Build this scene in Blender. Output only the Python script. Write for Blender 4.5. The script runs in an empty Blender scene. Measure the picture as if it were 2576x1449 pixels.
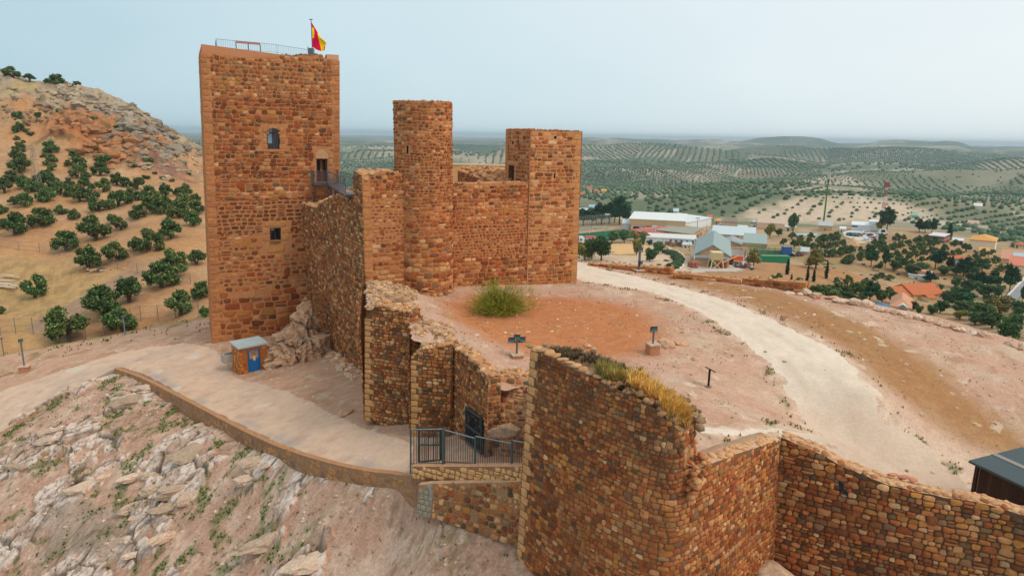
import bpy, math, random
import numpy as np
from mathutils import Matrix, Vector
R = math.radians
scene = bpy.context.scene
col = scene.collection

# ------------------------------------------------------------------ camera, sky, sun, exposure
PITCH, ROLL, FPX = 12.6, 1.0, 1717.0
cam_d = bpy.data.cameras.new('camera'); cam = bpy.data.objects.new('camera', cam_d); col.objects.link(cam)
cam_d.sensor_width = 36.0; cam_d.lens = 36.0 * FPX / 2576.0
cam_d.clip_start = 0.5; cam_d.clip_end = 40000
CM = Matrix.Rotation(R(90 - PITCH), 3, 'X') @ Matrix.Rotation(R(ROLL), 3, 'Z')
cam.matrix_world = CM.to_4x4()
scene.camera = cam
scene.render.resolution_x, scene.render.resolution_y = 1024, 575

SUN_EL, SUN_AZ = 52.0, 118.0          # azimuth clockwise from +Y (view direction): right, a little behind the camera
world = bpy.data.worlds.new('World'); scene.world = world; world.use_nodes = True
wn, wl = world.node_tree.nodes, world.node_tree.links
wn.clear()
out = wn.new('ShaderNodeOutputWorld'); bg = wn.new('ShaderNodeBackground'); bg.inputs[1].default_value = 0.1
sky = wn.new('ShaderNodeTexSky'); sky.sky_type = 'NISHITA'; sky.sun_disc = False
sky.sun_elevation = R(SUN_EL); sky.sun_rotation = R(SUN_AZ)
tc = wn.new('ShaderNodeTexCoord')
dot = wn.new('ShaderNodeVectorMath'); dot.operation = 'DOT_PRODUCT'
dot.inputs[1].default_value = (0.72, 0.10, 0.68)
cn = wn.new('ShaderNodeTexNoise'); cn.inputs['Scale'].default_value = 2.2; cn.inputs['Detail'].default_value = 4
cmap = wn.new('ShaderNodeMapping'); cmap.inputs['Scale'].default_value = (1, 1, 3.0)
cadd = wn.new('ShaderNodeMath'); cadd.operation = 'MULTIPLY_ADD'; cadd.inputs[1].default_value = 0.32
ramp = wn.new('ShaderNodeValToRGB')
ramp.color_ramp.elements[0].position = 0.0; ramp.color_ramp.elements[0].color = (0.45, 0.645, 0.74, 1)
ramp.color_ramp.elements[1].position = 0.86; ramp.color_ramp.elements[1].color = (0.90, 0.965, 0.985, 1)
e = ramp.color_ramp.elements.new(0.42); e.color = (0.66, 0.815, 0.875, 1)
wl.new(tc.outputs['Generated'], dot.inputs[0])
wl.new(tc.outputs['Generated'], cmap.inputs[0]); wl.new(cmap.outputs[0], cn.inputs['Vector'])
wl.new(cn.outputs[0], cadd.inputs[0])
mr = wn.new('ShaderNodeMapRange'); mr.inputs[1].default_value = -0.42; mr.inputs[2].default_value = 0.78
mr.inputs[3].default_value = -0.16; mr.inputs[4].default_value = 0.84
wl.new(dot.outputs['Value'], mr.inputs[0]); wl.new(mr.outputs[0], cadd.inputs[2])
wl.new(cadd.outputs[0], ramp.inputs[0])
sc = wn.new('ShaderNodeVectorMath'); sc.operation = 'SCALE'; sc.inputs['Scale'].default_value = 10.0
wl.new(ramp.outputs[0], sc.inputs[0])
mx = wn.new('ShaderNodeMix'); mx.data_type = 'RGBA'; mx.inputs[0].default_value = 0.93
wl.new(sky.outputs[0], mx.inputs[6]); wl.new(sc.outputs[0], mx.inputs[7])
wl.new(mx.outputs[2], bg.inputs[0]); wl.new(bg.outputs[0], out.inputs[0])

sun_d = bpy.data.lights.new('sun', 'SUN'); sun_d.energy = 1.5; sun_d.angle = R(24); sun_d.color = (1.0, 0.90, 0.76)
sun = bpy.data.objects.new('sun', sun_d); col.objects.link(sun)
sdir = Vector((math.sin(R(SUN_AZ)) * math.cos(R(SUN_EL)), math.cos(R(SUN_AZ)) * math.cos(R(SUN_EL)), math.sin(R(SUN_EL))))
sun.rotation_euler = sdir.to_track_quat('Z', 'Y').to_euler(); sun.location = (60, -40, 80)
vs = scene.view_settings; vs.view_transform = 'Standard'; vs.look = 'None'; vs.gamma = 1.0; vs.exposure = 0.0
vs.use_curve_mapping = False
HAZE = 1.4e-4
GK = 0.80                              # ground albedo scale

# ------------------------------------------------------------------ helpers
CMn = np.array(CM)
def ray(px, py):
    d = CMn @ np.array([(px - 1288.0) / FPX, -(py - 724.5) / FPX, -1.0])
    return d / d[1]                       # unit step in world y
def pt(px, py, y=None, z=None):
    d = ray(px, py)
    return d * y if y is not None else d * (z / d[2])

def srgb(r, g, b, k=1.0):
    c = np.array([r, g, b], float) / 255.0
    return np.where(c <= 0.04045, c / 12.92, ((c + 0.055) / 1.055) ** 2.4) * k

# gradient noise (numpy)
_perm = np.random.RandomState(7).permutation(512)
_gr = np.random.RandomState(8).uniform(0, 2 * np.pi, 512)
_gx, _gy = np.cos(_gr), np.sin(_gr)
def pnoise(x, y):
    x = np.asarray(x, float); y = np.asarray(y, float)
    xi = np.floor(x).astype(int); yi = np.floor(y).astype(int)
    xf = x - xi; yf = y - yi
    u = xf * xf * xf * (xf * (xf * 6 - 15) + 10); v = yf * yf * yf * (yf * (yf * 6 - 15) + 10)
    def g(ix, iy, fx, fy):
        h = _perm[(_perm[ix & 511] + iy) & 511]
        return _gx[h] * fx + _gy[h] * fy
    a = g(xi, yi, xf, yf); b = g(xi + 1, yi, xf - 1, yf); c = g(xi, yi + 1, xf, yf - 1); d = g(xi + 1, yi + 1, xf - 1, yf - 1)
    return (a + (b - a) * u) + ((c + (d - c) * u) - (a + (b - a) * u)) * v
def fbm(x, y, s=1.0, o=4, seed=0.0):
    t = 0; a = 1.0; f = 1.0 / s
    for i in range(o):
        t = t + a * pnoise(x * f + 17.3 * i + seed * 31.7, y * f - 9.1 * i + seed * 13.1); a *= 0.5; f *= 2.03
    return t
def ridged(x, y, s=1.0, o=4, seed=0.0):     # 0..1, creased
    w_ = 0; t = 0; a = 1.0; f = 1.0 / s
    for i in range(o):
        t = t + a * (1 - 2 * np.abs(pnoise(x * f + 11.3 * i + seed * 31.7, y * f + 5.1 * i + seed * 13.1))); w_ = w_ + a; a *= 0.5; f *= 2.1
    return t / w_
def worley(x, y, s=1.0, seed=0):          # nearest-point cells: F2-F1, a random value per cell and the offset from the cell's point
    x = np.asarray(x, float) / s + 31.7 * seed; y = np.asarray(y, float) / s - 17.1 * seed; xi = np.floor(x).astype(int); yi = np.floor(y).astype(int)
    f1 = np.full(x.shape, 9.0); f2 = f1.copy(); cid = np.zeros(x.shape); ox = np.zeros(x.shape); oy = np.zeros(x.shape)
    for i in (-1, 0, 1):
        for j in (-1, 0, 1):
            h = _perm[(_perm[(xi + i) & 511] + yi + j) & 511]; px_ = xi + i + (h * 0.61803) % 1; py_ = yi + j + (h * 0.75488) % 1; d = np.hypot(x - px_, y - py_)
            n = d < f1; f2 = np.where(n, f1, np.minimum(f2, d)); f1 = np.where(n, d, f1); cid = np.where(n, (h * 0.41421) % 1, cid); ox = np.where(n, x - px_, ox); oy = np.where(n, y - py_, oy)
    return f2 - f1, cid, ox, oy
def sstep(a, b, x):
    t = np.clip((x - a) / (b - a), 0, 1); return t * t * (3 - 2 * t)
def lerp(a, b, t):
    t = np.asarray(t)[..., None]; return a * (1 - t) + b * t

class TPS:                                # thin plate height surface through control points
    def __init__(s, pts, lam=0.0):
        P = np.array(pts, float); s.P = P[:, :2]; s.sc = 30.0; n = len(P)
        K = s.k(s.P[:, None] - s.P[None]); K += np.eye(n) * lam
        A = np.zeros((n + 3, n + 3)); A[:n, :n] = K; A[:n, n] = 1; A[:n, n + 1:] = s.P / s.sc; A[n:, :n] = A[:n, n:].T
        s.w = np.linalg.solve(A, np.r_[P[:, 2], 0, 0, 0])
    def k(s, d):
        r2 = (d ** 2).sum(-1) / s.sc ** 2
        return np.where(r2 > 1e-12, 0.5 * r2 * np.log(r2 + 1e-12), 0)
    def __call__(s, x, y):
        x = np.asarray(x, float); sh = x.shape; q = np.stack([x.ravel(), np.asarray(y, float).ravel()], 1)
        o = np.empty(len(q)); n = len(s.P)
        for i in range(0, len(q), 20000):
            b = q[i:i + 20000]
            o[i:i + 20000] = s.k(b[:, None] - s.P[None]) @ s.w[:n] + s.w[n] + (b / s.sc) @ s.w[n + 1:]
        return o.reshape(sh)

def inpoly(x, y, poly):
    x = np.asarray(x, float); y = np.asarray(y, float); r = np.zeros(x.shape, bool); n = len(poly)
    for i in range(n):
        x1, y1 = poly[i][:2]; x2, y2 = poly[(i + 1) % n][:2]
        if y1 == y2: continue
        c = ((y1 > y) != (y2 > y)) & (x < (x2 - x1) * (y - y1) / (y2 - y1) + x1); r ^= c
    return r
def dseg(x, y, line):                     # distance to a polyline and signed side (+ left of travel)
    best = np.full(np.shape(x), 1e9); side = np.zeros(np.shape(x))
    for a, b in zip(line[:-1], line[1:]):
        ax, ay = a[:2]; bx, by = b[:2]; dx, dy = bx - ax, by - ay; L = dx * dx + dy * dy + 1e-9
        t = np.clip(((x - ax) * dx + (y - ay) * dy) / L, 0, 1)
        d = np.hypot(x - ax - t * dx, y - ay - t * dy); s = np.sign(dx * (y - ay) - dy * (x - ax))
        m = d < best; best = np.where(m, d, best); side = np.where(m, s, side)
    return best, side

def tag(o, label=None, cat=None, group=None, kind=None):
    if label: o['label'] = label
    if cat: o['category'] = cat
    if group: o['group'] = group
    if kind: o['kind'] = kind
    return o
ORG = {}
def thing(name, label, cat, loc=(0, 0, 0), group=None):
    o = bpy.data.objects.new(name, None); o.empty_display_size = 0.3; col.objects.link(o); o.location = tuple(float(v) for v in loc)
    ORG[o.name] = np.array(loc, float)
    return tag(o, label, cat, group)

class MB:
    def __init__(s): s.V = []; s.C = []; s.F = []; s.n = 0
    def add(s, v, f, c, mat=0):
        v = np.asarray(v, float).reshape(-1, 3); c = np.asarray(c, float)
        if c.ndim == 1: c = np.tile(c, (len(v), 1))
        s.V.append(v); s.C.append(c)
        if not isinstance(f, list): f = [f]
        for g in f:
            g = np.asarray(g, int)
            if g.ndim == 1: g = g[None]
            s.F.append((g + s.n, mat))
        s.n += len(v); return s
    def box(s, c, size, rz=0.0, colr=(.5, .5, .5), mat=0, u=None, tilt=None):
        hx, hy, hz = np.array(size) / 2.0
        v = np.array([[x, y, z] for z in (-hz, hz) for y in (-hy, hy) for x in (-hx, hx)])
        if tilt is not None: v = v @ np.array(Matrix.Rotation(tilt[0], 3, tilt[1])).T
        ca, sa = (math.cos(rz), math.sin(rz)) if u is None else (u[0], u[1])
        v = np.stack([v[:, 0] * ca - v[:, 1] * sa, v[:, 0] * sa + v[:, 1] * ca, v[:, 2]], 1) + np.array(c)
        f = np.array([[0, 2, 3, 1], [4, 5, 7, 6], [0, 1, 5, 4], [2, 6, 7, 3], [0, 4, 6, 2], [1, 3, 7, 5]])
        return s.add(v, f, colr, mat)
    def tube(s, p0, p1, r, colr=(.2, .2, .2), seg=8, r1=None, mat=0):
        p0 = np.array(p0, float); p1 = np.array(p1, float); r1 = r if r1 is None else r1
        d = p1 - p0; d = d / (np.linalg.norm(d) + 1e-9)
        a = np.cross(d, [0, 0, 1.0] if abs(d[2]) < .9 else [1.0, 0, 0]); a /= np.linalg.norm(a); b = np.cross(d, a)
        t = np.arange(seg) * 2 * np.pi / seg
        ring = np.cos(t)[:, None] * a + np.sin(t)[:, None] * b
        v = np.concatenate([p0 + ring * r, p1 + ring * r1])
        i = np.arange(seg); j = (i + 1) % seg
        return s.add(v, [np.stack([i, j, j + seg, i + seg], 1), i[::-1][None], (i + seg)[None]], colr, mat)
    def loft(s, rings, colr, mat=0, cap=True):
        rings = [np.asarray(r, float) for r in rings]; k = len(rings[0]); v = np.concatenate(rings); f = []
        i = np.arange(k); j = (i + 1) % k
        for q in range(len(rings) - 1): f.append(np.stack([i, j, j + k, i + k], 1) + q * k)
        fl = [np.concatenate(f)]
        if cap: fl += [i[::-1][None], (i + k * (len(rings) - 1))[None]]
        return s.add(v, fl, colr, mat)
    def poly(s, p, colr, mat=0): return s.add(p, np.arange(len(p))[None], colr, mat)
    def prism(s, p, h, colr, mat=0):        # plan outline (n,3) extruded up by h
        p = np.asarray(p, float); return s.loft([p, p + np.array([0, 0, h])], colr, mat)
    def build(s, name, mats, parent=None, smooth=False, **tg):
        V = np.concatenate(s.V); C = np.concatenate(s.C)
        if parent is not None:
            top = parent
            while top.parent is not None: top = top.parent
            V = V - ORG.get(top.name, np.zeros(3))
        me = bpy.data.meshes.new(name); me.vertices.add(len(V)); me.vertices.foreach_set('co', V.astype(np.float32).ravel())
        lt = np.concatenate([np.full(len(f), f.shape[1], np.int32) for f, m in s.F]); ls = np.r_[0, np.cumsum(lt)[:-1]].astype(np.int32)
        li = np.concatenate([f.ravel() for f, m in s.F]).astype(np.int32); mi = np.concatenate([np.full(len(f), m, np.int32) for f, m in s.F])
        me.loops.add(len(li)); me.loops.foreach_set('vertex_index', li)
        me.polygons.add(len(lt)); me.polygons.foreach_set('loop_start', ls); me.polygons.foreach_set('loop_total', lt)
        me.polygons.foreach_set('material_index', mi); me.polygons.foreach_set('use_smooth', np.full(len(lt), bool(smooth)))
        me.update(calc_edges=True)
        ca = me.color_attributes.new('Col', 'FLOAT_COLOR', 'POINT')
        ca.data.foreach_set('color', np.c_[C, np.ones(len(C))].astype(np.float32).ravel())
        for m in (mats if isinstance(mats, (list, tuple)) else [mats]): me.materials.append(m)
        o = bpy.data.objects.new(name, me); col.objects.link(o)
        if parent is not None: o.parent = parent
        tag(o, **tg); return o

# ------------------------------------------------------------------ materials (colour from the mesh's own attribute, procedural grain on top)
def material(name, rough=0.9, scale=6.0, amt=0.25, bump=0.3, bscale=None, spec=0.2, metal=0.0, detail=6.0, fine=None, famt=0.3):
    m = bpy.data.materials.new(name); m.use_nodes = True; nt = m.node_tree; n, l = nt.nodes, nt.links
    b = n['Principled BSDF']; b.inputs['Roughness'].default_value = rough; b.inputs['Metallic'].default_value = metal
    b.inputs['Specular IOR Level'].default_value = spec
    at = n.new('ShaderNodeAttribute'); at.attribute_name = 'Col'
    geo = n.new('ShaderNodeTexCoord')
    nz = n.new('ShaderNodeTexNoise'); nz.inputs['Scale'].default_value = scale; nz.inputs['Detail'].default_value = detail; nz.inputs['Roughness'].default_value = 0.65
    l.new(geo.outputs['Object'], nz.inputs['Vector'])
    mp = n.new('ShaderNodeMapRange'); mp.inputs[1].default_value = 0.25; mp.inputs[2].default_value = 0.75
    mp.inputs[3].default_value = 1 - amt; mp.inputs[4].default_value = 1 + amt
    l.new(nz.outputs[0], mp.inputs[0])
    vm = n.new('ShaderNodeVectorMath'); vm.operation = 'SCALE'
    sc_out = mp.outputs[0]
    if fine:
        n2 = n.new('ShaderNodeTexNoise'); n2.inputs['Scale'].default_value = fine; n2.inputs['Detail'].default_value = 5; n2.inputs['Roughness'].default_value = 0.75
        l.new(geo.outputs['Object'], n2.inputs['Vector']); m2 = n.new('ShaderNodeMapRange'); m2.inputs[1].default_value = 0.32; m2.inputs[2].default_value = 0.68; m2.inputs[3].default_value = 1 - famt; m2.inputs[4].default_value = 1 + famt * .8
        l.new(n2.outputs[0], m2.inputs[0]); mm = n.new('ShaderNodeMath'); mm.operation = 'MULTIPLY'; l.new(mp.outputs[0], mm.inputs[0]); l.new(m2.outputs[0], mm.inputs[1]); sc_out = mm.outputs[0]
    l.new(at.outputs['Color'], vm.inputs[0]); l.new(sc_out, vm.inputs['Scale'])
    l.new(vm.outputs[0], b.inputs['Base Color'])
    if bump:
        bz = n.new('ShaderNodeTexNoise'); bz.inputs['Scale'].default_value = bscale or scale * 1.7; bz.inputs['Detail'].default_value = 8
        bz.inputs['Roughness'].default_value = 0.7
        l.new(geo.outputs['Object'], bz.inputs['Vector'])
        bm = n.new('ShaderNodeBump'); bm.inputs['Strength'].default_value = bump; bm.inputs['Distance'].default_value = 0.05
        l.new(bz.outputs[0], bm.inputs['Height']); l.new(bm.outputs[0], b.inputs['Normal'])
    return m
M_STONE = material('masonry_stone', 0.92, 7.0, 0.26, 0.6, 14.0, fine=26.0, famt=0.2)
M_MORTAR = material('lime_mortar', 0.95, 5.0, 0.22, 0.5, 18.0)
M_GROUND = material('dry_ground', 0.97, 1.7, 0.14, 0.6, 5.0, detail=9, fine=9.0, famt=0.24)
M_FIELD = material('field_soil', 0.97, 0.22, 0.16, 0.0, detail=10, fine=1.3, famt=0.2)
M_ROCK = material('limestone', 0.93, 2.2, 0.18, 0.9, 5.0, detail=9, fine=9.0, famt=0.28)
M_ROAD = material('gravel', 0.95, 0.8, 0.07, 0.3, 9.0, detail=9, fine=7.0, famt=0.10)
M_CONC = material('concrete', 0.85, 0.9, 0.12, 0.15, 12.0, fine=6.0, famt=0.10)
M_PLASTER = material('render_coat', 0.9, 1.5, 0.08, 0.1, 20.0)
M_METAL = material('painted_metal', 0.45, 3.0, 0.10, 0.0, spec=0.4)
M_STEEL = material('galvanised_steel', 0.5, 8.0, 0.15, 0.0, metal=0.3)
M_WOOD = material('stained_wood', 0.7, 12.0, 0.3, 0.2, 30.0)
M_LEAF = material('foliage', 0.75, 1.2, 0.22, 0.0, spec=0.15)
def per_tree(m):                           # every tree its own shade of green
    nt = m.node_tree; n, l = nt.nodes, nt.links; b = n['Principled BSDF']; src = b.inputs['Base Color'].links[0].from_socket
    oi = n.new('ShaderNodeObjectInfo'); hs = n.new('ShaderNodeHueSaturation'); a = n.new('ShaderNodeMapRange'); a.inputs[3].default_value = 0.78; a.inputs[4].default_value = 1.34
    h = n.new('ShaderNodeMapRange'); h.inputs[3].default_value = 0.475; h.inputs[4].default_value = 0.51; s2 = n.new('ShaderNodeMath'); s2.operation = 'FRACT'; s3 = n.new('ShaderNodeMath'); s3.operation = 'MULTIPLY'; s3.inputs[1].default_value = 7.31
    l.new(oi.outputs['Random'], a.inputs[0]); l.new(oi.outputs['Random'], s3.inputs[0]); l.new(s3.outputs[0], s2.inputs[0]); l.new(s2.outputs[0], h.inputs[0])
    l.new(a.outputs[0], hs.inputs['Value']); l.new(h.outputs[0], hs.inputs['Hue']); l.new(src, hs.inputs['Color']); hs.inputs['Saturation'].default_value = 0.92; l.new(hs.outputs[0], b.inputs['Base Color'])
per_tree(M_LEAF)
M_GRASS = material('dry_grass', 0.85, 3.0, 0.2, 0.0, spec=0.1)
M_BARK = material('bark', 0.95, 8.0, 0.3, 0.4)
M_TILE = material('roof_tile', 0.85, 2.0, 0.18, 0.2, 8.0)
M_CLOTH = material('cloth', 0.8, 2.0, 0.04, 0.0)
M_GLASS = material('window_glass', 0.08, 1.0, 0.05, 0.0, spec=0.6)
M_PAINT = material('vehicle_paint', 0.3, 2.0, 0.03, 0.0, spec=0.5)
M_WATER = material('pool_water', 0.1, 2.0, 0.08, 0.0, spec=0.5)
# ------------------------------------------------------------------ terrain heights
def zp(px, py, z): return tuple(pt(px, py, z=z))
def yp(px, py, y): return tuple(pt(px, py, y=y))
# upper courtyard
C1 = [zp(1449, 712, -10.5), zp(1290, 716, -10.3), zp(1135, 724, -10.1), zp(1080, 742, -10.2), zp(1030, 735, -9.6), zp(1000, 715, -8.9), zp(930, 712, -8.7),
      yp(935, 775, 34.0), yp(1010, 770, 34.2), yp(1045, 850, 30.6), yp(1125, 860, 31.0),
      zp(1250, 800, -10.2), zp(1150, 800, -10.0), zp(1400, 880, -10.4), zp(1500, 790, -10.3), zp(1640, 890, -10.4), zp(1783, 972, -10.6), zp(1740, 1135, -10.0), zp(1965, 1088, -10.8),
      zp(2200, 1000, -11.3), zp(2150, 1120, -11.2), zp(2250, 1180, -11.6), (15, 25.0, -13.2), (18, 23, -13.4), (12.6, 22.0, -11.8), (14, 28.4, -12.4), (20, 29, -13.0),
      zp(2576, 1000, -12.3), zp(2576, 870, -11.7), zp(2300, 795, -11.1), zp(2040, 745, -10.9), zp(1860, 715, -10.8), zp(1690, 692, -10.8), zp(1460, 665, -10.8), zp(1500, 660, -10.9),
      (-6, 55, -10.4), (4, 62, -11), (35, 30, -12.8), (45, 45, -12.5), (0.6, 27.2, -10.4), (2.5, 24, -10.3), (4, 21.5, -10.2), (60, 60, -13), (-12, 60, -10)]
T1 = TPS(C1, 0.0005)
EDGE1 = [pt(1405, 650, z=-10.9)[:2], pt(1440, 656, z=-10.9)[:2], pt(1500, 665, z=-10.9)[:2], pt(1690, 687, z=-10.9)[:2], pt(1860, 708, z=-10.9)[:2], pt(2035, 739, z=-10.9)[:2],
         pt(2300, 788, z=-11.1)[:2], pt(2576, 866, z=-11.7)[:2], pt(2800, 930, z=-12.2)[:2], pt(3300, 1080, z=-13)[:2]]
def Z1(x, y, noise=True):
    z = T1(x, y); d, s = dseg(x, y, EDGE1); out_ = np.where(s > 0, d, 0)
    z = z - np.where(out_ > 1.2, (out_ - 1.2) * 0.62, 0) - 0.1 * np.minimum(out_, 1.2)
    if noise: z = z + 0.10 * fbm(x, y, 3.2, 4, 1) + 0.05 * fbm(x, y, 0.7, 3, 2)
    return z
# upper left: concrete track, hut apron, shoulder of the hill
C2P = [zp(637, 945, -17.0), zp(680, 900, -16.9), zp(535, 865, -17.0), zp(770, 860, -16.3), zp(915, 942, -15.5), zp(850, 900, -15.9), zp(917, 1024, -15.0), zp(1025, 1015, -14.8), zp(1033, 1100, -14.0),
       zp(1133, 1090, -13.8), zp(1033, 1180, -13.3), zp(1200, 1140, -13.0), zp(1300, 1150, -12.9), zp(1300, 1090, -12.7), zp(1090, 1203, -13.6), zp(1000, 1198, -14.3), zp(850, 1170, -15.0), zp(700, 1123, -15.8), zp(560, 1053, -16.8),
       zp(430, 983, -17.3), zp(300, 928, -17.75), zp(180, 985, -18.9), zp(60, 1050, -20.0), zp(0, 1085, -20.6), zp(-150, 1180, -22.3), zp(0, 985, -20.6), zp(0, 900, -20.6), zp(200, 862, -19.6), zp(350, 832, -18.6),
       zp(525, 802, -17.3), zp(450, 880, -17.6), zp(250, 920, -18.6), zp(-200, 1000, -22.4), (-20, 60, -17), (-10, 50, -16)]
T2P = TPS(C2P, 0.0005)
EDGE2 = [zp(-400, 960, -22)[:2], zp(0, 897, -20.6)[:2], zp(200, 861, -19.6)[:2], zp(350, 831, -18.6)[:2], zp(525, 801, -17.3)[:2], (-18, 66), (0, 68)]
def Z2P(x, y, noise=True):
    z = T2P(x, y); d, s = dseg(x, y, EDGE2); z = z - np.where(s > 0, np.maximum(d - 0.6, 0) * 0.6, 0)
    if noise: z = z + 0.06 * fbm(x, y, 3.0, 3, 3) + 0.025 * fbm(x, y, 0.8, 3, 4)
    return z
# rocky slope in front
C2 = [zp(310, 942, -17.9), zp(440, 1001, -17.95), zp(560, 1076, -17.3), zp(700, 1151, -16.3), zp(850, 1197, -15.6), zp(1000, 1241, -15.0), zp(1090, 1247, -14.55), zp(1300, 1262, -14.2),
      zp(180, 990, -19.0), zp(60, 1055, -20.1), zp(0, 1090, -20.7), zp(-150, 1185, -22.4), zp(0, 1250, -22.0), zp(0, 1449, -24.0), zp(640, 1449, -19.2), zp(300, 1449, -21.8), zp(300, 1200, -19.9),
      zp(1000, 1449, -17.1), zp(1300, 1449, -15.7), zp(1000, 1330, -16.3), zp(650, 1280, -18.2), zp(450, 1150, -18.6), zp(250, 1080, -19.3), zp(-300, 1449, -26.5),
      (-6, 17, -18.5), (2, 19.5, -15.6), (8, 17, -15.5), (-20, 22, -22), (14, 20, -16.5), (12, 26, -16), (-15, 40, -18.2), (-25, 55, -19), (0, 32, -15.5), (9.6, 21.4, -16.2)]
T2 = TPS(C2, 0.0005)
SLABW = [(0, 0), (1, 0), (0, 1)]
def rockmask(x, y):
    a = -0.62; xr = x * math.cos(a) - y * math.sin(a); yr = x * math.sin(a) + y * math.cos(a)
    zone = sstep(-3.0, -12.0, x + 0.18 * (y - 30))
    n = fbm(xr * 0.55, yr, 3.4, 5, 5) + 0.30 * fbm(x, y, 0.9, 4, 6)
    m = sstep(0.0, 0.14, n + 0.36 * zone - 0.36)
    return m, n, xr, yr
def rockdetail(x, y, xr, yr):
    wx = xr * 0.8 + 0.25 * fbm(x, y, 1.2, 3, 88); wy = yr + 0.25 * fbm(x, y, 1.2, 3, 89)
    e1, c1, ox1, oy1 = worley(wx, wy, 1.5, 1); e2, c2, ox2, oy2 = worley(wx, wy, 0.62, 2)
    return e1, c1, ox1, oy1, e2, c2, ox2, oy2
def Z2(x, y, noise=True):
    z = T2(x, y)
    if noise:
        m, n, xr, yr = rockmask(x, y); e1, c1, ox1, oy1, e2, c2, ox2, oy2 = rockdetail(x, y, xr, yr)
        dw = np.minimum(dseg(x, y, RAMP_BASE)[0], 2.0) / 2.0
        sl = poly_soft(x, y, SLABW, 0.8, 0.3 * n)
        blk = 0.16 + 0.5 * c1 + 0.7 * (c1 - .5) * ox1 + 0.6 * (c2 - .4) * oy1 - 0.30 * sstep(0.12, 0.0, e1) + (0.16 * c2 - 0.09 * sstep(0.12, 0.0, e2)) + 0.25 * oy2 * (c1 - .3)
        z = z + dw * ((m * blk) * .66 * (1 - .8 * sl) + sl * (.5 + .1 * fbm(xr * .4, yr, 1.2, 4, 17)) + 0.12 * fbm(x, y, 2.4, 4, 7) + 0.05 * fbm(x, y, 0.5, 4, 8))
    return z
RAMP_TOP = [zp(297, 926, -17.75), zp(360, 948, -17.55), zp(430, 983, -17.3), zp(500, 1020, -17.05), zp(560, 1053, -16.8), zp(630, 1090, -16.3), zp(700, 1123, -15.8), zp(775, 1150, -15.4), zp(850, 1172, -15.0),
            zp(925, 1188, -14.65), zp(1000, 1198, -14.3), zp(1050, 1204, -13.9), zp(1095, 1207, -13.6)]
RAMP_BASE = [(p[0], p[1]) for p in RAMP_TOP]
# olive hill to the left, valley, town floor, far plain
C3 = [(px, py, y) for px, py, y in [
    (0, 800, 85), (120, 765, 92), (300, 780, 84), (500, 790, 78), (0, 700, 101), (250, 690, 101), (480, 690, 96), (0, 600, 119), (250, 600, 119), (480, 600, 113), (0, 500, 139),
    (250, 520, 136), (500, 540, 131), (0, 420, 157), (250, 450, 157), (400, 480, 151), (500, 468, 165), (0, 300, 185), (150, 350, 176), (300, 405, 171), (400, 430, 172), (480, 420, 190),
    (180, 315, 187), (300, 325, 184), (380, 370, 182), (100, 232, 207), (250, 266, 207), (350, 318, 206), (430, 385, 204), (0, 175, 236), (60, 200, 230), (190, 218, 220), (250, 235, 216),
    (330, 282, 214), (400, 342, 213), (470, 387, 213), (520, 398, 213), (-200, 120, 240), (-200, 300, 185), (-200, 500, 140), (-200, 700, 105),
    (1500, 640, 188), (1600, 640, 190), (1600, 690, 150), (1790, 668, 230), (1850, 612, 300), (1650, 586, 330), (1480, 590, 300), (2200, 600, 297), (2150, 634, 240), (2310, 760, 190), (2260, 788, 160), (2550, 750, 185),
    (2550, 690, 220), (2470, 630, 290), (2350, 609, 282), (2290, 577, 315), (2300, 660, 232), (2100, 712, 152), (1980, 694, 166), (2150, 690, 180), (2500, 800, 118), (2576, 860, 96), (2300, 840, 112), (1900, 760, 112), (2200, 640, 250), (2420, 700, 215),
    (1900, 560, 420), (2100, 575, 370), (2400, 570, 430), (2000, 640, 240), (2030, 600, 300)]]
C3 = [tuple(pt(a, b, y=c)) for a, b, c in C3]
for p in [(-75, 52, -26), (-60, 70, -25), (-45, 78, -25.5), (-20, 85, -26), (0, 90, -28), (25, 95, -30), (60, 85, -33), (75, 60, -34), (0, 40, -34), (20, 30, -36), (-40, 30, -34), (80, 30, -38), (-90, 40, -28), (-20, 130, -30), (0, 180, -38), (-30, 260, -44),
          (-75, 300, -46), (-110, 330, -50), (-150, 330, -46), (-230, 330, -40), (-120, 420, -56), (0, 300, -46), (0, 420, -50), (150, 560, -50), (-300, 420, -45), (300, 560, -50), (450, 500, -48), (300, 330, -45), (260, 200, -44), (170, 100, -40), (420, 300, -46), (-190, 120, -14), (-260, 200, 6), (-260, 260, 10)]:
    C3.append(p)
T3 = TPS(C3, 0.0008)
def far_z(x, y):
    r = np.hypot(x, y)
    base = np.interp(r, [300, 500, 800, 1400, 2200, 3500, 5500, 9000, 14000], [-46, -50, -64, -70, -66, -58, -52, -58, -80])
    amp = np.interp(r, [350, 700, 1500, 3000, 6000, 14000], [0, 24, 50, 54, 50, 45])
    n = fbm(x * 0.75, y, 470, 3, 21) * 1.15 + 0.9 * ridged(x * 0.7, y, 900, 3, 22) - 0.5
    z = base + amp * n
    z = np.where(z > -24, -24 + (z + 24) * .3, z)
    # pale hill behind the masts and far blue hills on the skyline
    z = z + 26 * np.exp(-(((x - 205) / 110) ** 2 + ((y - 470) / 60) ** 2))
    for cx, cy, hh, w in [(2170, 5200, 40, 300), (1700, 5300, 28, 520), (2900, 5200, 38, 240), (2650, 5300, 22, 160), (3200, 5200, 28, 150), (700, 5600, 26, 500), (-900, 6200, 30, 900), (-1900, 5000, 14, 800), (4900, 5200, 14, 900)]:
        z = z + hh * np.exp(-(((x - cx) / w) ** 2 + ((y - cy) / 500.0) ** 2))
    return z
def cliffm(x, y):
    d, s = dseg(x, y, CLIFF); return np.exp(-(d / 15.0) ** 2)
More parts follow.
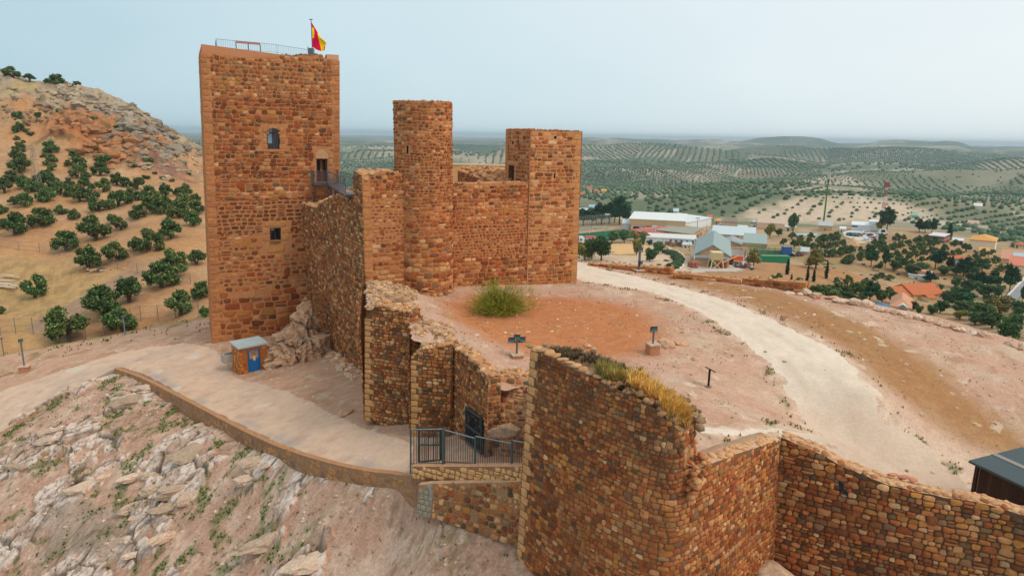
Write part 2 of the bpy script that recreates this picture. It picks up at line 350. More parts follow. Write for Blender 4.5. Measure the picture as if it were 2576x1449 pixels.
CLIFF = [pt(60, 300, y=190)[:2], pt(180, 315, y=188)[:2], pt(300, 325, y=186)[:2], pt(390, 380, y=183)[:2], pt(470, 400, y=198)[:2]]
def Z3(x, y, noise=True):
    x = np.asarray(x, float); y = np.asarray(y, float)
    r = np.hypot(x, y); w = sstep(400, 640, r)
    z = T3(np.clip(x, -420, 520), np.clip(y, 20, 640)) * (1 - w) + far_z(x, y) * w
    w2 = sstep(-30, -70, x) * sstep(255, 330, y); z = z * (1 - w2) + np.minimum(z, -48) * w2
    if noise:
        c = cliffm(x, y) * (y < 230)
        hill = sstep(-20, -50, x) * sstep(300, 240, y)
        z = z + 0.35 * fbm(x, y, 14, 4, 31) * (1 - w) + 0.5 * hill * fbm(x, y, 30, 3, 32)
        z = z + c * (7.0 * ridged(x, y * 0.6 + x * 0.5, 16, 4, 33) + 3.5 * ridged(x, y, 6, 4, 34) - 5.4)
        up = hill * sstep(188, 200, y) * sstep(240, 215, y); z = z + up * 3.2 * (ridged(x * 0.6 + y * 0.7, y - x * .5, 8, 4, 35) - 0.55)
    return z
def hit(px, py, Z=None, y0=55.0, y1=9000.0):
    Z = Z or Z3; d = ray(px, py); t = np.exp(np.linspace(math.log(y0), math.log(y1), 1400))
    g = d[2] * t - Z(d[0] * t, t, False); i = np.argmax(g < 0)
    if i == 0: i = 1
    a = g[i - 1] / (g[i - 1] - g[i] + 1e-9); yy = t[i - 1] + (t[i] - t[i - 1]) * np.clip(a, 0, 1)
    return d * yy
def hit1(px, py): return hit(px, py, Z1, 14, 120)
def hit2p(px, py): return hit(px, py, Z2P, 38 if px < 600 else 22, 120)
def hit2(px, py): return hit(px, py, Z2, 12, 120)

def sheet(name, xs, ys, Zf, mask, colf, mat, skirt=0.0, smooth=True, **tg):
    X, Y = np.meshgrid(xs, ys); Zv = Zf(X, Y); n, m = X.shape
    xc = (X[:-1, :-1] + X[1:, 1:]) / 2; yc = (Y[:-1, :-1] + Y[1:, 1:]) / 2
    fm = mask(xc, yc) if mask is not None else np.ones(xc.shape, bool)
    idx = np.arange(n * m).reshape(n, m)
    F = np.stack([idx[:-1, :-1], idx[:-1, 1:], idx[1:, 1:], idx[1:, :-1]], -1)[fm]
    V = np.stack([X, Y, Zv], -1).reshape(-1, 3); C = colf(X, Y, Zv).reshape(-1, 3) * GK
    used = np.unique(F); remap = np.zeros(n * m, int); remap[used] = np.arange(len(used))
    b = MB(); b.add(V[used], remap[F], C[used]); V2 = V[used]
    if skirt:
        F2 = remap[F]; E = np.concatenate([F2[:, [0, 1]], F2[:, [1, 2]], F2[:, [2, 3]], F2[:, [3, 0]]])
        key = np.sort(E, 1); k = key[:, 0] * (len(used) + 1) + key[:, 1]
        u, inv, cnt = np.unique(k, return_inverse=True, return_counts=True); be = E[cnt[inv] == 1]
        v4 = np.stack([V2[be[:, 1]], V2[be[:, 0]], V2[be[:, 0]] - [0, 0, skirt], V2[be[:, 1]] - [0, 0, skirt]], 1).reshape(-1, 3)
        cc = C[used]; c4 = np.stack([cc[be[:, 1]], cc[be[:, 0]], cc[be[:, 0]], cc[be[:, 1]]], 1).reshape(-1, 3)
        b.add(v4, np.arange(len(v4)).reshape(-1, 4), c4)
    return b.build(name, mat, None, smooth, **tg)

# ------------------------------------------------------------------ terrain colours (what the ground is made of)
S_TAN = srgb(214, 168, 142); S_PINK = srgb(216, 168, 138); S_ORANGE = srgb(206, 128, 76); S_BROWN = srgb(178, 128, 84); S_PALE = srgb(222, 196, 168)
S_WHITE = srgb(240, 210, 184); S_ROCK = srgb(222, 192, 166); S_GREYR = srgb(168, 142, 118); S_GREEN = srgb(104, 110, 52); S_DRYG = srgb(172, 142, 82)
S_CONC = srgb(236, 198, 168); S_GREYC = srgb(224, 190, 166)
ROADP = [(1405, 640), (1452, 658), (1545, 690), (1628, 710), (1708, 731), (1789, 758), (1879, 797), (1936, 820), (2023, 860), (2094, 884), (2156, 928), (2225, 985), (2330, 1018), (2460, 1060), (2540, 1120), (2440, 1170), (2300, 1185), (2200, 1165), (2120, 1140), (2020, 1100),
         (1960, 1088), (1850, 1128), (1745, 1135), (1745, 1112), (1850, 1108), (1960, 1075), (2048, 1065), (2066, 1045), (2053, 1005), (2023, 974), (1976, 938), (1936, 911), (1889, 887), (1832, 854), (1755, 804), (1690, 770), (1620, 745), (1530, 726), (1452, 712), (1400, 690)]
ROADW = [tuple(zp(a, b, -10.85)[:2]) for a, b in ROADP]
RUT = [tuple(zp(a, b, -10.85)[:2]) for a, b in [(1420, 676), (1540, 706), (1660, 738), (1770, 782), (1870, 830), (1960, 880), (2040, 928), (2110, 985), (2130, 1040), (2050, 1090)]]
ORANGEW = [tuple(zp(a, b, -10.3)[:2]) for a, b in [(1100, 770), (1180, 745), (1300, 740), (1450, 745), (1580, 765), (1650, 800), (1680, 840), (1640, 880), (1560, 895), (1440, 905), (1330, 890), (1230, 870), (1130, 830)]]
BROWNW = [tuple(zp(a, b, -11.1)[:2]) for a, b in [(1480, 668), (1600, 688), (1760, 715), (1960, 745), (2100, 800), (2300, 880), (2480, 950), (2620, 1010), (2620, 1040), (2500, 1015), (2330, 1000), (2210, 945), (2130, 892), (2040, 858), (1930, 806), (1830, 766), (1720, 724), (1560, 682)]]
PALEW = [tuple(zp(a, b, -11.8)[:2]) for a, b in [(2000, 1060), (2150, 1000), (2350, 1020), (2576, 1080), (2576, 1160), (2300, 1190), (2130, 1150)]]
def poly_soft(x, y, poly, w, nz):
    d, s = dseg(x, y, list(poly) + [poly[0]]); ins = inpoly(x, y, poly); sd = np.where(ins, d, -d)
    return sstep(-w, w, sd + nz)
def col1(x, y, z):
    n1 = fbm(x, y, 2.6, 5, 41); n2 = fbm(x, y, 0.6, 4, 42); n3 = fbm(x, y, 6.0, 4, 43)
    c = lerp(np.broadcast_to(S_TAN, x.shape + (3,)), S_PALE, 0.7 * sstep(-0.4, 0.9, n1 + 0.4 * n3))
    c = lerp(c, S_BROWN, 0.42 * sstep(0.1, 0.6, n2 * 0.7 + fbm(x, y, 1.6, 4, 44)))
    c = lerp(c, S_ORANGE, poly_soft(x, y, ORANGEW, 1.3, 0.6 * n1 + 0.35 * n2) * (0.92 - 0.15 * sstep(0.1, .6, n2)))
    c = lerp(c, S_BROWN * np.array([1.02, 0.95, 0.8]), poly_soft(x, y, BROWNW, 1.1, 0.6 * n1 + 0.4 * n2) * 0.85)
    c = lerp(c, S_DRYG, 0.35 * sstep(0.0, 0.5, n2 + n1 * 0.5) * poly_soft(x, y, BROWNW, 2.0, 0 * x))
    c = lerp(c, S_WHITE, poly_soft(x, y, PALEW, 2.0, .9 * n1 + .3 * n2) * 0.6)
    d, s = dseg(x, y, ROADW + [ROADW[0]])
    c = lerp(c, S_WHITE, 0.65 * np.exp(-(d / 0.5) ** 2) * sstep(-.5, .3, n2))
    band = np.exp(-((d - 0.45) / 0.28) ** 2) * sstep(0.12, 0.42, fbm(x, y, 1.1, 4, 46))
    c = lerp(c, S_GREEN, 0.75 * band)
    c = lerp(c, S_WHITE, 0.7 * sstep(0.42, 0.58, fbm(x, y, 1.3, 5, 45) + n3 * 0.3) * (1 - poly_soft(x, y, ORANGEW, 1.0, 0 * x)))
    return c * (1 + 0.10 * n2[..., None])
def colroad(x, y, z):
    n1 = fbm(x, y, 3.5, 4, 51); n2 = fbm(x, y, 0.5, 4, 52)
    c = lerp(np.broadcast_to(srgb(246, 224, 202), x.shape + (3,)), srgb(232, 206, 182), 0.5 * sstep(0, 0.8, n1)); k = sstep(33, 25, y + 1.2 * n1) * sstep(9.5, 13, x + n1); c = lerp(c, lerp(np.broadcast_to(S_TAN, x.shape + (3,)), S_PALE, .6 + .5 * n1), k * .8); rt, _ = dseg(x, y, RUT); c = lerp(c, srgb(222, 192, 166), .35 * (np.exp(-((rt - .75) / .22) ** 2)) * sstep(-.5, .2, n1)); return c * (1 + 0.05 * n2[..., None])
TRACKP = [(-160, 1190), (0, 1088), (60, 1050), (180, 985), (297, 926), (430, 983), (560, 1053), (700, 1123), (850, 1172), (1000, 1198), (1095, 1206), (1033, 1185), (1036, 1120), (960, 1092), (880, 1062), (800, 1020), (720, 985), (640, 962), (590, 950), (560, 900), (520, 872), (470, 862), (330, 880), (180, 925), (0, 985), (-160, 1060)]
TRACKW = [tuple(hit2p(a, b)[:2]) for a, b in TRACKP]
def col2p(x, y, z):
    n1 = fbm(x, y, 2.8, 5, 61); n2 = fbm(x, y, 0.6, 4, 62)
    c = lerp(np.broadcast_to(S_PINK, x.shape + (3,)), S_BROWN, 0.5 * sstep(-0.1, 0.6, n1))
    c = lerp(c, S_PALE, 0.7 * sstep(0.72, 0.92, ridged(x, y, 2.2, 4, 63) + n1 * .25))
    d, s = dseg(x, y, EDGE2); c = lerp(c, S_DRYG, np.where(s > 0, 0.7, 0.55 * np.exp(-(d / 2.2) ** 2) * sstep(-.2, .4, n1)))
    c = lerp(c, S_GREEN, 0.6 * np.exp(-(d / 3.0) ** 2) * sstep(0.25, 0.5, n1 + .3 * n2))
    return c * (1 + 0.10 * n2[..., None])
def coltrack(x, y, z):
    n1 = fbm(x, y, 4.0, 4, 71); n2 = fbm(x * 0.5 + y, y * 0.5 - x, 1.3, 4, 72)
    c = lerp(np.broadcast_to(S_CONC, x.shape + (3,)), S_GREYC, sstep(-0.2, 0.5, n1))
    c = lerp(c, S_TAN * 0.95, 0.5 * sstep(0.1, 0.5, n2))
    c = lerp(c, srgb(236, 216, 196), 0.75 * sstep(0.42, 0.55, fbm(x, y, 2.6, 3, 73)))
    d, s = dseg(x, y, RAMP_BASE); c = lerp(c, srgb(178, 166, 158), 0.55 * np.exp(-((d - .5) / 0.35) ** 2) * sstep(-.3, .3, n1))
    return c * (1 + 0.06 * fbm(x, y, .5, 3, 74)[..., None])
SLABW = [tuple(hit2(a, b)[:2]) for a, b in [(95, 1330), (120, 1290), (200, 1265), (300, 1290), (330, 1330), (320, 1390), (230, 1420), (120, 1400)]]
def col2(x, y, z):
    m, n, xr, yr = rockmask(x, y); e1, c1, ox1, oy1, e2, c2, ox2, oy2 = rockdetail(x, y, xr, yr)
    n1 = fbm(x, y, 1.6, 5, 81); n2 = fbm(x, y, 0.35, 4, 82); n3 = fbm(x, y, 4.5, 4, 83)
    soil = lerp(np.broadcast_to(srgb(210, 162, 136), x.shape + (3,)), srgb(230, 192, 166), sstep(-.3, .5, n1))
    soil = lerp(soil, srgb(150, 112, 82), 0.62 * sstep(0.05, 0.45, n3 * 0.55 + n2 * 0.75))
    soil = lerp(soil, srgb(126, 112, 66), 0.45 * sstep(0.26, 0.46, n3 * .45 + fbm(x, y, .6, 4, 84) * .8))
    rock = lerp(np.broadcast_to(srgb(246, 220, 202), x.shape + (3,)), srgb(206, 170, 148), sstep(-0.1, 0.4, n1 + 0.5 * (c1 - .5) + 0.3 * n2))
    rock = lerp(rock, srgb(160, 128, 106), .55 * sstep(.12, .42, fbm(xr * .5, yr, .9, 5, 87)))
    rock = lerp(rock, srgb(88, 72, 54), .85 * np.maximum(sstep(.10, .02, e1), .7 * sstep(.12, .03, e2)))
    low = .6 * poly_soft(x, y, SLABW, 0.25, 0.7 * n1 + .25 * n2)
    rock = lerp(rock, lerp(np.broadcast_to(srgb(166, 138, 116), x.shape + (3,)), srgb(112, 94, 80), sstep(-.1, .4, fbm(xr * .35, yr, 1.6, 5, 85))), low)
    c = lerp(soil, rock, np.maximum(low, sstep(0.35, 0.6, m + 0.3 * n2)))
    g = sstep(0.16, 0.34, fbm(x, y, 1.5, 4, 86) + 0.4 * n2 + .15 * (e1 < .12)) * sstep(-5, -12, x) * (1 - low)
    c = lerp(c, srgb(88, 112, 46), 0.6 * g * sstep(.95, .5, m))
    return c * (1 + 0.16 * n2[..., None])
HS = srgb(204, 150, 102)
PURP = [tuple(hit(a, b)[:2]) for a, b in [(360, 395), (410, 408), (470, 440), (505, 462), (480, 470), (400, 445), (330, 405)]]
GRASSW = [tuple(hit(a, b)[:2]) for a, b in [(-20, 650), (60, 640), (170, 668), (270, 690), (270, 720), (200, 800), (120, 860), (0, 870), (-40, 800)]]
PALEHILL = [tuple(hit(a, b)[:2]) for a, b in [(1835, 550), (1925, 520), (2000, 499), (2110, 496), (2230, 503), (2320, 522), (2370, 545), (2250, 556), (2080, 562), (1950, 559)]]
def col3(x, y, z):
    r = np.hypot(x, y); n1 = fbm(x, y, 18, 5, 91); n2 = fbm(x, y, 3.5, 4, 92); n3 = fbm(x, y, 160, 4, 93)
    hill = sstep(-15, -45, x) * sstep(330, 260, y)
    c0 = lerp(np.broadcast_to(srgb(184, 150, 112), x.shape + (3,)), srgb(206, 178, 140), sstep(-.4, .6, n1))
    c0 = lerp(c0, srgb(150, 140, 86), 0.45 * sstep(0.0, 0.5, fbm(x, y, 40, 4, 94)))
    # far country: pale tilled soil, patches of green cover
    cf = lerp(np.broadcast_to(srgb(166, 150, 126), x.shape + (3,)), srgb(206, 186, 160), sstep(-.3, .5, n3))
    cf = lerp(cf, srgb(98, 116, 84), 0.85 * sstep(-0.35, 0.25, fbm(x, y, 330, 5, 95)))
    pe, pid, _, _ = worley(x + 40 * fbm(x, y, 200, 3, 120), y + 40 * fbm(x, y, 200, 3, 121), 230, 5)
    cf = lerp(cf, srgb(206, 184, 156), .6 * (pid > .80)); cf = lerp(cf, srgb(176, 146, 120), .5 * ((pid > .62) & (pid <= .70))); cf = lerp(cf, srgb(108, 120, 84), .5 * (pid < .3))
    cf = lerp(cf, srgb(222, 204, 180), .8 * sstep(.03, .012, pe) * (fbm(x, y, 500, 2, 122) > -.1))
    wv = sstep(1800, 3200, r); mott = sstep(-0.25, 0.35, fbm(x, y * 0.6, 60, 3, 96) * .6 + fbm(x, y, 420, 3, 97) + .15)
    cf = lerp(cf, srgb(74, 96, 70), (0.85 * mott) * wv)
    cf = lerp(cf, srgb(196, 160, 140), 0.6 * sstep(0.35, 0.6, fbm(x * .6, y, 700, 3, 98)) * sstep(2500, 4500, r))
    c = lerp(c0, cf, sstep(360, 460, r))
    ch = lerp(np.broadcast_to(HS, x.shape + (3,)), srgb(208, 164, 122), sstep(-.4, .5, n1 + .3 * n2))
    ch = lerp(ch, srgb(168, 128, 98), 0.5 * sstep(0.0, .6, n2 * .6 + fbm(x * .4, y, 5, 3, 99)))
    ch = lerp(ch, lerp(np.broadcast_to(srgb(204, 164, 104), x.shape + (3,)), srgb(168, 136, 86), sstep(-.1, .4, n2 + fbm(x, y, 1.2, 3, 101))), poly_soft(x, y, GRASSW, 5.0, 8 * n1) * 0.75)
    dt, _ = dseg(x, y, HTRACK); ch = lerp(ch, srgb(176, 140, 116), 0.85 * sstep(3.2, 2.0, dt))
    ch = lerp(ch, srgb(142, 92, 88), poly_soft(x, y, PURP, 5.0, 6 * n1) * 0.75)
    cl = cliffm(x, y) * (y < 232)
    gr = lerp(np.broadcast_to(srgb(188, 166, 140), x.shape + (3,)), srgb(140, 126, 108), sstep(-.1, .6, n2 + .5 * n1))
    gr = lerp(gr, srgb(196, 168, 116), sstep(0.0, .4, n1 - .1))
    gr = lerp(gr, srgb(104, 94, 80), .75 * sstep(.44, .28, ridged(x * .7 + y * .5, y - x * .6, 6, 5, 36)))
    upper = sstep(186, 200, y) * sstep(-150, -70, x * 0.55 - 12)
    ch = lerp(ch, gr, np.clip(sstep(190, 204, y + 6 * n1), 0, 1) * 0.85)
    dxo = np.abs(x + 108)
    oc = lerp(np.broadcast_to(srgb(202, 134, 84), x.shape + (3,)), srgb(176, 112, 70), sstep(-.2, .5, n2))
    ch = lerp(ch, oc, np.clip(sstep(0.35, 0.7, cl + 0.35 * n1) * sstep(20, 10, dxo + 6 * n1) * sstep(205, 195, y), 0, 1))
    ch = lerp(ch, srgb(96, 98, 58), 0.7 * sstep(0.22, .42, fbm(x, y, 4, 5, 100) + .2 * n1) * sstep(160, 178, y)); ch = lerp(ch, srgb(150, 112, 80), .5 * sstep(.42, .28, ridged(x, y, 5, 4, 37)) * sstep(155, 175, y))
    c = lerp(c, ch, hill)
    c = lerp(c, srgb(226, 198, 170), 0.95 * poly_soft(x, y, PALEHILL, 14, 14 * n1))
    brown = sstep(40, 25, np.hypot((x - 66) / 1.6, (y - 160) * .9) + 8 * n1); c = lerp(c, srgb(190, 138, 92), brown * .9)
    b2 = sstep(60, 35, np.hypot((x - 165) / 1.3, (y - 250)) + 10 * n1); c = lerp(c, srgb(186, 142, 92), b2 * .8)
    return c * (1 + 0.07 * n2[..., None])
HTRACK = [hit(a, b)[:2] for a, b in [(130, 812), (190, 775), (250, 735), (290, 712), (310, 700)]]

# ------------------------------------------------------------------ terrain meshes
th = np.radians(np.linspace(-58, 58, 1100)); rr = np.r_[np.exp(np.linspace(math.log(46), math.log(150), 90)), np.arange(151, 245, 0.75), np.exp(np.linspace(math.log(246), math.log(14000), 330))]
def build_far():
    TH, RR = np.meshgrid(th, rr); X = RR * np.sin(TH); Y = RR * np.cos(TH); Zv = Z3(X, Y); n, m = X.shape
    idx = np.arange(n * m).reshape(n, m); F = np.stack([idx[:-1, :-1], idx[:-1, 1:], idx[1:, 1:], idx[1:, :-1]], -1).reshape(-1, 4)
    b = MB(); b.add(np.stack([X, Y, Zv], -1), F, col3(X, Y, Zv).reshape(-1, 3) * GK)
    return b.build('terrain', M_FIELD, None, True, kind='structure')
build_far()
F1L = pt(917, 1022, y=33.0); BC = pt(915, 600, y=42.0)
POLY1 = [pt(915, 715, y=42.0)[:2] + [.2, .2], pt(922, 780, y=33.4)[:2], pt(1020, 790, y=33.6)[:2], pt(1030, 800, y=32)[:2], pt(1038, 865, y=30.3)[:2], pt(1131, 875, y=30.7)[:2], pt(1226, 935, y=26.0)[:2], pt(1322, 955, y=27.4)[:2],
         np.array([1.1, 24.0]), np.array([3.0, 20.6]), np.array([4.6, 19.1]), np.array([6.2, 20.2]), np.array([8.2, 21.9]), np.array([9.95, 23.4]), np.array([12.3, 22.6]), np.array([16.5, 20.3]), np.array([26, 15]),
         np.array([75, 25]), np.array([90, 75]), np.array([-2, 90]), np.array([-14, 62])]
def road_mask(x, y): a_ = 0.25 + 1.3 * sstep(33, 26, y) * sstep(9, 13, x); return inpoly(x + a_ * fbm(x, y, 1.2, 4, 47), y + a_ * fbm(x, y, 1.2, 4, 48), ROADW)
xs1 = np.arange(-14, 46, 0.115); ys1 = np.arange(17, 70, 0.115)
sheet('courtyard_ground', xs1, ys1, Z1, lambda x, y: inpoly(x, y, POLY1) & ~road_mask(x, y), col1, M_GROUND, 0.0, kind='structure')
sheet('gravel_road', xs1, ys1, Z1, lambda x, y: inpoly(x, y, POLY1) & road_mask(x, y), colroad, M_ROAD, 0.0, kind='structure')
LT = [np.array(p[:2]) for p in RAMP_TOP]
POLY2P = [np.array(zp(-400, 1400, -25)[:2])] + [np.array(TRACKW[i]) for i in range(0, 5)] + LT[1:] + [pt(1310, 1210, z=-13.0)[:2], np.array([1.3, 22.6]), np.array([1.6, 28]), np.array([-1.0, 30.0]), np.array([-4, 36]), np.array([-6, 44]), np.array([-14, 56]), np.array([-10, 75]), np.array([-75, 75]), np.array([-75, 40])]
def track_mask(x, y): return inpoly(x + 0.25 * fbm(x, y, 1.2, 3, 75), y + 0.25 * fbm(x, y, 1.2, 3, 76), TRACKW) | (dseg(x, y, RAMP_BASE)[0] < 0.4)
xs2 = np.arange(-62, 2.2, 0.13); ys2 = np.arange(21, 76, 0.13)
sheet('hillside_ground', xs2, ys2, Z2P, lambda x, y: inpoly(x, y, POLY2P) & ~track_mask(x, y), col2p, M_GROUND, 0.5, kind='structure')
sheet('concrete_track', xs2, ys2, Z2P, lambda x, y: inpoly(x, y, POLY2P) & track_mask(x, y) & (dseg(x, y, RAMP_BASE)[0] > .2), coltrack, M_CONC, 0.35, kind='structure')
RB = [np.array(p) for p in RAMP_BASE]
POLY2 = [np.array(TRACKW[0]) + [-.2, .3], np.array(TRACKW[1]) + [-.2, .3], np.array(TRACKW[2]) + [-.2, .3], np.array(TRACKW[3]) + [-.2, .3], np.array(TRACKW[4]) + [0, .3]] + [p + [0.1, .1] for p in RB[1:]] + [pt(1312, 1225, y=23.8)[:2], np.array([3, 21.5]), np.array([6, 21]), np.array([10, 25]), np.array([20, 22]), np.array([20, 10]), np.array([-70, 10]), np.array([-70, 36])]
sheet('rocky_slope', np.arange(-46, 12, 0.08), np.arange(14, 52, 0.08), Z2, lambda x, y: inpoly(x, y, POLY2), col2, M_ROCK, 0.0, False, kind='structure')
# ------------------------------------------------------------------ masonry
class Face:                                # flat, slightly battered wall face: u along the wall, z height, off = out of the wall
    def __init__(s, P0, ud, batter=0.0, zref=0.0, lean=0.0):
        s.lean = lean
        s.P0 = np.array(P0[:2], float); s.ud = np.array(ud, float) / np.linalg.norm(ud); s.n = np.array([s.ud[1], -s.ud[0]]); s.b = batter; s.zref = zref
    def S(s, u, z, off=0.0):
        z = np.asarray(z, float); u = np.asarray(u, float) + s.lean * (z - s.zref); o = off + s.b * (s.zref - z)
        return np.stack([s.P0[0] + u * s.ud[0] + o * s.n[0], s.P0[1] + u * s.ud[1] + o * s.n[1], z + 0 * u], -1)
    def uv(s, px, py):                      # where the sight line through a photo point meets the face
        d = ray(px, py); w = s.n * s.b - s.ud * s.lean; A = np.array([[d[0] + w[0] * d[2], -s.ud[0]], [d[1] + w[1] * d[2], -s.ud[1]]])
        t, u = np.linalg.solve(A, s.P0 + w * s.zref); return u, t * d[2]
class Curve(Face):
    def __init__(s, P, batter=0.0, zref=0.0):
        P = np.array([p[:2] for p in P], float); s.P = P; sg = np.diff(P, axis=0); L = np.hypot(sg[:, 0], sg[:, 1]); s.L = np.r_[0, np.cumsum(L)]
        n = np.stack([sg[:, 1], -sg[:, 0]], 1) / L[:, None]; nv = np.r_[n[:1], (n[:-1] + n[1:]) / 2, n[-1:]]; s.N = nv / np.linalg.norm(nv, axis=1)[:, None]; s.b = batter; s.zref = zref
    def S(s, u, z, off=0.0):
        u = np.clip(u, 0, s.L[-1]); z = np.asarray(z, float); o = off + s.b * (s.zref - z)
        return np.stack([np.interp(u, s.L, s.P[:, 0]) + o * np.interp(u, s.L, s.N[:, 0]), np.interp(u, s.L, s.P[:, 1]) + o * np.interp(u, s.L, s.N[:, 1]), z + 0 * u], -1)
def smooth_line(P, n=6):
    P = np.array(P, float); t = np.arange(len(P)); q = np.linspace(0, len(P) - 1, (len(P) - 1) * n + 1); o = []
    Pe = np.vstack([2 * P[0] - P[1], P, 2 * P[-1] - P[-2]])
    for v in q:
        i = min(int(v), len(P) - 2); f = v - i; a, b, c, d = Pe[i], Pe[i + 1], Pe[i + 2], Pe[i + 3]
        o.append(0.5 * (2 * b + (c - a) * f + (2 * a - 5 * b + 4 * c - d) * f * f + (3 * b - a - 3 * c + d) * f ** 3))
    return np.array(o)
B_ORG = srgb(176, 104, 60); B_DRK = srgb(120, 68, 40); B_RED = srgb(152, 78, 44); B_LGT = srgb(204, 146, 98); B_GRY = srgb(132, 102, 76); B_PAL = srgb(216, 172, 128); B_OCH = srgb(190, 128, 66); B_BLK = srgb(82, 68, 56); B_ASH = srgb(188, 120, 74)
def pal(weights):
    cols = np.array([B_ORG, B_DRK, B_RED, B_LGT, B_GRY, B_PAL, B_OCH, B_BLK]); w = np.array(weights, float); w /= w.sum()
    def f(u, z, rng):
        i = rng.choice(len(cols), len(u), p=w); j = rng.choice(len(cols), len(u), p=w); t = rng.uniform(0, .4, len(u))[:, None]
        c = cols[i] * (1 - t) + cols[j] * t
        c = c * rng.uniform(.82, 1.14, len(u))[:, None]; c = c * .92 + .08 * (cols * w[:, None]).sum(0)
        st = (1.25 * fbm(u, z, 2.8, 3, 3) + .5 * fbm(u, z, .9, 2, 13))[:, None]                # weathering in broad patches
        return c * (1 + 0.22 * st) * np.array([.99, .92, .83])
    return f
def layout(rng, u0, u1, z0, z1, ch, wr, wav=0.08):
    o = []; z = z0
    while z < z1:
        h = rng.uniform(*ch); u = u0 - rng.uniform(0, h)
        while u < u1:
            w = h * rng.uniform(*wr); o.append((u + w / 2, z + h / 2, w, h)); u += w
        z += h
    o = np.array(o); ph = rng.uniform(0, 50)
    if wav and len(o) > 40:
        big_ = rng.uniform(0, 1, len(o)) < .05; o[big_, 3] *= rng.uniform(1.35, 1.8, big_.sum()); sp_ = rng.uniform(0, 1, len(o)) < .10; ex = o[sp_].copy(); o[sp_, 3] *= .5; o[sp_, 1] -= ex[:, 3] * .25; ex[:, 3] *= .5; ex[:, 1] += ex[:, 3] * .5; o = np.vstack([o, ex])
    o[:, 1] += wav * fbm(o[:, 0] + ph, o[:, 1], 2.6, 2, 2); return o
def stones(mb, fc, u0, u1, z0, z1, ch, wr, gap, bulge, colf, seed=1, top=None, bot=None, holes=(), sq=3.2, jit=0.07, K=10, drop=0.0, mat=0, vj=0.12, trim=0.0, lay=None, rot=0.06):
    rng = np.random.RandomState(seed); L = layout(rng, u0, u1, z0, z1, ch, wr) if lay is None else np.array(lay, float)
    u, z, w, h = L.T.copy(); n = len(u)
    a = np.minimum(u + w / 2, u1 - trim) ; b_ = np.maximum(u - w / 2, u0 + trim); u = (a + b_) / 2; w = a - b_
    k = w > 0.3 * h
    if top is not None: k &= z + 0.25 * h < top(u)
    if bot is not None: k &= z + 0.5 * h > bot(u)
    for (ha, hb, za, zb) in holes: k &= ~((u + w * .40 > ha) & (u - w * .40 < hb) & (z + h * .40 > za) & (z - h * .40 < zb))
    if drop: k &= rng.uniform(0, 1, n) > drop
    u, z, w, h = u[k], z[k], w[k], h[k]; n = len(u)
    if lay is None: z = z + rng.uniform(-vj, vj, n) * h * .5
    hh = (h * (rng.uniform(0.86, 1.12, n) if lay is None else 1.0) - gap) / 2; ww = (w - gap * rng.uniform(.6, 1.4, n)) / 2
    ww = np.maximum(ww, .03); hh = np.maximum(hh, .03)
    t = (np.arange(K) + 0.5) * 2 * np.pi / K; e = 2.0 / (sq * rng.uniform(.85, 1.9, n))[:, None]
    cx = np.sign(np.cos(t)) * np.abs(np.cos(t)) ** e; cy = np.sign(np.sin(t)) * np.abs(np.sin(t)) ** e
    jr = 1 + jit * rng.uniform(-1, 1, (n, K)); cx = cx * jr; cy = cy * (1 + jit * rng.uniform(-1, 1, (n, K)))
    if jit > .05:
        k1, k2 = rng.uniform(-.22, .22, (2, n, 1)); cx, cy = cx * (1 + k1 * cy), cy * (1 + k2 * cx)
    ro = rng.uniform(-rot, rot, n)[:, None]; U = cx * ww[:, None]; Zr = cy * hh[:, None]
    dU = U * np.cos(ro) - Zr * np.sin(ro); dZ = U * np.sin(ro) + Zr * np.cos(ro)
    bl = .62 * bulge * rng.uniform(.3, 1.6, n); skew = rng.uniform(-.25, .25, (n, 2))
    rings = []
    for s_, o_ in ((1.0, -0.03), (0.96, .62), (0.80, 0.95)):
        off = np.broadcast_to((o_ * bl if o_ > 0 else o_ + 0 * bl)[:, None], dU.shape)
        if o_ > .8: off = off + (skew[:, :1] * cx + skew[:, 1:] * cy) * bl[:, None]
        rings.append(fc.S(np.clip(u[:, None] + dU * s_, u0, u1) if isinstance(fc, Curve) else u[:, None] + dU * s_, z[:, None] + dZ * s_, off))
    cen = fc.S(u, z, bl * 1.0)[:, None]
    V = np.concatenate(rings + [cen], 1); m = 3 * K + 1
    i = np.arange(K); j = (i + 1) % K
    q = np.concatenate([np.stack([i, j, j + K, i + K], 1), np.stack([i + K, j + K, j + 2 * K, i + 2 * K], 1)]); tr = np.stack([i + 2 * K, j + 2 * K, np.full(K, 3 * K)], 1)
    base = (np.arange(n) * m)[:, None, None]
    c = np.clip(colf(u, z, rng), 0.012, .72); C = np.repeat(c, m, 0)
    C = C * (1 + 0.10 * rng.uniform(-1, 1, (len(C), 1)))
    mb.add(V.reshape(-1, 3), [(q[None] + base).reshape(-1, 4), (tr[None] + base).reshape(-1, 3)], C, mat)
def quoins(fc, side, u_edge, z0, z1, rng_seed=1, hs=(.32, .46), la=.8, lb=.45):
    rng = np.random.RandomState(rng_seed); z = z0; o = []; k = 0
    while z < z1:
        h = min(rng.uniform(*hs), z1 - z + .05); w = (la if k % 2 else lb) * rng.uniform(.85, 1.15); k += 1
        o.append((u_edge + w / 2 if side > 0 else u_edge - w / 2, z + h / 2, w, h)); z += h
    return o
def ashc(base=B_ASH, v=.12):
    return lambda u, z, rng: base * rng.uniform(1 - v, 1 + v, (len(u), 1)) * (1 + rng.uniform(-.04, .04, (len(u), 3)))
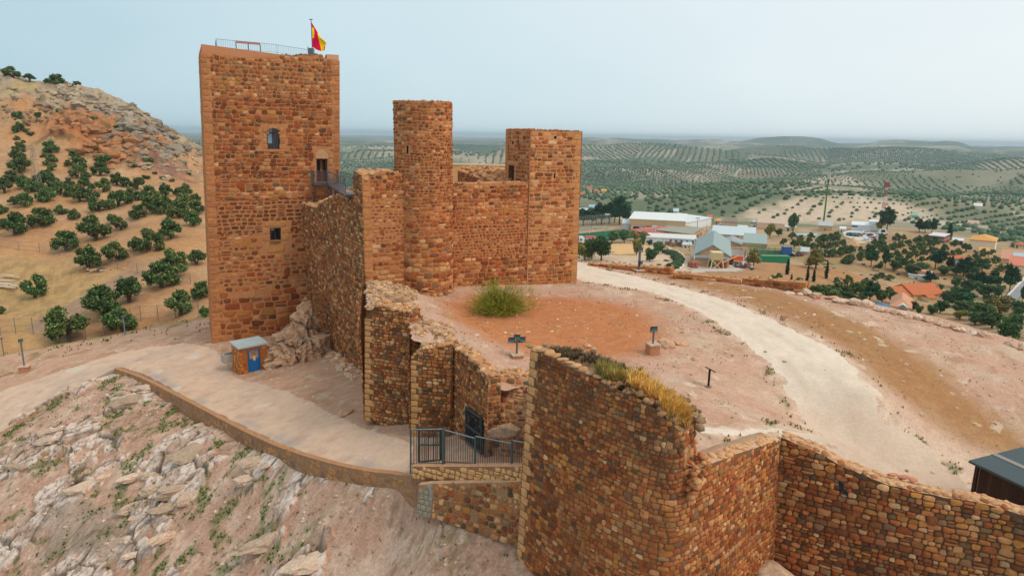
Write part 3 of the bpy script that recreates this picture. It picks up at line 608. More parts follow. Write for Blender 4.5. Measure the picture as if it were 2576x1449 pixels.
def backing(mb, fc, us, top, bot, colr, mat=1, holes=(), depth=0.6, rec=(0.3, .2, .15), zs=()):
    us = np.unique(np.r_[us, [h[0] for h in holes], [h[1] for h in holes]])
    lv = np.unique(np.r_[[h[2] for h in holes], [h[3] for h in holes], list(zs)]) if len(holes) or len(zs) else np.array([])
    T = np.array([top(u) for u in us]); B = np.array([bot(u) for u in us])
    Zs = [B] + [np.full(len(us), l) for l in lv] + [T]
    Z = np.clip(np.stack(Zs), B[None], T[None]); nr, nc = Z.shape
    V = fc.S(np.broadcast_to(us, Z.shape), Z, 0.0); idx = np.arange(nr * nc).reshape(nr, nc); F = []
    for r in range(nr - 1):
        for q in range(nc - 1):
            um = (us[q] + us[q + 1]) / 2; zm = (Z[r, q] + Z[r + 1, q]) / 2
            if any(h[0] < um < h[1] and h[2] < zm < h[3] for h in holes): continue
            F.append([idx[r, q], idx[r, q + 1], idx[r + 1, q + 1], idx[r + 1, q]])
    n1 = fbm(V[..., 0] * 1.3 + V[..., 1], V[..., 2], 2.2, 3, 15).reshape(-1, 1)
    mb.add(V.reshape(-1, 3), np.array(F), colr * (1 + .16 * n1), mat)
    for (ha, hb, za, zb) in holes:           # reveals
        a = [fc.S(*p, 0.0) for p in ((ha, za), (hb, za), (hb, zb), (ha, zb))]; b = [fc.S(*p, -depth) for p in ((ha, za), (hb, za), (hb, zb), (ha, zb))]
        for i in range(4): mb.poly([a[(i + 1) % 4], a[i], b[i], b[(i + 1) % 4]], np.array(rec), mat)
def wall_rest(mb, fc, us, top, bot, thick, colr, mat=1):       # top, back and ends of a free wall
    T = np.array([top(u) for u in us]); B = np.array([bot(u) for u in us])
    f = fc.S(us, T, 0.0); b = fc.S(us, T, -thick); lo = fc.S(us, B, -thick); lo[:, :2] = b[:, :2]
    lf = fc.S(us, B, 0.0); n = len(us); i = np.arange(n - 1)
    mid = (f + b) / 2; mid[:, 2] += 0.06
    mb.add(np.concatenate([f, mid, b]), np.concatenate([np.stack([i, i + 1, i + 1 + n, i + n], 1), np.stack([i + n, i + 1 + n, i + 1 + 2 * n, i + 2 * n], 1)]), colr, mat)
    mb.add(np.concatenate([b, lo]), np.stack([i, i + 1, i + 1 + n, i + n], 1), colr, mat)
    mb.poly([lf[0], f[0], b[0], lo[0]], colr, mat); mb.poly([f[-1], lf[-1], lo[-1], b[-1]], colr, mat)
# rounded boulder template
def _ico():
    p = (1 + 5 ** .5) / 2
    v = np.array([[-1, p, 0], [1, p, 0], [-1, -p, 0], [1, -p, 0], [0, -1, p], [0, 1, p], [0, -1, -p], [0, 1, -p], [p, 0, -1], [p, 0, 1], [-p, 0, -1], [-p, 0, 1]], float)
    f = [[0, 11, 5], [0, 5, 1], [0, 1, 7], [0, 7, 10], [0, 10, 11], [1, 5, 9], [5, 11, 4], [11, 10, 2], [10, 7, 6], [7, 1, 8], [3, 9, 4], [3, 4, 2], [3, 2, 6], [3, 6, 8], [3, 8, 9], [4, 9, 5], [2, 4, 11], [6, 2, 10], [8, 6, 7], [9, 8, 1]]
    return v / np.linalg.norm(v, axis=1)[:, None], np.array(f)
def subdiv(v, f, n=1):
    for _ in range(n):
        v = list(map(tuple, v)); d = {}; nf = []
        def mid(a, b):
            k = (min(a, b), max(a, b))
            if k not in d: q = (np.array(v[a]) + np.array(v[b])) / 2; v.append(tuple(q / np.linalg.norm(q))); d[k] = len(v) - 1
            return d[k]
        for a, b, c in f:
            x, y, z = mid(a, b), mid(b, c), mid(c, a); nf += [[a, x, z], [b, y, x], [c, z, y], [x, y, z]]
        v = np.array(v); f = np.array(nf)
    return v, f
ICO0 = _ico(); ICO1 = subdiv(*ICO0, 1); ICO2 = subdiv(*ICO0, 2); ICO3 = subdiv(*ICO0, 3)
def rocks(mb, P, size, cols, seed=1, tmpl=ICO0, flat=(.5, .9), jit=.22, mat=0):
    rng = np.random.RandomState(seed); P = np.array(P, float).reshape(-1, 3); n = len(P); v, f = tmpl
    s = np.broadcast_to(size, (n,))[:, None] * np.stack([rng.uniform(.8, 1.35, n), rng.uniform(.6, 1.0, n), rng.uniform(*flat, n)], 1) * .5
    q = v[None] * (1 + jit * rng.uniform(-1, 1, (n, len(v), 1))); q = q * s[:, None]
    tx = rng.uniform(-.4, .4, n)[:, None]; y2 = q[..., 1] * np.cos(tx) - q[..., 2] * np.sin(tx); z2 = q[..., 1] * np.sin(tx) + q[..., 2] * np.cos(tx)
    a = rng.uniform(0, 6.28, n)[:, None]; x3 = q[..., 0] * np.cos(a) - y2 * np.sin(a); y3 = q[..., 0] * np.sin(a) + y2 * np.cos(a)
    V = np.stack([x3, y3, z2], -1) + P[:, None]; F = (f[None] + (np.arange(n) * len(v))[:, None, None]).reshape(-1, 3)
    C = np.repeat(np.broadcast_to(cols, (n, 3)), len(v), 0); mb.add(V.reshape(-1, 3), F, C, mat)
def big_rock(name, c, size, colr, label, cat, seed, rz=0.0, tmpl=ICO3, amp=.28, sharp=.5, group=None, flat_bottom=True):
    v, f = tmpl; rng = np.random.RandomState(seed); q = v.copy()
    for _ in range(int(14 * sharp)):        # chop with planes: angular limestone
        nrm = rng.normal(size=3); nrm /= np.linalg.norm(nrm); d = q @ nrm; lim = rng.uniform(.55, .9); m = d > lim; q[m] -= ((d[m] - lim) * .9)[:, None] * nrm
    q *= (1 + amp * (1.1 * ridged(q[:, 0] * 1.3 + q[:, 2], q[:, 1] * 1.3 - q[:, 2] * .7, .9, 4, seed) - .6))[:, None]
    q = q * np.array(size) / 2; ca, sa = math.cos(rz), math.sin(rz); q = np.stack([q[:, 0] * ca - q[:, 1] * sa, q[:, 0] * sa + q[:, 1] * ca, q[:, 2]], 1)
    n = fbm(q[:, 0] * 1.2 + q[:, 2], q[:, 1] - q[:, 2], .6, 4, seed)[:, None]
    b = MB(); b.add(q, f, colr * (1 + .2 * n)); o = b.build(name, M_ROCK, None, tmpl is ICO3); o.location = tuple(c)
    return tag(o, label, cat, group)
TH = R(24.0); UD = np.array([math.cos(TH), math.sin(TH)]); VD = np.array([-math.sin(TH), math.cos(TH)])
MORT = srgb(186, 124, 80); MORT_L = srgb(200, 142, 98); MORT_D = srgb(116, 78, 50)
MS = [M_STONE, M_MORTAR]

# ------------------------------------------------------------------ main tower
KB = pt(535, 866, y=53.3); zb = KB[2]
kf = Face(KB, UD, 0.0, zb); _u, _z = kf.uv(504, 112); KLN = _u / (_z - zb); kf = Face(KB, UD, 0.0, zb, KLN); KW = 10.25
ztop = kf.uv(503, 112)[1]; KH = ztop - zb
KL = Face(KB + np.r_[VD * 7.0, 0], -VD, 0.0, zb)
keep = thing('square_tower', 'tall square stone tower with arched window and a flag on its roof', 'tower', (KB[0], KB[1], zb))
def box_uv(fc, x0, y0, x1, y1):
    a = fc.uv(x0, y0); b = fc.uv(x1, y1); return (min(a[0], b[0]), max(a[0], b[0]), min(a[1], b[1]), max(a[1], b[1]))
hA = box_uv(kf, 671, 321, 705, 376); hS = box_uv(kf, 679, 574, 707, 606); hD = box_uv(kf, 796, 400, 824, 458)
holes = [hA, hS, hD]
zt_l = ztop; zt_r = kf.uv(840, 152)[1]
def ktop(u): return np.interp(u, [0, 2.4, 2.5, 8.8, 9.0, KW], [ztop - .55, ztop - .75, ztop - .85, zt_r + .35, zt_r + .05, zt_r - .05]) + 0.12 * pnoise(np.asarray(u) * 1.7, 3.3)
b = MB()
backing(b, kf, np.arange(0, KW + .01, KW / 30), ktop, lambda u: zb - 1.5 + 0 * np.asarray(u), MORT, holes=holes, depth=.75, rec=srgb(150, 100, 66))
_t = pt(499, 135, y=float((KB[:2] + VD * 7.0)[1]))[:2] - UD * KLN * KH; _b = KB[:2] + VD * 7.0; _b = _b + UD * np.dot(_t - _b, UD); kl = Face(_b, KB[:2] - _b, KLN, zb)
backing(b, kl, np.arange(0, 7.01, .7), lambda u: ztop - .5 + 0 * np.asarray(u), lambda u: zb - 6 + 0 * np.asarray(u), MORT_L)
kr = Face(KB + np.r_[UD * KW, 0], VD, -KLN, zb); backing(b, kr, np.arange(0, 7.01, .7), lambda u: zt_r + 0 * np.asarray(u), lambda u: zb - 6 + 0 * np.asarray(u), MORT)
kb = Face(KB + np.r_[UD * KW + VD * 7.0, 0], -UD, 0.0, zb, -KLN); backing(b, kb, np.arange(0, KW, 1.0), lambda u: zt_r + 0 * np.asarray(u), lambda u: zb - 6 + 0 * np.asarray(u), MORT)
zr = zt_r - .4; b.poly([np.r_[(KB[:2] + UD * (i * KW + KLN * KH) + VD * j * 7.0), zr] for i, j in ((0.03, .03), (.97, .03), (.97, .97), (.03, .97))], srgb(190, 140, 105), 1)
# upper third: mixed small stones; middle: dark closely set; lower: dark stones in wide pale joints
zs_ = lambda f: zb + KH * f
near = [(h[0] - .28, h[1] + .28, h[2] - .12, h[3] + .28) for h in holes]; near[1] = (hS[0] - .45, hS[1] + .5, hS[2] - .95, hS[3] + .55); near[2] = (hD[0] - .12, hD[1] + .42, hD[2] - .05, hD[3] + .75)
qu0, qu1 = .62, KW - .62
stones(b, kf, qu0, qu1, zs_(.83), ztop, (.24, .36), (.9, 1.6), .05, .06, pal([4, 2.4, 3, 3, 2.6, 1.1, 2, .6]), 11, top=ktop, holes=near, sq=3)
stones(b, kf, qu0, qu1, zs_(.575), zs_(.83), (.24, .38), (1.0, 1.9), .03, .05, pal([5, 4.5, 4.5, 1.2, .8, .35, 1, .7]), 12, holes=near, sq=3.6)
stones(b, kf, qu0, qu1, zs_(.50), zs_(.575), (.24, .38), (1.2, 2.2), .05, .05, pal([5, 3, 4, 3, 2, .9, 1, .5]), 13, holes=near, sq=3.4)
stones(b, kf, qu0, qu1, zs_(.385), zs_(.50), (.27, .35), (1.2, 2.2), .10, .06, pal([1.5, 7, 5, .3, 2, .1, .4, 1.4]), 14, holes=near, sq=3.2)
stones(b, kf, qu0, qu1, zs_(.18), zs_(.385), (.30, .48), (1.1, 2.0), .13, .045, pal([4, 4.5, 5, 2.0, 1.5, .35, 1, .6]), 15, holes=near, sq=3.0, drop=.12)
stones(b, kf, qu0, qu1, zb - .8, zs_(.18), (.40, .58), (1.1, 2.2), .09, .05, pal([5, 4, 5, 2.0, .8, .3, 1, .5]), 16, holes=near, sq=3.8, drop=.06)
stones(b, kf, 0, KW, zb, ztop, 0, 0, .035, .035, ashc(B_ASH * .98, .18), 17, lay=quoins(kf, 1, 0.0, zb, ztop - .6, 5), sq=5, jit=.045, trim=0.0, rot=0)
stones(b, kf, 0, KW, zb, ztop, 0, 0, .035, .035, ashc(B_ASH * .92, .18), 18, lay=quoins(kf, -1, KW, zb, zt_r - .1, 6), sq=5, jit=.045, rot=0)
stones(b, kl, 0, 7.0, zb - 1, ztop - .6, (.32, .46), (1.3, 2.6), .03, .03, ashc(B_ASH * .95), 19, sq=6, jit=.03)
# dressed surrounds
def surround(mb, fc, h, lay, seed, base=B_ASH): stones(mb, fc, -1, 99, -99, 99, 0, 0, .03, .06, ashc(base), seed, lay=lay, sq=7, jit=.02, rot=0)
ha, hb, za, zb2 = hA; sy = [(ha - .17, za + .2 + .42 * i, .32 if i % 2 else .42, .40) for i in range(4)] + [(hb + .2, za + .2 + .42 * i, .40 if i % 2 else .55, .40) for i in range(4)]
mid = (ha + hb) / 2
surround(b, kf, hA, sy + [(mid, za - .14, hb - ha + .7, .24)], 21)
for i in range(9):                           # voussoirs of the arch
    t = math.pi * (i + .5) / 9; r_ = (hb - ha) / 2 + .16
    surround(b, kf, hA, [(mid - r_ * math.cos(t), zb2 - .5 + (r_ + .1) * math.sin(t) * .72, .26, .28)], 30 + i, srgb(186, 124, 78))
ha, hb, za, zb2 = hS
surround(b, kf, hS, [(ha - .3, za + .27, .55, .55), (ha - .3, za + .85, .55, .5), (hb + .32, za + .27, .58, .55), (hb + .32, za + .85, .58, .5), ((ha + hb) / 2, zb2 + .32, 1.7, .52), ((ha + hb) / 2, za - .52, 1.5, .92)], 41, srgb(186, 126, 76))
ha, hb, za, zb2 = hD
surround(b, kf, hD, [(hb + .25, za + .4 + .6 * i, .42, .58) for i in range(4)], 42, srgb(186, 126, 84))
pk = [kf.S(ha - .08, zb2 + .02, .05), kf.S(hb + .1, zb2 + .02, .05), kf.S(hb + .02, zb2 + .45, .05), kf.S((ha + hb) / 2 + .12, zb2 + .78, .05), kf.S((ha + hb) / 2 - .25, zb2 + .74, .05), kf.S(ha - .05, zb2 + .42, .05)]
b.poly(pk, srgb(196, 146, 108), 1); b.loft([np.array(pk), np.array(pk) - np.r_[kf.n * .2, 0]], srgb(196, 146, 108), 1, cap=False)
rng = np.random.RandomState(4)
for i in range(34):
    u = rng.uniform(2.5, 8.6); rocks(b, [kf.S(u, float(ktop(u)) + .02, -.25)], .34, B_GRY * rng.uniform(.7, 1.3), 100 + i, ICO1)
b.build('wall', MS, keep, True)
# rendered parapet round the roof
b = MB(); pc = srgb(196, 128, 88)
pc_pts = lambda u0, u1, z0, z1, t: [kf.S(u0, z0, -.02 - t), kf.S(u1, z0, -.02 - t), kf.S(u1, z0, -.02), kf.S(u0, z0, -.02)]
for (u0, u1, zlo, z0, z1) in ((0.06, 6.2, ztop - 1.3, ztop + .02, ztop - .42),):
    f = [kf.S(u0, zlo, -.03), kf.S(u1, zlo, -.03), kf.S(u1, z1, -.03), kf.S(u0, z0, -.03)]; k_ = [p - np.r_[kf.n * .45, 0] for p in f]; b.loft([np.array(f), np.array(k_)], pc)
f = [kf.S(u, z, -.03) for u, z in ((9.25, zt_r - .5), (KW - .06, zt_r - .5), (KW - .06, zt_r + .42), (9.25, zt_r + .42))]; b.loft([np.array(f), np.array(f) - np.r_[kf.n * 1.1, 0]], srgb(206, 150, 118))
f = [kl.S(u, z, -.05) for u, z in ((0, ztop - 1), (6.9, ztop - 1), (6.9, ztop), (0, ztop - .1))]; b.loft([np.array(f), np.array(f) - np.r_[kl.n * .45, 0]], pc)
b.build('parapet', M_PLASTER, keep)
# roof railing
b = MB(); q0 = kf.uv(543, 113); rc = srgb(74, 84, 92)
rp = [kf.S(1.15, ztop - .05, -1.6), kf.S(5.6, ztop - .18, -1.6), kf.S(8.4, ztop - .42, -1.6)]
p_l = np.array([*(kf.S(0.9, 0, -.4)[:2]), ztop + .02])
rail_h = .68
def rail(mb, A, B, n, hh, r=.009, c=rc, zb_=0.0):
    mb.tube(A + [0, 0, hh], B + [0, 0, hh], r * 1.5, c, 6); mb.tube(A + [0, 0, .08], B + [0, 0, .08], r * 1.2, c, 6)
    for i in range(n + 1): p = A + (B - A) * i / n; mb.tube(p - [0, 0, zb_ if i in (0, n) else -.08], p + [0, 0, hh], r * (1.6 if i in (0, n) else .8), c, 5)
rail(b, rp[0], rp[1], 34, rail_h, zb_=1.0); rail(b, rp[1], rp[2], 22, rail_h - .02, zb_=1.0); rail(b, rp[0] + np.r_[VD * 3, 0], rp[0], 20, rail_h, zb_=1.0)
rail(b, rp[0] + np.r_[VD * 6, -.3], rp[0] + np.r_[VD * 6 + UD * 7, -.3], 40, rail_h, zb_=1.0)
b.build('roof_railing', M_METAL, keep)
b = MB(); s0 = kf.S(2.55, ztop + .62, -2.2); s1 = kf.S(4.35, ztop + .58, -2.2); dn = np.r_[kf.n * .5, -.18]
b.loft([np.array([s0, s1, s1 + dn, s0 + dn]), np.array([s0, s1, s1 + dn, s0 + dn]) + [0, 0, .06]], srgb(176, 112, 92))
for f in (0, .5, 1): p = s0 + (s1 - s0) * f + dn * .5; b.tube(p + [0, 0, -1.3], p, .03, srgb(90, 70, 60), 6)
b.build('information_board', M_WOOD, keep)
# openings
def recess(h, d=.55): return [kf.S(h[0], h[2], -d), kf.S(h[1], h[2], -d), kf.S(h[1], h[3], -d), kf.S(h[0], h[3], -d)]
ha, hb, za, zb2 = hA; w_ = hb - ha; hh_ = zb2 - za
b = MB(); mid = (ha + hb) / 2; n = 14; zsp = zb2 - w_ * .42        # spandrels turn the square opening into an arch
arc = [(mid - w_ / 2 * math.cos(math.pi * i / n), zsp + (zb2 - zsp) * math.sin(math.pi * i / n)) for i in range(n + 1)]
for i in range(n):
    f = [kf.S(arc[i][0], arc[i][1], -.02), kf.S(arc[i + 1][0], arc[i + 1][1], -.02), kf.S(arc[i + 1][0], zb2 + .01, -.02), kf.S(arc[i][0], zb2 + .01, -.02)]
    b.loft([np.array(f), np.array(f) - np.r_[kf.n * .5, 0]], srgb(176, 118, 76))
for u in (ha, hb): b.box(kf.S(u + (.06 if u == ha else -.06), zsp, .0), (.16, .2, .12), u=UD, colr=srgb(196, 136, 90))
wa = b.build('arched_window', M_STONE, keep); wa['label'] = 'arched window with dark frame high in the tower face'
b = MB(); fr = srgb(96, 74, 60); d = -.42
for u0, u1, z0, z1 in ((ha, ha + .08, za, zsp), (hb - .08, hb, za, zsp), (mid - .05, mid + .05, za, zsp), (ha, hb, zsp - .05, zsp + .05), (ha, hb, za, za + .08), (ha, mid, za + .36, za + .43)):
    b.box(kf.S((u0 + u1) / 2, (z0 + z1) / 2, d), (u1 - u0, .08, z1 - z0), u=UD, colr=fr)
b.build('frame', M_WOOD, wa)
b = MB(); b.poly(recess(hA, .5), srgb(16, 22, 26)); b.build('pane', M_GLASS, wa)
b = MB(); ms = [kf.S(u, z, -.47) for u, z in ((ha + .1, za + .45), (mid - .08, za + .45), (mid - .08, zsp + .3), (ha + .1, zsp + .16))]; b.poly(ms, srgb(140, 172, 190)); b.build('painted_daylight', M_GLASS, wa)  # pale sheet before the pane, painted as daylight from a far window
ha, hb, za, zb2 = hS
b = MB(); b.box(kf.S((ha + hb) / 2, za + .03, .0), (hb - ha, .5, .06), u=UD, colr=srgb(160, 112, 80)); ws = b.build('square_window', M_STONE, keep); ws['label'] = 'small square window with dressed stone surround low in the tower face'
b = MB(); mid = (ha + hb) / 2
for u0, u1, z0, z1 in ((ha, ha + .06, za, zb2), (hb - .06, hb, za, zb2), (mid - .04, mid + .04, za, zb2), (ha, hb, zb2 - .08, zb2), (ha, hb, za, za + .1)): b.box(kf.S((u0 + u1) / 2, (z0 + z1) / 2, -.40), (u1 - u0, .08, z1 - z0), u=UD, colr=srgb(70, 66, 62))
b.build('frame', M_WOOD, ws); b = MB(); b.poly(recess(hS, .5), srgb(14, 18, 20)); b.build('pane', M_GLASS, ws)
b = MB(); b.poly([kf.S(u, z, -.47) for u, z in ((ha + .08, zb2 - .26), (mid - .06, zb2 - .26), (mid - .06, zb2 - .1), (ha + .08, zb2 - .1))], srgb(190, 205, 210)); b.build('painted_daylight', M_GLASS, ws)  # pale patch coloured in as daylight showing through the room
ha, hb, za, zb2 = hD; b = MB()
for i in range(2):
    u0 = ha + (hb - ha) * i / 2; u1 = ha + (hb - ha) * (i + 1) / 2
    for a_, c_, z0, z1, cc, dd in ((u0, u0 + .1, za, zb2, srgb(110, 62, 38), .3), (u1 - .1, u1, za, zb2, srgb(110, 62, 38), .3), (u0, u1, za, za + .75, srgb(96, 52, 32), .33), (u0, u1, zb2 - .12, zb2, srgb(110, 62, 38), .3), (u0, u1, za + .75, zb2, srgb(26, 20, 18), .36)):
        b.box(kf.S((a_ + c_) / 2, (z0 + z1) / 2, -dd), (c_ - a_, .06, z1 - z0), u=UD, colr=cc)
kd = b.build('door', M_WOOD, keep); kd['label'] = 'brown double door reached by the metal walkway'
b = MB(); b.box(kf.S((ha + hb) / 2 - .06, za + .95, -.24), (.03, .06, .16), u=UD, colr=srgb(190, 170, 110)); b.build('handle', M_METAL, kd)

# ------------------------------------------------------------------ flag
fpx = kf.S(8.62, ztop - .5, -.9); FB = np.array(pt(786, 133, y=fpx[1])); FT = np.array(pt(785, 50, y=fpx[1]))
FT[0] = FB[0]
flag = thing('flagpole', 'slim flagpole with a red and yellow flag on the tallest tower roof', 'flag', FB)
b = MB(); b.tube(FB - [0, 0, .4], FT, .035, srgb(70, 78, 90), 8, .028); b.box(FT + [0, 0, .0], (.26, .26, .03), colr=srgb(80, 86, 92)); b.build('pole', M_METAL, flag)
b = MB(); b.box(FB + [-.1, 0, .05], (.42, .4, .55), colr=srgb(96, 104, 108)); b.tube(FB + [-.35, 0, -.3], FB + [-.35, 0, .45], .03, srgb(90, 96, 100), 6); b.build('base', M_METAL, flag)
nu, nv = 34, 24; sc_ = np.linalg.norm(FT - FB) / 83.0
def flagpt(s, t):   # s down the hoist 0..1, t along the fly 0..1; hangs from the top corner, fly end drooping
    hx, hz = 1.0, 7 + 62 * s            # hoist from y=57 to 119 (photo units below the pole top)
    fx, fz = 1 + 40 * (1 - .20 * s) , 66 + 10 * s
    a = t ** 1.15
    x = hx + (fx - hx) * t * (0.55 + .45 * s) + (1 - s) * 16 * t * t * (1 if True else 0)
    z = hz + (fz - hz) * a * (1 - s) * 0.93 + s * (8 * math.sin(t * 2.4) + 6 * t - 3.5 * t)
    y = 6.5 * math.sin(t * 6.2 + s * 3.0) * (0.25 + t) * (1 - .25 * s) + 4 * math.sin(s * 9 + t * 3) * t
    return FT + np.array([x * sc_, y * sc_ * .55, -z * sc_])
V = np.array([flagpt(i / nv, j / nu) for i in range(nv + 1) for j in range(nu + 1)]); idx = np.arange((nv + 1) * (nu + 1)).reshape(nv + 1, nu + 1)
C = np.array([srgb(214, 0, 60) if (i / nv < .25 or i / nv > .75) else srgb(255, 214, 0) for i in range(nv + 1) for j in range(nu + 1)])
b = MB()
for i in range(nv):
    for j_ in range(nu):
        vv = V[[idx[i, j_], idx[i, j_ + 1], idx[i + 1, j_ + 1], idx[i + 1, j_]]]; ce = vv.mean(0) - FT; fx_, fz_ = ce[0] / sc_, -ce[2] / sc_
        yl_ = fx_ > 15 + 6 * (fz_ - 26) / 37 and not (fz_ > 66 and fx_ > 31); hoist = fx_ < 6.5 and 20 < fz_ < 46
        b.add(vv, [[0, 1, 2, 3]], srgb(255, 206, 0) if (yl_ or hoist) else srgb(226, 4, 62))
b.build('flag', M_CLOTH, flag)
# ------------------------------------------------------------------ curtain wall between the tall tower and the round tower
FP = lambda P: np.array(P[:2])
BCp = FP(pt(915, 600, y=42.0)); KA = FP(kf.S(kf.uv(768, 700)[0], -10, 0))
cA = Face(KA, BCp - KA, 0.0, -2); LA = np.linalg.norm(BCp - KA)
zA0 = cA.uv(768, 515)[1]; zA1 = cA.uv(880, 513)[1]; zA2 = cA.uv(913, 440)[1]; uS = cA.uv(889, 470)[0]
def tA(u): return np.interp(u, [0, LA * .3, LA * .33, uS - 2.2, uS - .8, uS - .02, uS + .02, LA], [zA0, zA0 + .1, zA0 + .5, zA1 + .7, zA1, zA1 - .2, zA2 + .1, zA2 - .1]) + .16 * pnoise(np.asarray(u) * 1.3, 7.7)
bA = lambda u: np.interp(u, [0, LA], [-18.0, -16.6])
curt = thing('curtain_wall', 'long rough stone wall running from the tallest tower towards the round tower', 'wall', (BCp[0], BCp[1], -15.5))
b = MB(); us = np.arange(0, LA + .01, LA / 40); backing(b, cA, us, tA, bA, MORT_D * 1.25); wall_rest(b, cA, us, tA, bA, 1.1, MORT_L)
stones(b, cA, 0, LA, -18, zA2 + .6, (.17, .30), (1.0, 2.2), .035, .07, pal([4, 3.5, 2.5, 3, 3.2, 1.5, 2, 1]), 51, top=tA, bot=bA, sq=2.8, jit=.1)
rng = np.random.RandomState(5)
for i in range(150):
    u = rng.uniform(0, LA); rocks(b, [cA.S(u, float(tA(u)) + .02, -rng.uniform(0, 1.1))], rng.uniform(.2, .42), lerp(B_LGT, B_PAL, rng.uniform()), 200 + i, ICO1)
# the short return beside the round tower
cB = Face(BCp, UD, 0.0, -2); LB = cB.uv(1024, 560)[0]; zB = cB.uv(915, 442)[1]; zBb = -11
tB = lambda u: np.interp(u, [0, .35, .6, 1.2, LB], [zB - .1, zB - .25, zB + .1, zB + .3, zB + .1]) + .12 * pnoise(np.asarray(u) * 2.1, 2.7); bB = lambda u: zBb + 0 * np.asarray(u)
us = np.arange(0, LB + .6, .2); backing(b, cB, us, tB, bB, MORT); wall_rest(b, cB, us, tB, bB, 1.2, MORT_L)
z1 = cB.uv(960, 500)[1]; z2 = cB.uv(960, 620)[1]
stones(b, cB, .5, LB + .5, z1, zB + .6, (.17, .27), (1.0, 2.0), .035, .05, pal([5, 3.5, 4, 2.5, 1.5, 1.3, 2, .5]), 52, top=tB, sq=3)
stones(b, cB, .5, LB + .5, z2, z1, (.17, .26), (1.0, 1.8), .09, .04, pal([4, 3.5, 5, 2.0, 1.5, .6, 2, .5]), 53, sq=2.8, drop=.1)
stones(b, cB, .5, LB + .5, zBb, z2, (.20, .34), (1.2, 2.4), .04, .04, pal([6, 3, 3, 3.5, 1, 1.6, 2, .5]), 54, sq=3.8, drop=.03)
stones(b, cB, 0, LB, zBb, zB - .3, 0, 0, .03, .04, ashc(srgb(190, 126, 76)), 55, lay=quoins(cB, 1, 0, zBb, zB - .3, 7, (.28, .4), .62, .38), sq=7, jit=.02, rot=0)
for i in range(46):
    u = rng.uniform(0, LB); rocks(b, [cB.S(u, float(tB(u)) + .03, -rng.uniform(0, 1.2))], rng.uniform(.16, .34), lerp(B_LGT, B_PAL, rng.uniform()), 400 + i, ICO1)
b.build('wall', MS, curt, True)

# ------------------------------------------------------------------ round tower
CC = np.array([-5.86, 44.6]); CR = 1.88
a = np.linspace(math.pi * 1.12, math.pi * 2.12, 60); circ = [CC + CR * np.array([math.cos(t), math.sin(t)]) for t in a]
cC = Curve(circ, 0.002, -10); zC = cC.S(0, 0)[2] + pt(1062, 256, y=43.2)[2]; zCb = -11.2
rt = thing('round_tower', 'slender round stone tower with one narrow slit, between the two square towers', 'tower', (CC[0], CC[1], -10.3))
uF = cC.L[-1]
def slit_u(px, py):
    best = min(np.linspace(0, uF, 400), key=lambda u: abs((lambda p: (CMn.T @ p)[0] / -(CMn.T @ p)[2] * FPX + 1288)(cC.S(u, pt(px, py, y=43)[2])) - px)); return best
uS_ = slit_u(1026, 377); zS_ = pt(1026, 377, y=43.3)[2]; hC = (uS_ - .09, uS_ + .09, zS_ - .25, zS_ + .25)
tC = lambda u: zC + .05 * pnoise(np.asarray(u) * 2.0, 5.1); bC = lambda u: zCb + 0 * np.asarray(u)
b = MB(); backing(b, cC, np.linspace(0, uF, 90), tC, bC, MORT, holes=[hC], depth=.5, rec=(.03, .02, .015))
ring = np.array([np.r_[CC + CR * np.array([math.cos(t), math.sin(t)]), 0] for t in np.linspace(0, 2 * math.pi, 48, endpoint=False)])
ring[:, :2] = CC + (ring[:, :2] - CC) * .9; b.loft([ring * [1, 1, 0] + [0, 0, zCb], ring * [1, 1, 0] + [0, 0, zC - .02]], MORT_L, 1)
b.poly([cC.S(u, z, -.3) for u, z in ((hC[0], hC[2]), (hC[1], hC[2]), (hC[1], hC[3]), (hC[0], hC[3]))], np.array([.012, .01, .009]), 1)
z1 = pt(1062, 300, y=43)[2]; z2 = pt(1062, 490, y=43)[2]; z3 = pt(1062, 600, y=43)[2]; z4 = pt(1062, 668, y=43)[2]; hc = [(hC[0] - .02, hC[1] + .02, hC[2], hC[3])]
stones(b, cC, 0, uF, z1, zC, (.16, .24), (1.0, 2.0), .035, .05, pal([5, 3, 5, 2.5, 1.6, .8, 2, 1]), 61, top=tC, sq=3)
stones(b, cC, 0, uF, z2, z1, (.15, .24), (1.0, 2.0), .05, .055, pal([5, 3, 5, 2.5, 1.4, 1, 2, .8]), 62, holes=hc, sq=2.8, jit=.1, drop=.04)
stones(b, cC, 0, uF, z3, z2, (.18, .30), (1.1, 2.2), .04, .045, pal([6, 2.5, 4, 3.5, 1.4, 1.2, 2, .4]), 63, sq=3.4)
stones(b, cC, 0, uF, zCb, z3, (.24, .40), (1.0, 2.2), .035, .06, pal([4, 2, 2, 4.5, 3, 2.4, 2, .8]), 64, sq=3.2, jit=.09)
fp = [cC.S(u, -10.15, .12) for u in np.linspace(uF * .1, uF * .95, 13)]; rng = np.random.RandomState(8)
rocks(b, fp, rng.uniform(.25, .55, 13), np.array([lerp(B_LGT, B_GRY, rng.uniform()) for _ in fp]), 65, ICO1, jit=.15)
U = rng.uniform(0, uF, 90); P = cC.S(U, zC + .0 * U, -rng.uniform(.02, .3, 90)); rocks(b, P, rng.uniform(.12, .30, 90), np.array([lerp(B_ORG, B_LGT, rng.uniform()) * rng.uniform(.8, 1.1) for _ in P]), 66, ICO0, (.4, .8))
b.build('wall', MS, rt, True)

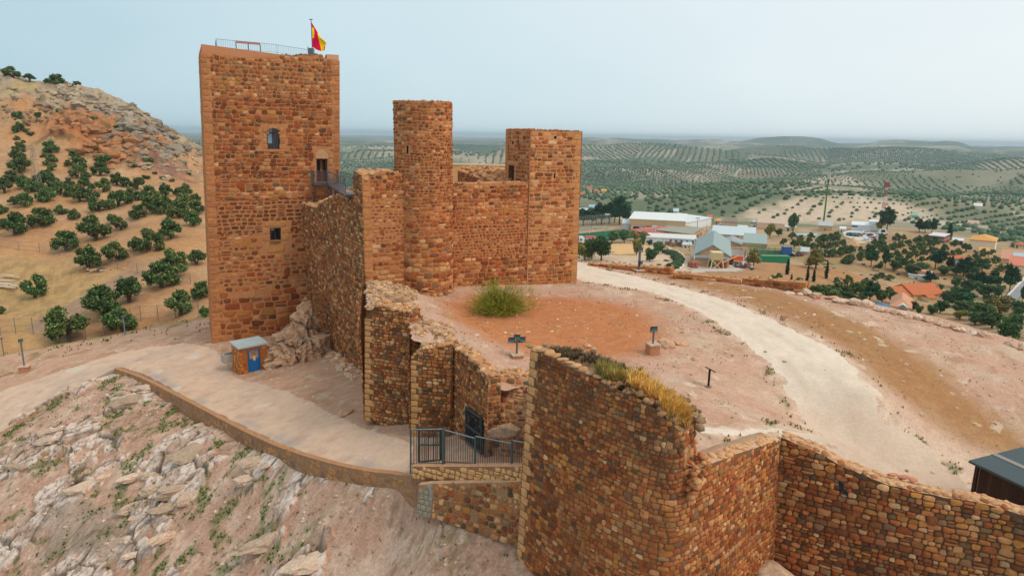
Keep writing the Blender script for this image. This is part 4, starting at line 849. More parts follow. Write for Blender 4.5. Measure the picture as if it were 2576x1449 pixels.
# ------------------------------------------------------------------ wall between round tower and the lower square tower, and that tower
EC = FP(pt(1328, 600, y=47.5)); eF = Face(EC, UD, 0.006, -10.5); EW = eF.uv(1456, 560)[0]; zE0 = eF.uv(1328, 326)[1]; zE1 = eF.uv(1462, 331)[1]
DL = FP(eF.S(-(5.75), 0)); dF = Face(DL, UD, 0.006, -10.5); DW = 5.75; zD = dF.uv(1200, 461)[1]; zDb = -11.6
cw = thing('castle_wall', 'plain stone wall linking the round tower to the lower square tower', 'wall', (DL[0], DL[1], -10.3))
tD = lambda u: zD + .10 * pnoise(np.asarray(u) * 1.6, 9.3); bD = lambda u: zDb + 0 * np.asarray(u)
b = MB(); us = np.arange(0, DW + .01, DW / 24); backing(b, dF, us, tD, bD, MORT); wall_rest(b, dF, us, tD, bD, .9, MORT_L)
zz = [dF.uv(1230, y)[1] for y in (725, 655, 560, 500)]
stones(b, dF, 0, DW, zz[3], zD + .4, (.19, .29), (1.0, 2.0), .035, .045, pal([5, 3, 4, 3, 1.8, 1.4, 1.5, .5]), 71, top=tD, sq=3.2)
stones(b, dF, 0, DW, zz[2], zz[3], (.18, .27), (1.0, 1.9), .05, .04, pal([6, 3, 4, 3, 1.3, 1.2, 1.5, .4]), 72, sq=3.2)
stones(b, dF, 0, DW, zz[1], zz[2], (.18, .25), (1.0, 1.9), .075, .04, pal([4, 3.5, 5.5, 1.6, 1.6, .6, 1, .3]), 73, sq=3.2)
stones(b, dF, 0, DW, zDb, zz[1], (.20, .32), (1.0, 2.2), .035, .05, pal([5, 4, 4, 2, 1, .9, 1.5, .8]), 74, sq=3.2)
rng = np.random.RandomState(15)
for i in range(34): u = rng.uniform(0, DW); rocks(b, [dF.S(u, float(tD(u)) + .0, -rng.uniform(0, .8))], rng.uniform(.2, .36), lerp(B_GRY, B_LGT, rng.uniform()), 700 + i, ICO1)
b.build('wall', MS, cw, True)
st2 = thing('square_tower', 'lower square stone tower at the right end with small doorway and wall slits', 'tower', (EC[0], EC[1], -10.5))
eL = Face(EC + VD * 4.3, -VD, 0.004, -10.5); hdo = box_uv(eL, 1279.5, 416, 1293, 470); sl = box_uv(eF, 1393.5, 436, 1397, 449); sl2 = box_uv(eF, 1394, 343, 1400, 350); sl3 = box_uv(eL, 1288, 356, 1292, 364)
tE = lambda u: np.interp(u, [0, EW], [zE0, zE1]) + .03 * pnoise(np.asarray(u) * 2, 4.1); bE = lambda u: -12.0 + 0 * np.asarray(u)
b = MB(); backing(b, eF, np.arange(0, EW + .01, EW / 16), tE, bE, MORT_L * .95, holes=[sl, sl2], depth=.4, rec=(.05, .03, .02))
tL = lambda u: zE0 + .03 + 0 * np.asarray(u); backing(b, eL, np.arange(0, 4.31, .43), tL, bE, MORT_L, holes=[hdo, sl3], depth=.5, rec=srgb(120, 84, 58))
eR = Face(EC + UD * EW, VD, 0.0, -10); backing(b, eR, np.arange(0, 4.31, .43), lambda u: zE1 + 0 * np.asarray(u), bE, MORT); eB = Face(EC + UD * EW + VD * 4.3, -UD, 0, 0); backing(b, eB, np.arange(0, EW, .5), lambda u: zE1 + 0 * np.asarray(u), bE, MORT)
b.poly([np.r_[EC + UD * i + VD * j, zE0 - .02] for i, j in ((0.01, .01), (EW, .01), (EW, 4.3), (.01, 4.3))], srgb(196, 150, 116), 1)
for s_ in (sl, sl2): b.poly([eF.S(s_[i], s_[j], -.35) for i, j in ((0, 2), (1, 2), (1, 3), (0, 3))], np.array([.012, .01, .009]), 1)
zz = [eF.uv(1395, y)[1] for y in (712, 645, 480)]; nh = [(s_[0] - .03, s_[1] + .03, s_[2], s_[3]) for s_ in (sl, sl2)]
stones(b, eF, .05, EW - .42, zz[2], zE0 + .3, (.20, .32), (1.1, 2.3), .04, .04, pal([6, 2.5, 3, 4, 1.0, 1.6, 2, .3]), 81, top=tE, holes=nh, sq=3.4)
stones(b, eF, .05, EW - .42, zz[1], zz[2], (.22, .34), (1.1, 2.4), .05, .035, pal([5, 2.5, 3.5, 4, 1.0, 1.6, 2, .3]), 82, sq=3.6, drop=.03)
stones(b, eF, .05, EW - .42, -12, zz[1], (.22, .36), (1.1, 2.4), .035, .045, pal([6, 3, 4, 3, .8, 1.2, 2, .4]), 83, sq=3.4)
stones(b, eF, 0, EW, -12, zE1, 0, 0, .03, .035, ashc(srgb(196, 134, 84)), 84, lay=quoins(eF, -1, EW, -12, zE1 - .05, 9, (.3, .44), .7, .42), sq=7, jit=.02, rot=0)
nh = [(hdo[0] - .2, hdo[1] + .2, hdo[2] - 1, hdo[3] + .28), sl3]
stones(b, eL, .4, 4.25, zD - 1.5, zE0 + .3, (.20, .32), (1.0, 2.2), .05, .04, pal([6, 2.5, 3, 4, 1.6, 1.6, 2, .3]), 85, top=tL, holes=nh, sq=3)
stones(b, eL, 0, 4.3, zD - 1.5, zE0, 0, 0, .03, .035, ashc(srgb(196, 134, 84)), 86, lay=quoins(eL, 1, 0, zD - 1.5, zE0 - .05, 10, (.3, .42), .55, .36), sq=7, jit=.02, rot=0)
surround(b, eL, hdo, [((hdo[0] + hdo[1]) / 2, hdo[3] + .15, hdo[1] - hdo[0] + .5, .26)] + [(hdo[0] - .11, hdo[3] - .25 - .42 * i, .2, .4) for i in range(5)] + [(hdo[1] + .11, hdo[3] - .25 - .42 * i, .2, .4) for i in range(5)], 87, srgb(206, 150, 100))
rng = np.random.RandomState(88)
for fq, w_, zq_ in ((eF, EW, tE), (eL, 4.3, tL)):
    U = rng.uniform(.05, w_ - .05, 60); P = fq.S(U, zq_(U) - .02, -rng.uniform(.03, .3, 60)); rocks(b, P, rng.uniform(.12, .30, 60), np.array([lerp(B_ORG, B_LGT, rng.uniform()) * rng.uniform(.8, 1.1) for _ in P]), 89, ICO0, (.4, .8))
b.build('wall', MS, st2, True)
b = MB(); b.poly([eL.S(hdo[i], hdo[j], -.35) for i, j in ((0, 2), (1, 2), (1, 3), (0, 3))], srgb(74, 44, 28)); o = b.build('door', M_WOOD, st2); o['label'] = 'narrow brown doorway above the wall walk'
# inside: plastered back wall and ruined cross wall
YB = 60.0; q = [pt(x, y, y=YB) for x, y in ((1120, 470), (1285, 470), (1285, 419), (1120, 415))]
b = MB(); f = np.array(q); b.loft([f, f + [0, .7, 0]], srgb(222, 172, 118)); b.loft([f[[3, 2, 2, 3]] + np.array([[0, -.05, 0], [0, -.05, 0], [0, .8, 0], [0, .8, 0]]), f[[3, 2, 2, 3]] + np.array([[0, -.05, .12], [0, -.05, .12], [0, .8, .12], [0, .8, .12]])], srgb(226, 196, 156))
tag(b.build('rendered_wall', M_PLASTER), 'smooth beige rendered wall behind the ruined cross wall inside the castle', 'wall')
rw = Face(pt(1152, 440, y=56.0), (pt(1225, 470, y=50.0) - pt(1152, 440, y=56.0))[:2]); RL = 8.0
tR = lambda u: np.interp(u, [0, 2, 5, RL], [rw.uv(1153, 429)[1], rw.uv(1153, 429)[1] - .1, -3.2, -3.6]) + .1 * pnoise(np.asarray(u) * 2, 1.1); bR = lambda u: -7 + 0 * np.asarray(u)
b = MB(); us = np.arange(0, RL + .01, .4); backing(b, rw, us, tR, bR, MORT); wall_rest(b, rw, us, tR, bR, 3.0, MORT_L)
stones(b, rw, 0, RL, -6, -1, (.16, .28), (1, 2), .03, .06, pal([3, 3, 2, 3, 3, 2, 2, 1]), 91, top=tR, sq=2.8)
rng = np.random.RandomState(21); P = [rw.S(u, float(tR(u)) + .08 + .25 * rng.uniform(), -rng.uniform(0, 3)) for u in rng.uniform(0, RL, 150)]
rocks(b, P, rng.uniform(.2, .5, 150), np.array([lerp(B_LGT, B_PAL, rng.uniform()) * rng.uniform(.7, 1.1) for _ in P]), 92, ICO0)
tag(b.build('ruined_wall', MS, None, True), 'broken rubble wall inside the castle seen above the plain linking wall', 'wall')

# ------------------------------------------------------------------ rubble walls stepping down beside the courtyard
def rubble_wall(name, label, fc, L, top, bot, thick, seed, ch=(.13, .22), wr=(.9, 1.9), gap=.022, bul=.07, w=(4, 3.2, 2.5, 3.0, 2.6, 1.2, 2, 1.6), ql=None, qr=None, mort=MORT_D, nrub=60, rub=(.15, .34), zq=0.0, du=.25, sq=2.8, flank=None):
    b = MB(); us = np.linspace(0, L, max(4, int(L / du))); backing(b, fc, us, top, bot, mort); wall_rest(b, fc, us, top, bot, thick, MORT_L * .9)
    z0 = min(float(bot(u)) for u in us); z1 = max(float(top(u)) for u in us)
    stones(b, fc, (ql or 0) * .7, L - (qr or 0) * .7, z0, z1 + .3, ch, wr, gap, bul, pal(w), seed, top=top, bot=bot, sq=sq, jit=.10)
    if ql: stones(b, fc, 0, L, z0, z1, 0, 0, .025, .05, ashc(srgb(200, 142, 90)), seed + 1, lay=quoins(fc, 1, 0, z0, float(top(0)) - zq, seed, (.24, .36), ql, ql * .6), sq=6, jit=.03, rot=0)
    if qr: stones(b, fc, 0, L, z0, z1, 0, 0, .025, .05, ashc(srgb(200, 142, 90)), seed + 2, lay=quoins(fc, -1, L, z0, float(top(L)) - zq, seed, (.24, .36), qr, qr * .6), sq=6, jit=.03, rot=0)
    if flank is not None:
        A = np.array(flank); B = fc.S(0, float(bot(0)), 0); ff_ = Face(A, (B - A)[:2], -fc.lean, fc.zref); FL = np.linalg.norm((B - A)[:2]); tf_ = lambda u: np.interp(u, [0, FL], [A[2], float(top(0))]); bf_ = lambda u: float(bot(0)) + 0 * np.asarray(u)
        backing(b, ff_, np.linspace(0, FL, 12), tf_, bf_, mort); stones(b, ff_, 0, FL, z0, z1 + .3, ch, wr, gap, bul, pal(w), seed + 8, top=tf_, bot=bf_, sq=sq, jit=.10)
    for e_, sg in ((0.0, -1), (L, 1)):
        A = fc.S(e_, float(top(e_)), -thick if sg < 0 else 0); B = fc.S(e_, float(top(e_)), 0 if sg < 0 else -thick); fe_ = Face(A, (B - A)[:2]); te_ = lambda u: float(top(e_)) + 0 * np.asarray(u); be_ = lambda u: float(bot(e_)) + 0 * np.asarray(u)
        stones(b, fe_, 0, min(thick, 9), z0, z1 + .3, ch, wr, gap, bul, pal(w), seed + 7, top=te_, bot=be_, sq=sq, jit=.10)
    rng = np.random.RandomState(seed + 3); U = rng.uniform(0, L, nrub); P = [fc.S(u, float(top(u)) + rng.uniform(-.02, .06), -rng.uniform(0, thick)) for u in U]
    if nrub: rocks(b, P, rng.uniform(rub[0], rub[1], nrub), np.array([lerp(B_LGT, B_PAL, rng.uniform()) * rng.uniform(.55, 1.15) for _ in P]), seed + 4, ICO0)
    return tag(b.build(name, MS, None, True), label, 'wall')
p0 = pt(917, 1022, y=33.0); p1 = pt(1026, 1015, y=32.0); f1 = Face(p0, (p1 - p0)[:2], .02, p0[2]); _u, _z = f1.uv(917, 800); f1 = Face(p0, (p1 - p0)[:2], .02, p0[2], _u / (_z - p0[2])); L1 = np.linalg.norm((p1 - p0)[:2])
z0, z1 = f1.uv(917, 800)[1], f1.uv(1025, 785)[1]; t1 = lambda u: np.interp(u, [0, L1 * .25, L1], [z0, z1 + .1, z1]) + .1 * pnoise(np.asarray(u) * 3, 1.9)
rubble_wall('buttress_wall', 'upper rubble buttress with pale quoins below the wall corner, left of the other one', f1, L1, t1, lambda u: p0[2] - .8 + 0 * np.asarray(u), 1.0, 110, ql=.62, nrub=60, rub=(.14, .36), zq=.05, flank=np.r_[BCp, -8.7])
p0 = pt(1033, 1105, y=30.0); p1 = pt(1134, 1100, y=29.6); f2 = Face(p0, (p1 - p0)[:2], .02, p0[2]); _u, _z = f2.uv(1032, 880); f2 = Face(p0, (p1 - p0)[:2], .02, p0[2], _u / (_z - p0[2])); L2 = np.linalg.norm((p1 - p0)[:2])
z0, z1 = f2.uv(1033, 905)[1], f2.uv(1134, 868)[1]; t2 = lambda u: np.interp(u, [0, L2 * .25, L2], [z0, z0 + .5, z1]) + .08 * pnoise(np.asarray(u) * 3, 2.9)
rubble_wall('buttress_wall', 'second rubble buttress with tan quoins standing behind the railing gate', f2, L2, t2, lambda u: p0[2] - .8 + 0 * np.asarray(u), 1.0, 120, ql=.55, nrub=60, rub=(.14, .34), zq=.05, flank=pt(1031, 800, y=33.2), w=(4, 3.4, 2.5, 3, 3, 1.2, 2, 2.4))
p0 = pt(1133, 1085, y=30.3); p1 = pt(1222, 1120, y=26.0); f3 = Face(p0, (p1 - p0)[:2], .02, -13.5); L3 = np.linalg.norm((p1 - p0)[:2])
z0, zm, z1 = f3.uv(1135, 868)[1], f3.uv(1180, 895)[1], f3.uv(1224, 945)[1]; t3 = lambda u: np.interp(u, [0, L3 * .55, L3], [z0, zm, z1]) + .08 * pnoise(np.asarray(u) * 3, 3.9)
rubble_wall('gateway_wall', 'rubble wall holding the dark barred gate, sloping down to the right', f3, L3, t3, lambda u: -14.6 + 0 * np.asarray(u), .55, 130, nrub=70)
p0 = pt(1224, 1120, y=25.9); p1 = pt(1340, 1110, y=25.4); f4 = Face(p0, (p1 - p0)[:2], .55, -13.4); L4 = np.linalg.norm((p1 - p0)[:2])
z0, z1 = f4.uv(1228, 945)[1], f4.uv(1325, 948)[1]; t4 = lambda u: np.interp(u, [0, L4], [z0, z1]) + .1 * pnoise(np.asarray(u) * 3, 4.9)
rubble_wall('embankment_wall', 'loose slumped stone embankment between the barred gate and the big rounded bastion', f4, L4, t4, lambda u: -14.2 + 0 * np.asarray(u), .9, 140, ch=(.13, .24), w=(3, 1, 2, 5, 1.5, 4, 2, .4), mort=srgb(196, 152, 118), nrub=60, gap=.05)
big_rock('boulder', pt(1275, 1072, y=25.6) + [0, 0, -.25], (1.5, .9, .7), srgb(176, 140, 112), 'brown boulder at the foot of the slumped embankment behind the railing', 'rock', 5, sharp=1.6)

# ------------------------------------------------------------------ rounded bastion and the courtyard retaining wall
GT = [(1330, 879, 23.0), (1371, 896, 22.3), (1452, 936, 21.0), (1524, 972, 20.05), (1596, 999, 19.25), (1641, 1026, 18.85), (1682, 1062, 18.6), (1715, 1085, 18.6), (1738, 1125, 18.75)]
GP = np.array([pt(*g[:2], y=g[2]) for g in GT])
HT = [(1745, 1180, 18.8), (1790, 1163, 19.6), (1850, 1140, 20.7), (1900, 1123, 21.7), (1956, 1104, 22.9)]
HP = np.array([pt(*g[:2], y=g[2]) for g in HT])
plan = np.vstack([GP[:-1], HP[1:]]); pl = smooth_line(plan[:, :2], 6); gc = Curve(pl, 0.055, -9.0); GLn = gc.L[-1]
def ux(P): return gc.L[np.argmin(((gc.P - P[:2]) ** 2).sum(1))]
gu = np.array([ux(p) for p in GP[:-1]]); hu = np.array([ux(p) for p in HP[1:]]); uE = gu[-1] + .10
zH = HP[0][2]
tG = lambda u: np.interp(u, np.r_[gu, uE, uE + .12, hu], np.r_[GP[:-1, 2], GP[-2, 2] - .15, zH + .05, HP[1:, 2]]) + .05 * pnoise(np.asarray(u) * 2.5, 6.9)
bG = lambda u: np.interp(u, [0, GLn * .5, GLn], [-15.9, -18.0, -18.0])
bast = thing('bastion_wall', 'big rounded rubble bastion in the foreground with dry grass on its broken top', 'wall', (GP[4][0], GP[4][1], -17.5))
b = MB(); us = np.linspace(0, GLn, 150); backing(b, gc, us, tG, bG, srgb(120, 82, 54), zs=(-14, -12, -10.5, -9.5))
colg = pal([5.5, 5, 4.5, 1.6, 1.2, .2, 2.2, 1.8]); cold = pal([3, 6, 2.4, 1.0, 3.6, .3, 1, 3.4]); colw = pal([6.5, 1.8, 5, 2.6, .6, .5, 2.6, .3]); colh = pal([6, 2.2, 4.4, 3.0, .7, .9, 3, .4])
def bcol(u, z, rng):
    c = colg(u, z, rng); d_ = cold(u, z, rng); w_ = colw(u, z, rng); h_ = colh(u, z, rng)
    top_ = tG(u) - z; k = sstep(2.6, .8, top_ + 1.2 * fbm(u, z, 2.0, 3, 5)) * (u < uE + .2); c = lerp(c, d_, k * .85)
    k2 = sstep(2.2, 4.6, top_ + 1.2 * fbm(u, z, 2, 3, 6)) * sstep(1.5, 4.5, u); c = lerp(c, w_, k2); return lerp(c, h_, sstep(uE - .2, uE + .6, u))
bmort = lambda u, z: 0
stones(b, gc, .42, uE + .4, -11.2, -6.9, (.11, .205), (.85, 1.75), .012, .06, bcol, 151, top=tG, bot=bG, sq=2.9, jit=.11)
stones(b, gc, .42, uE + .6, -18, -11.2, (.12, .22), (.85, 1.75), .013, .045, bcol, 152, top=tG, bot=bG, sq=3.2, jit=.10)
stones(b, gc, uE + .4, GLn, -18, -9.2, (.12, .215), (.85, 1.8), .013, .045, bcol, 153, top=tG, bot=bG, sq=3.1, jit=.10)
stones(b, gc, 0, GLn, -16, -7, 0, 0, .02, .05, ashc(srgb(204, 144, 94)), 154, lay=quoins(gc, 1, 0, -15.9, float(tG(0)) - .02, 11, (.26, .36), .5, .32), sq=7, jit=.03, rot=0)
# fill behind: thick wall top, left end and broken right end
gb = np.array([pt(1352, 876, y=24.2), pt(1420, 880, y=24.3), pt(1490, 898, y=23.4), pt(1560, 922, y=22.4), pt(1640, 960, y=21.3), pt(1705, 1003, y=20.5), pt(1742, 1042, y=19.9), pt(1752, 1060, y=19.6)])
uu = np.linspace(0, uE, len(gb)); ff = gc.S(uu, tG(uu), 0.0); n = len(gb); i = np.arange(n - 1)
mid = (ff + gb) / 2; mid[:, 2] = np.minimum(ff[:, 2], gb[:, 2]) - .12; rng = np.random.RandomState(31)
b.add(np.concatenate([ff, mid, gb]), np.concatenate([np.stack([i, i + 1, i + 1 + n, i + n], 1), np.stack([i + n, i + 1 + n, i + 1 + 2 * n, i + 2 * n], 1)]), srgb(150, 118, 88), 1)
lo = gb.copy(); lo[:, 2] = -11.5; b.add(np.concatenate([gb, lo]), np.stack([i, i + 1, i + 1 + n, i + n], 1), MORT, 1)
fe = Face(gc.S(uE, -9)[:2], (gb[-1] - gc.S(uE, -9))[:2]); LE = np.linalg.norm((gb[-1] - gc.S(uE, -9))[:2]); te = lambda u: np.interp(u, [0, LE], [float(tG(uE)) + .1, gb[-1][2]]); be = lambda u: -12 + 0 * np.asarray(u)
backing(b, fe, np.linspace(0, LE, 8), te, be, MORT); stones(b, fe, 0, LE, -10.4, -6, (.18, .32), (.8, 1.6), .03, .14, pal([5, 2, 3, 4, 2, 2.5, 2, .5]), 155, top=te, sq=2.6, jit=.14)
ll = Face(gb[0][:2], (gc.S(0, -9) - gb[0])[:2], 0.05, -9); LLn = np.linalg.norm((gc.S(0, -9) - gb[0])[:2]); tl = lambda u: np.interp(u, [0, LLn], [gb[0][2], float(tG(0))]); bl_ = lambda u: -16 + 0 * np.asarray(u)
backing(b, ll, np.linspace(0, LLn, 5), tl, bl_, MORT); stones(b, ll, 0, LLn, -15.9, -7.2, (.26, .36), (1.1, 2.0), .025, .04, ashc(srgb(200, 142, 92)), 156, top=tl, sq=5, jit=.04)
# coping: dressed stones at the left, loose rubble at the right, rubble along the back edge
U = np.arange(.1, gu[3], .34); P = gc.S(U, tG(U) + .02, -.22); rocks(b, P, rng.uniform(.34, .46, len(P)), np.array([lerp(B_LGT, B_PAL, rng.uniform(.1, .8)) * rng.uniform(.8, 1.05) for _ in P]), 157, ICO1, (.3, .4), .10)
U = rng.uniform(gu[3], uE, 70); P = gc.S(U, tG(U) + .05 + rng.uniform(-.06, .1, 70), -rng.uniform(.0, .5, 70)[..., ]); rocks(b, P, rng.uniform(.12, .30, 70), np.array([lerp(B_GRY, B_LGT, rng.uniform()) * rng.uniform(.6, 1.0) for _ in P]), 158, ICO0, (.6, .9), .25)
tt = rng.uniform(0, 1, 110); P = np.stack([np.interp(tt, np.linspace(0, 1, n), gb[:, k]) for k in range(3)], 1) + rng.normal(0, [.16, .16, .06], (110, 3)); rocks(b, P, rng.uniform(.14, .38, 110), np.array([lerp(B_GRY, B_PAL, rng.uniform()) * rng.uniform(.6, 1.05) for _ in P]), 159, ICO0)
tt = rng.uniform(0, 1, 46); P = fe.S(tt * LE, -9.9 + .5 * rng.uniform(-1, 1, 46), .2 + .3 * rng.uniform(0, 1, 46)); rocks(b, P, rng.uniform(.10, .30, 46), np.array([lerp(B_ORG, B_LGT, rng.uniform()) for _ in P]), 160, ICO0)
# top of the lower stretch: mortared coping, then courtyard
U = np.linspace(uE + .1, GLn, 14); f = gc.S(U, tG(U), 0.0); k_ = gc.S(U, tG(U) + .05, -.75); k2 = gc.S(U, tG(U) - 1.2, -.8); m = len(U); i = np.arange(m - 1)
b.add(np.concatenate([f, k_, k2]), np.concatenate([np.stack([i, i + 1, i + 1 + m, i + m], 1), np.stack([i + m, i + 1 + m, i + 1 + 2 * m, i + 2 * m], 1)]), srgb(206, 164, 130), 1)
U = rng.uniform(uE + .1, GLn, 60); P = gc.S(U, tG(U) + .02, -rng.uniform(.02, .4, 60)); rocks(b, P, rng.uniform(.16, .36, 60), np.array([lerp(B_LGT, B_PAL, rng.uniform()) for _ in P]), 161, ICO1, (.35, .55), .12)
b.build('wall', MS, bast, True)
# grass on the bastion
def blades(mb, P, hgt, cols, seed, lean=.35, wid=.012, per=1, bend=.5):
    rng = np.random.RandomState(seed); P = np.repeat(np.array(P, float), per, 0); n = len(P); h = hgt * rng.uniform(.55, 1.25, n); a = rng.uniform(0, 6.28, n); l = lean * rng.uniform(0, 1, n) * h
    d = np.stack([np.cos(a) * l, np.sin(a) * l, h], 1); w = np.stack([-np.sin(a), np.cos(a), 0 * a], 1) * (wid * rng.uniform(.7, 1.4, n))[:, None]
    m = P + d * [.35, .35, .6]; V = np.stack([P - w, P + w, m + w * .8, m - w * .8, P + d], 1).reshape(-1, 3); bi = (np.arange(n) * 5)[:, None]
    C = np.repeat(cols[rng.randint(0, len(cols), n)] * rng.uniform(.75, 1.2, (n, 1)), 5, 0)
    mb.add(V, [np.array([[0, 1, 2, 3]]) + bi, np.array([[3, 2, 4]]) + bi], C)
b = MB(); rng = np.random.RandomState(77)
def topstrip(n, s0, s1, t0, t1):
    s = rng.uniform(s0, s1, n); t = rng.uniform(t0, t1, n); s = np.clip(s, 0, 1)
    A = np.stack([np.interp(s * uE, uu, ff[:, k]) for k in range(3)], 1); B_ = np.stack([np.interp(s * uE, uu, gb[:, k]) for k in range(3)], 1); P = A + (B_ - A) * t[:, None]; P[:, 2] -= .12 * (1 - np.abs(2 * t - 1)); return P
yel = np.array([srgb(224, 168, 74), srgb(206, 146, 56), srgb(236, 190, 104), srgb(190, 140, 66), srgb(240, 200, 120)]); dk = np.array([srgb(98, 82, 62), srgb(128, 104, 78), srgb(84, 76, 54)])
cl_ = topstrip(120, .56, .95, .15, .70); blades(b, cl_, .5, yel, 1, .9, .012, 46)
P = np.repeat(cl_, 14, 0) + rng.normal(0, .09, (len(cl_) * 14, 3)) * [1, 1, 0]; blades(b, P, .28, yel, 2, .9, .010, 3)
tag(b.build('dry_grass', M_GRASS), 'tufts of golden dry grass on top of the rounded bastion', 'grass', kind='stuff')
b = MB(); blades(b, topstrip(170, .10, .56, .55, 1.0), .20, dk, 3, 1.1, .013, 18); blades(b, topstrip(60, .45, .6, .1, .6), .5, np.array([srgb(128, 124, 62), srgb(170, 144, 76)]), 4, .7, .014, 30)
tag(b.build('heather', M_GRASS), 'low grey brown heath growing along the bastion top', 'scrub', kind='stuff')
# right hand retaining wall
IT = [(1965, 1101, 23.0), (2054, 1138, 22.4), (2124, 1174, 21.9), (2237, 1220, 21.2), (2351, 1245, 20.6), (2464, 1262, 20.15), (2563, 1293, 19.7), (2760, 1330, 18.6)]
IP = np.array([pt(*g[:2], y=g[2]) for g in IT]); ic = Curve(smooth_line(IP[:, :2], 4), 0.05, -11.0); IL = ic.L[-1]; iu = np.array([ic.L[np.argmin(((ic.P - p[:2]) ** 2).sum(1))] for p in IP])
tI = lambda u: np.interp(u, iu, IP[:, 2]) + .06 * pnoise(np.asarray(u) * 2.2, 8.9); bI = lambda u: -18.5 + 0 * np.asarray(u)
coli = pal([4.5, 3.2, 3, 3.6, 1.6, 1.0, 3.6, 1.2]); coli2 = pal([3.5, 5, 4, 1.6, 1.3, .8, 2, 2.8])
def icol(u, z, rng):
    k = sstep(1.3, 2.6, tI(u) - z + .8 * fbm(u, z, 2.2, 3, 9)) * sstep(6.5, 2.5, u - .9 * (tI(u) - z)); return lerp(coli(u, z, rng), coli2(u, z, rng), k)
b = MB(); us = np.linspace(0, IL, 70); backing(b, ic, us, tI, bI, srgb(98, 68, 46)); wall_rest(b, ic, us, tI, bI, .7, srgb(200, 154, 118))
stones(b, ic, 0, IL, -18.5, -10, (.14, .25), (1.0, 2.0), .018, .08, icol, 171, top=tI, bot=bI, sq=2.7, jit=.11, K=12)
rng = np.random.RandomState(41); U = np.arange(.1, IL, .27); P = ic.S(U, tI(U) + .02, -.14); rocks(b, P, rng.uniform(.22, .38, len(P)), np.array([lerp(B_ORG, B_PAL, rng.uniform()) * rng.uniform(.7, 1.1) for _ in P]), 172, ICO1, (.45, .7), .12)
U2 = rng.uniform(0, IL, 90); P = ic.S(U2, tI(U2) + .04, -rng.uniform(.15, .62, 90)); rocks(b, P, rng.uniform(.12, .3, 90), np.array([lerp(B_LGT, B_PAL, rng.uniform()) for _ in P]), 173, ICO0, (.4, .7))
bk = ic.S(np.array([IL * .40, IL * .44, IL * .47]), tI(np.array([IL * .40, IL * .44, IL * .47])) + .12, -.65); rocks(b, bk, .4, srgb(200, 128, 98), 174, ICO1, (.25, .3), .05)
tag(b.build('retaining_wall', MS, None, True), 'bare rubble retaining wall at the lower right, in front of the dark roofed kiosk', 'wall')
big_rock('boulder', np.array([pt(1945, 1452, y=21.9)[0], 21.9, pt(1945, 1452, y=21.9)[2] - .1]), (1.5, 1.2, 1.3), srgb(206, 166, 136), 'pale pinkish rock at the foot of the corner between the two foreground walls', 'rock', 9)

# ------------------------------------------------------------------ low wall along the concrete track, railing plinth
rc_ = Curve(smooth_line([p[:2] for p in RAMP_TOP], 4), 0.10, -15); RLn = rc_.L[-1]; ru = np.array([rc_.L[np.argmin(((rc_.P - np.array(p[:2])) ** 2).sum(1))] for p in RAMP_TOP])
tW = lambda u: np.interp(u, ru, [p[2] for p in RAMP_TOP]) + .04; hW = lambda u: np.interp(u, [0, 3, RLn * .5, RLn], [.35, .7, 1.0, 1.5])
b = MB(); us = np.linspace(0, RLn, 90); backing(b, rc_, us, tW, lambda u: tW(u) - hW(u) - .6, srgb(158, 116, 84)); wall_rest(b, rc_, us, tW, lambda u: tW(u) - hW(u) - .6, .32, srgb(186, 134, 94))
stones(b, rc_, 0, RLn, -20, -13, (.22, .42), (.9, 1.7), .045, .014, lambda u, z, r: np.array([srgb(176, 122, 80), srgb(162, 120, 90), srgb(188, 130, 82), srgb(150, 106, 76)])[r.randint(0, 4, len(u))] * r.uniform(.9, 1.1, (len(u), 1)), 181, top=lambda u: tW(u) - .05, bot=lambda u: tW(u) - hW(u) - .5, sq=2.6, jit=.2, rot=.5)
tag(b.build('track_wall', [M_STONE, M_MORTAR], None, True), 'long low stone faced wall edging the concrete track', 'wall')
pA = pt(1037, 1172, y=25.7); pB = pt(1316, 1172, y=23.35); pA[2] = min(pA[2], pB[2] - .5)
pl_f = Face(pA, (pB - pA)[:2], .0, -13); PL = np.linalg.norm((pB - pA)[:2])
zP0 = pl_f.uv(1040, 1174)[1]; zP1 = pl_f.uv(1310, 1172)[1]; tP = lambda u: np.interp(u, [0, PL], [zP0, zP1]); bP0 = pl_f.uv(1040, 1197)[1]; bP1 = pl_f.uv(1310, 1205)[1]; bP = lambda u: np.interp(u, [0, PL], [bP0, bP1])
b = MB(); us = np.linspace(0, PL, 20); backing(b, pl_f, us, tP, lambda u: bP(u) - .1, srgb(150, 106, 74)); wall_rest(b, pl_f, us, tP, lambda u: bP(u) - .1, .4, srgb(212, 156, 118))
stones(b, pl_f, 0, PL, min(bP0, bP1, zP0) - .3, zP1 + .2, (.19, .25), (.9, 1.6), .035, .07, ashc(srgb(220, 162, 106), .16), 191, top=lambda u: tP(u) - .03, bot=bP, sq=4, jit=.08)
tag(b.build('plinth_wall', MS, None, True), 'low plinth of tan squared stones carrying the grey railing', 'wall')
lw_f = Face(pl_f.S(.55, 0, .25), pl_f.ud, .18, -13.5); zz0 = lw_f.uv(1100, 1205)[1]; LWn = PL - .5
b = MB(); tLw = lambda u: np.interp(u, [0, .5, LWn], [bP0 - .12, bP0 + .05, bP1 - .02]); bLw = lambda u: np.interp(u, [0, LWn], [-15.0, -15.0]); us = np.linspace(0, LWn, 20); backing(b, lw_f, us, tLw, bLw, srgb(156, 116, 82)); wall_rest(b, lw_f, us, tLw, bLw, .3, srgb(206, 160, 124))
stones(b, lw_f, .75, LWn, -15, -12, (.15, .26), (.9, 1.7), .04, .08, pal([4, 3, 2, 3.2, 2, 2.4, 2, 1]), 192, top=tLw, bot=bLw, sq=2.7, jit=.12, drop=.04)
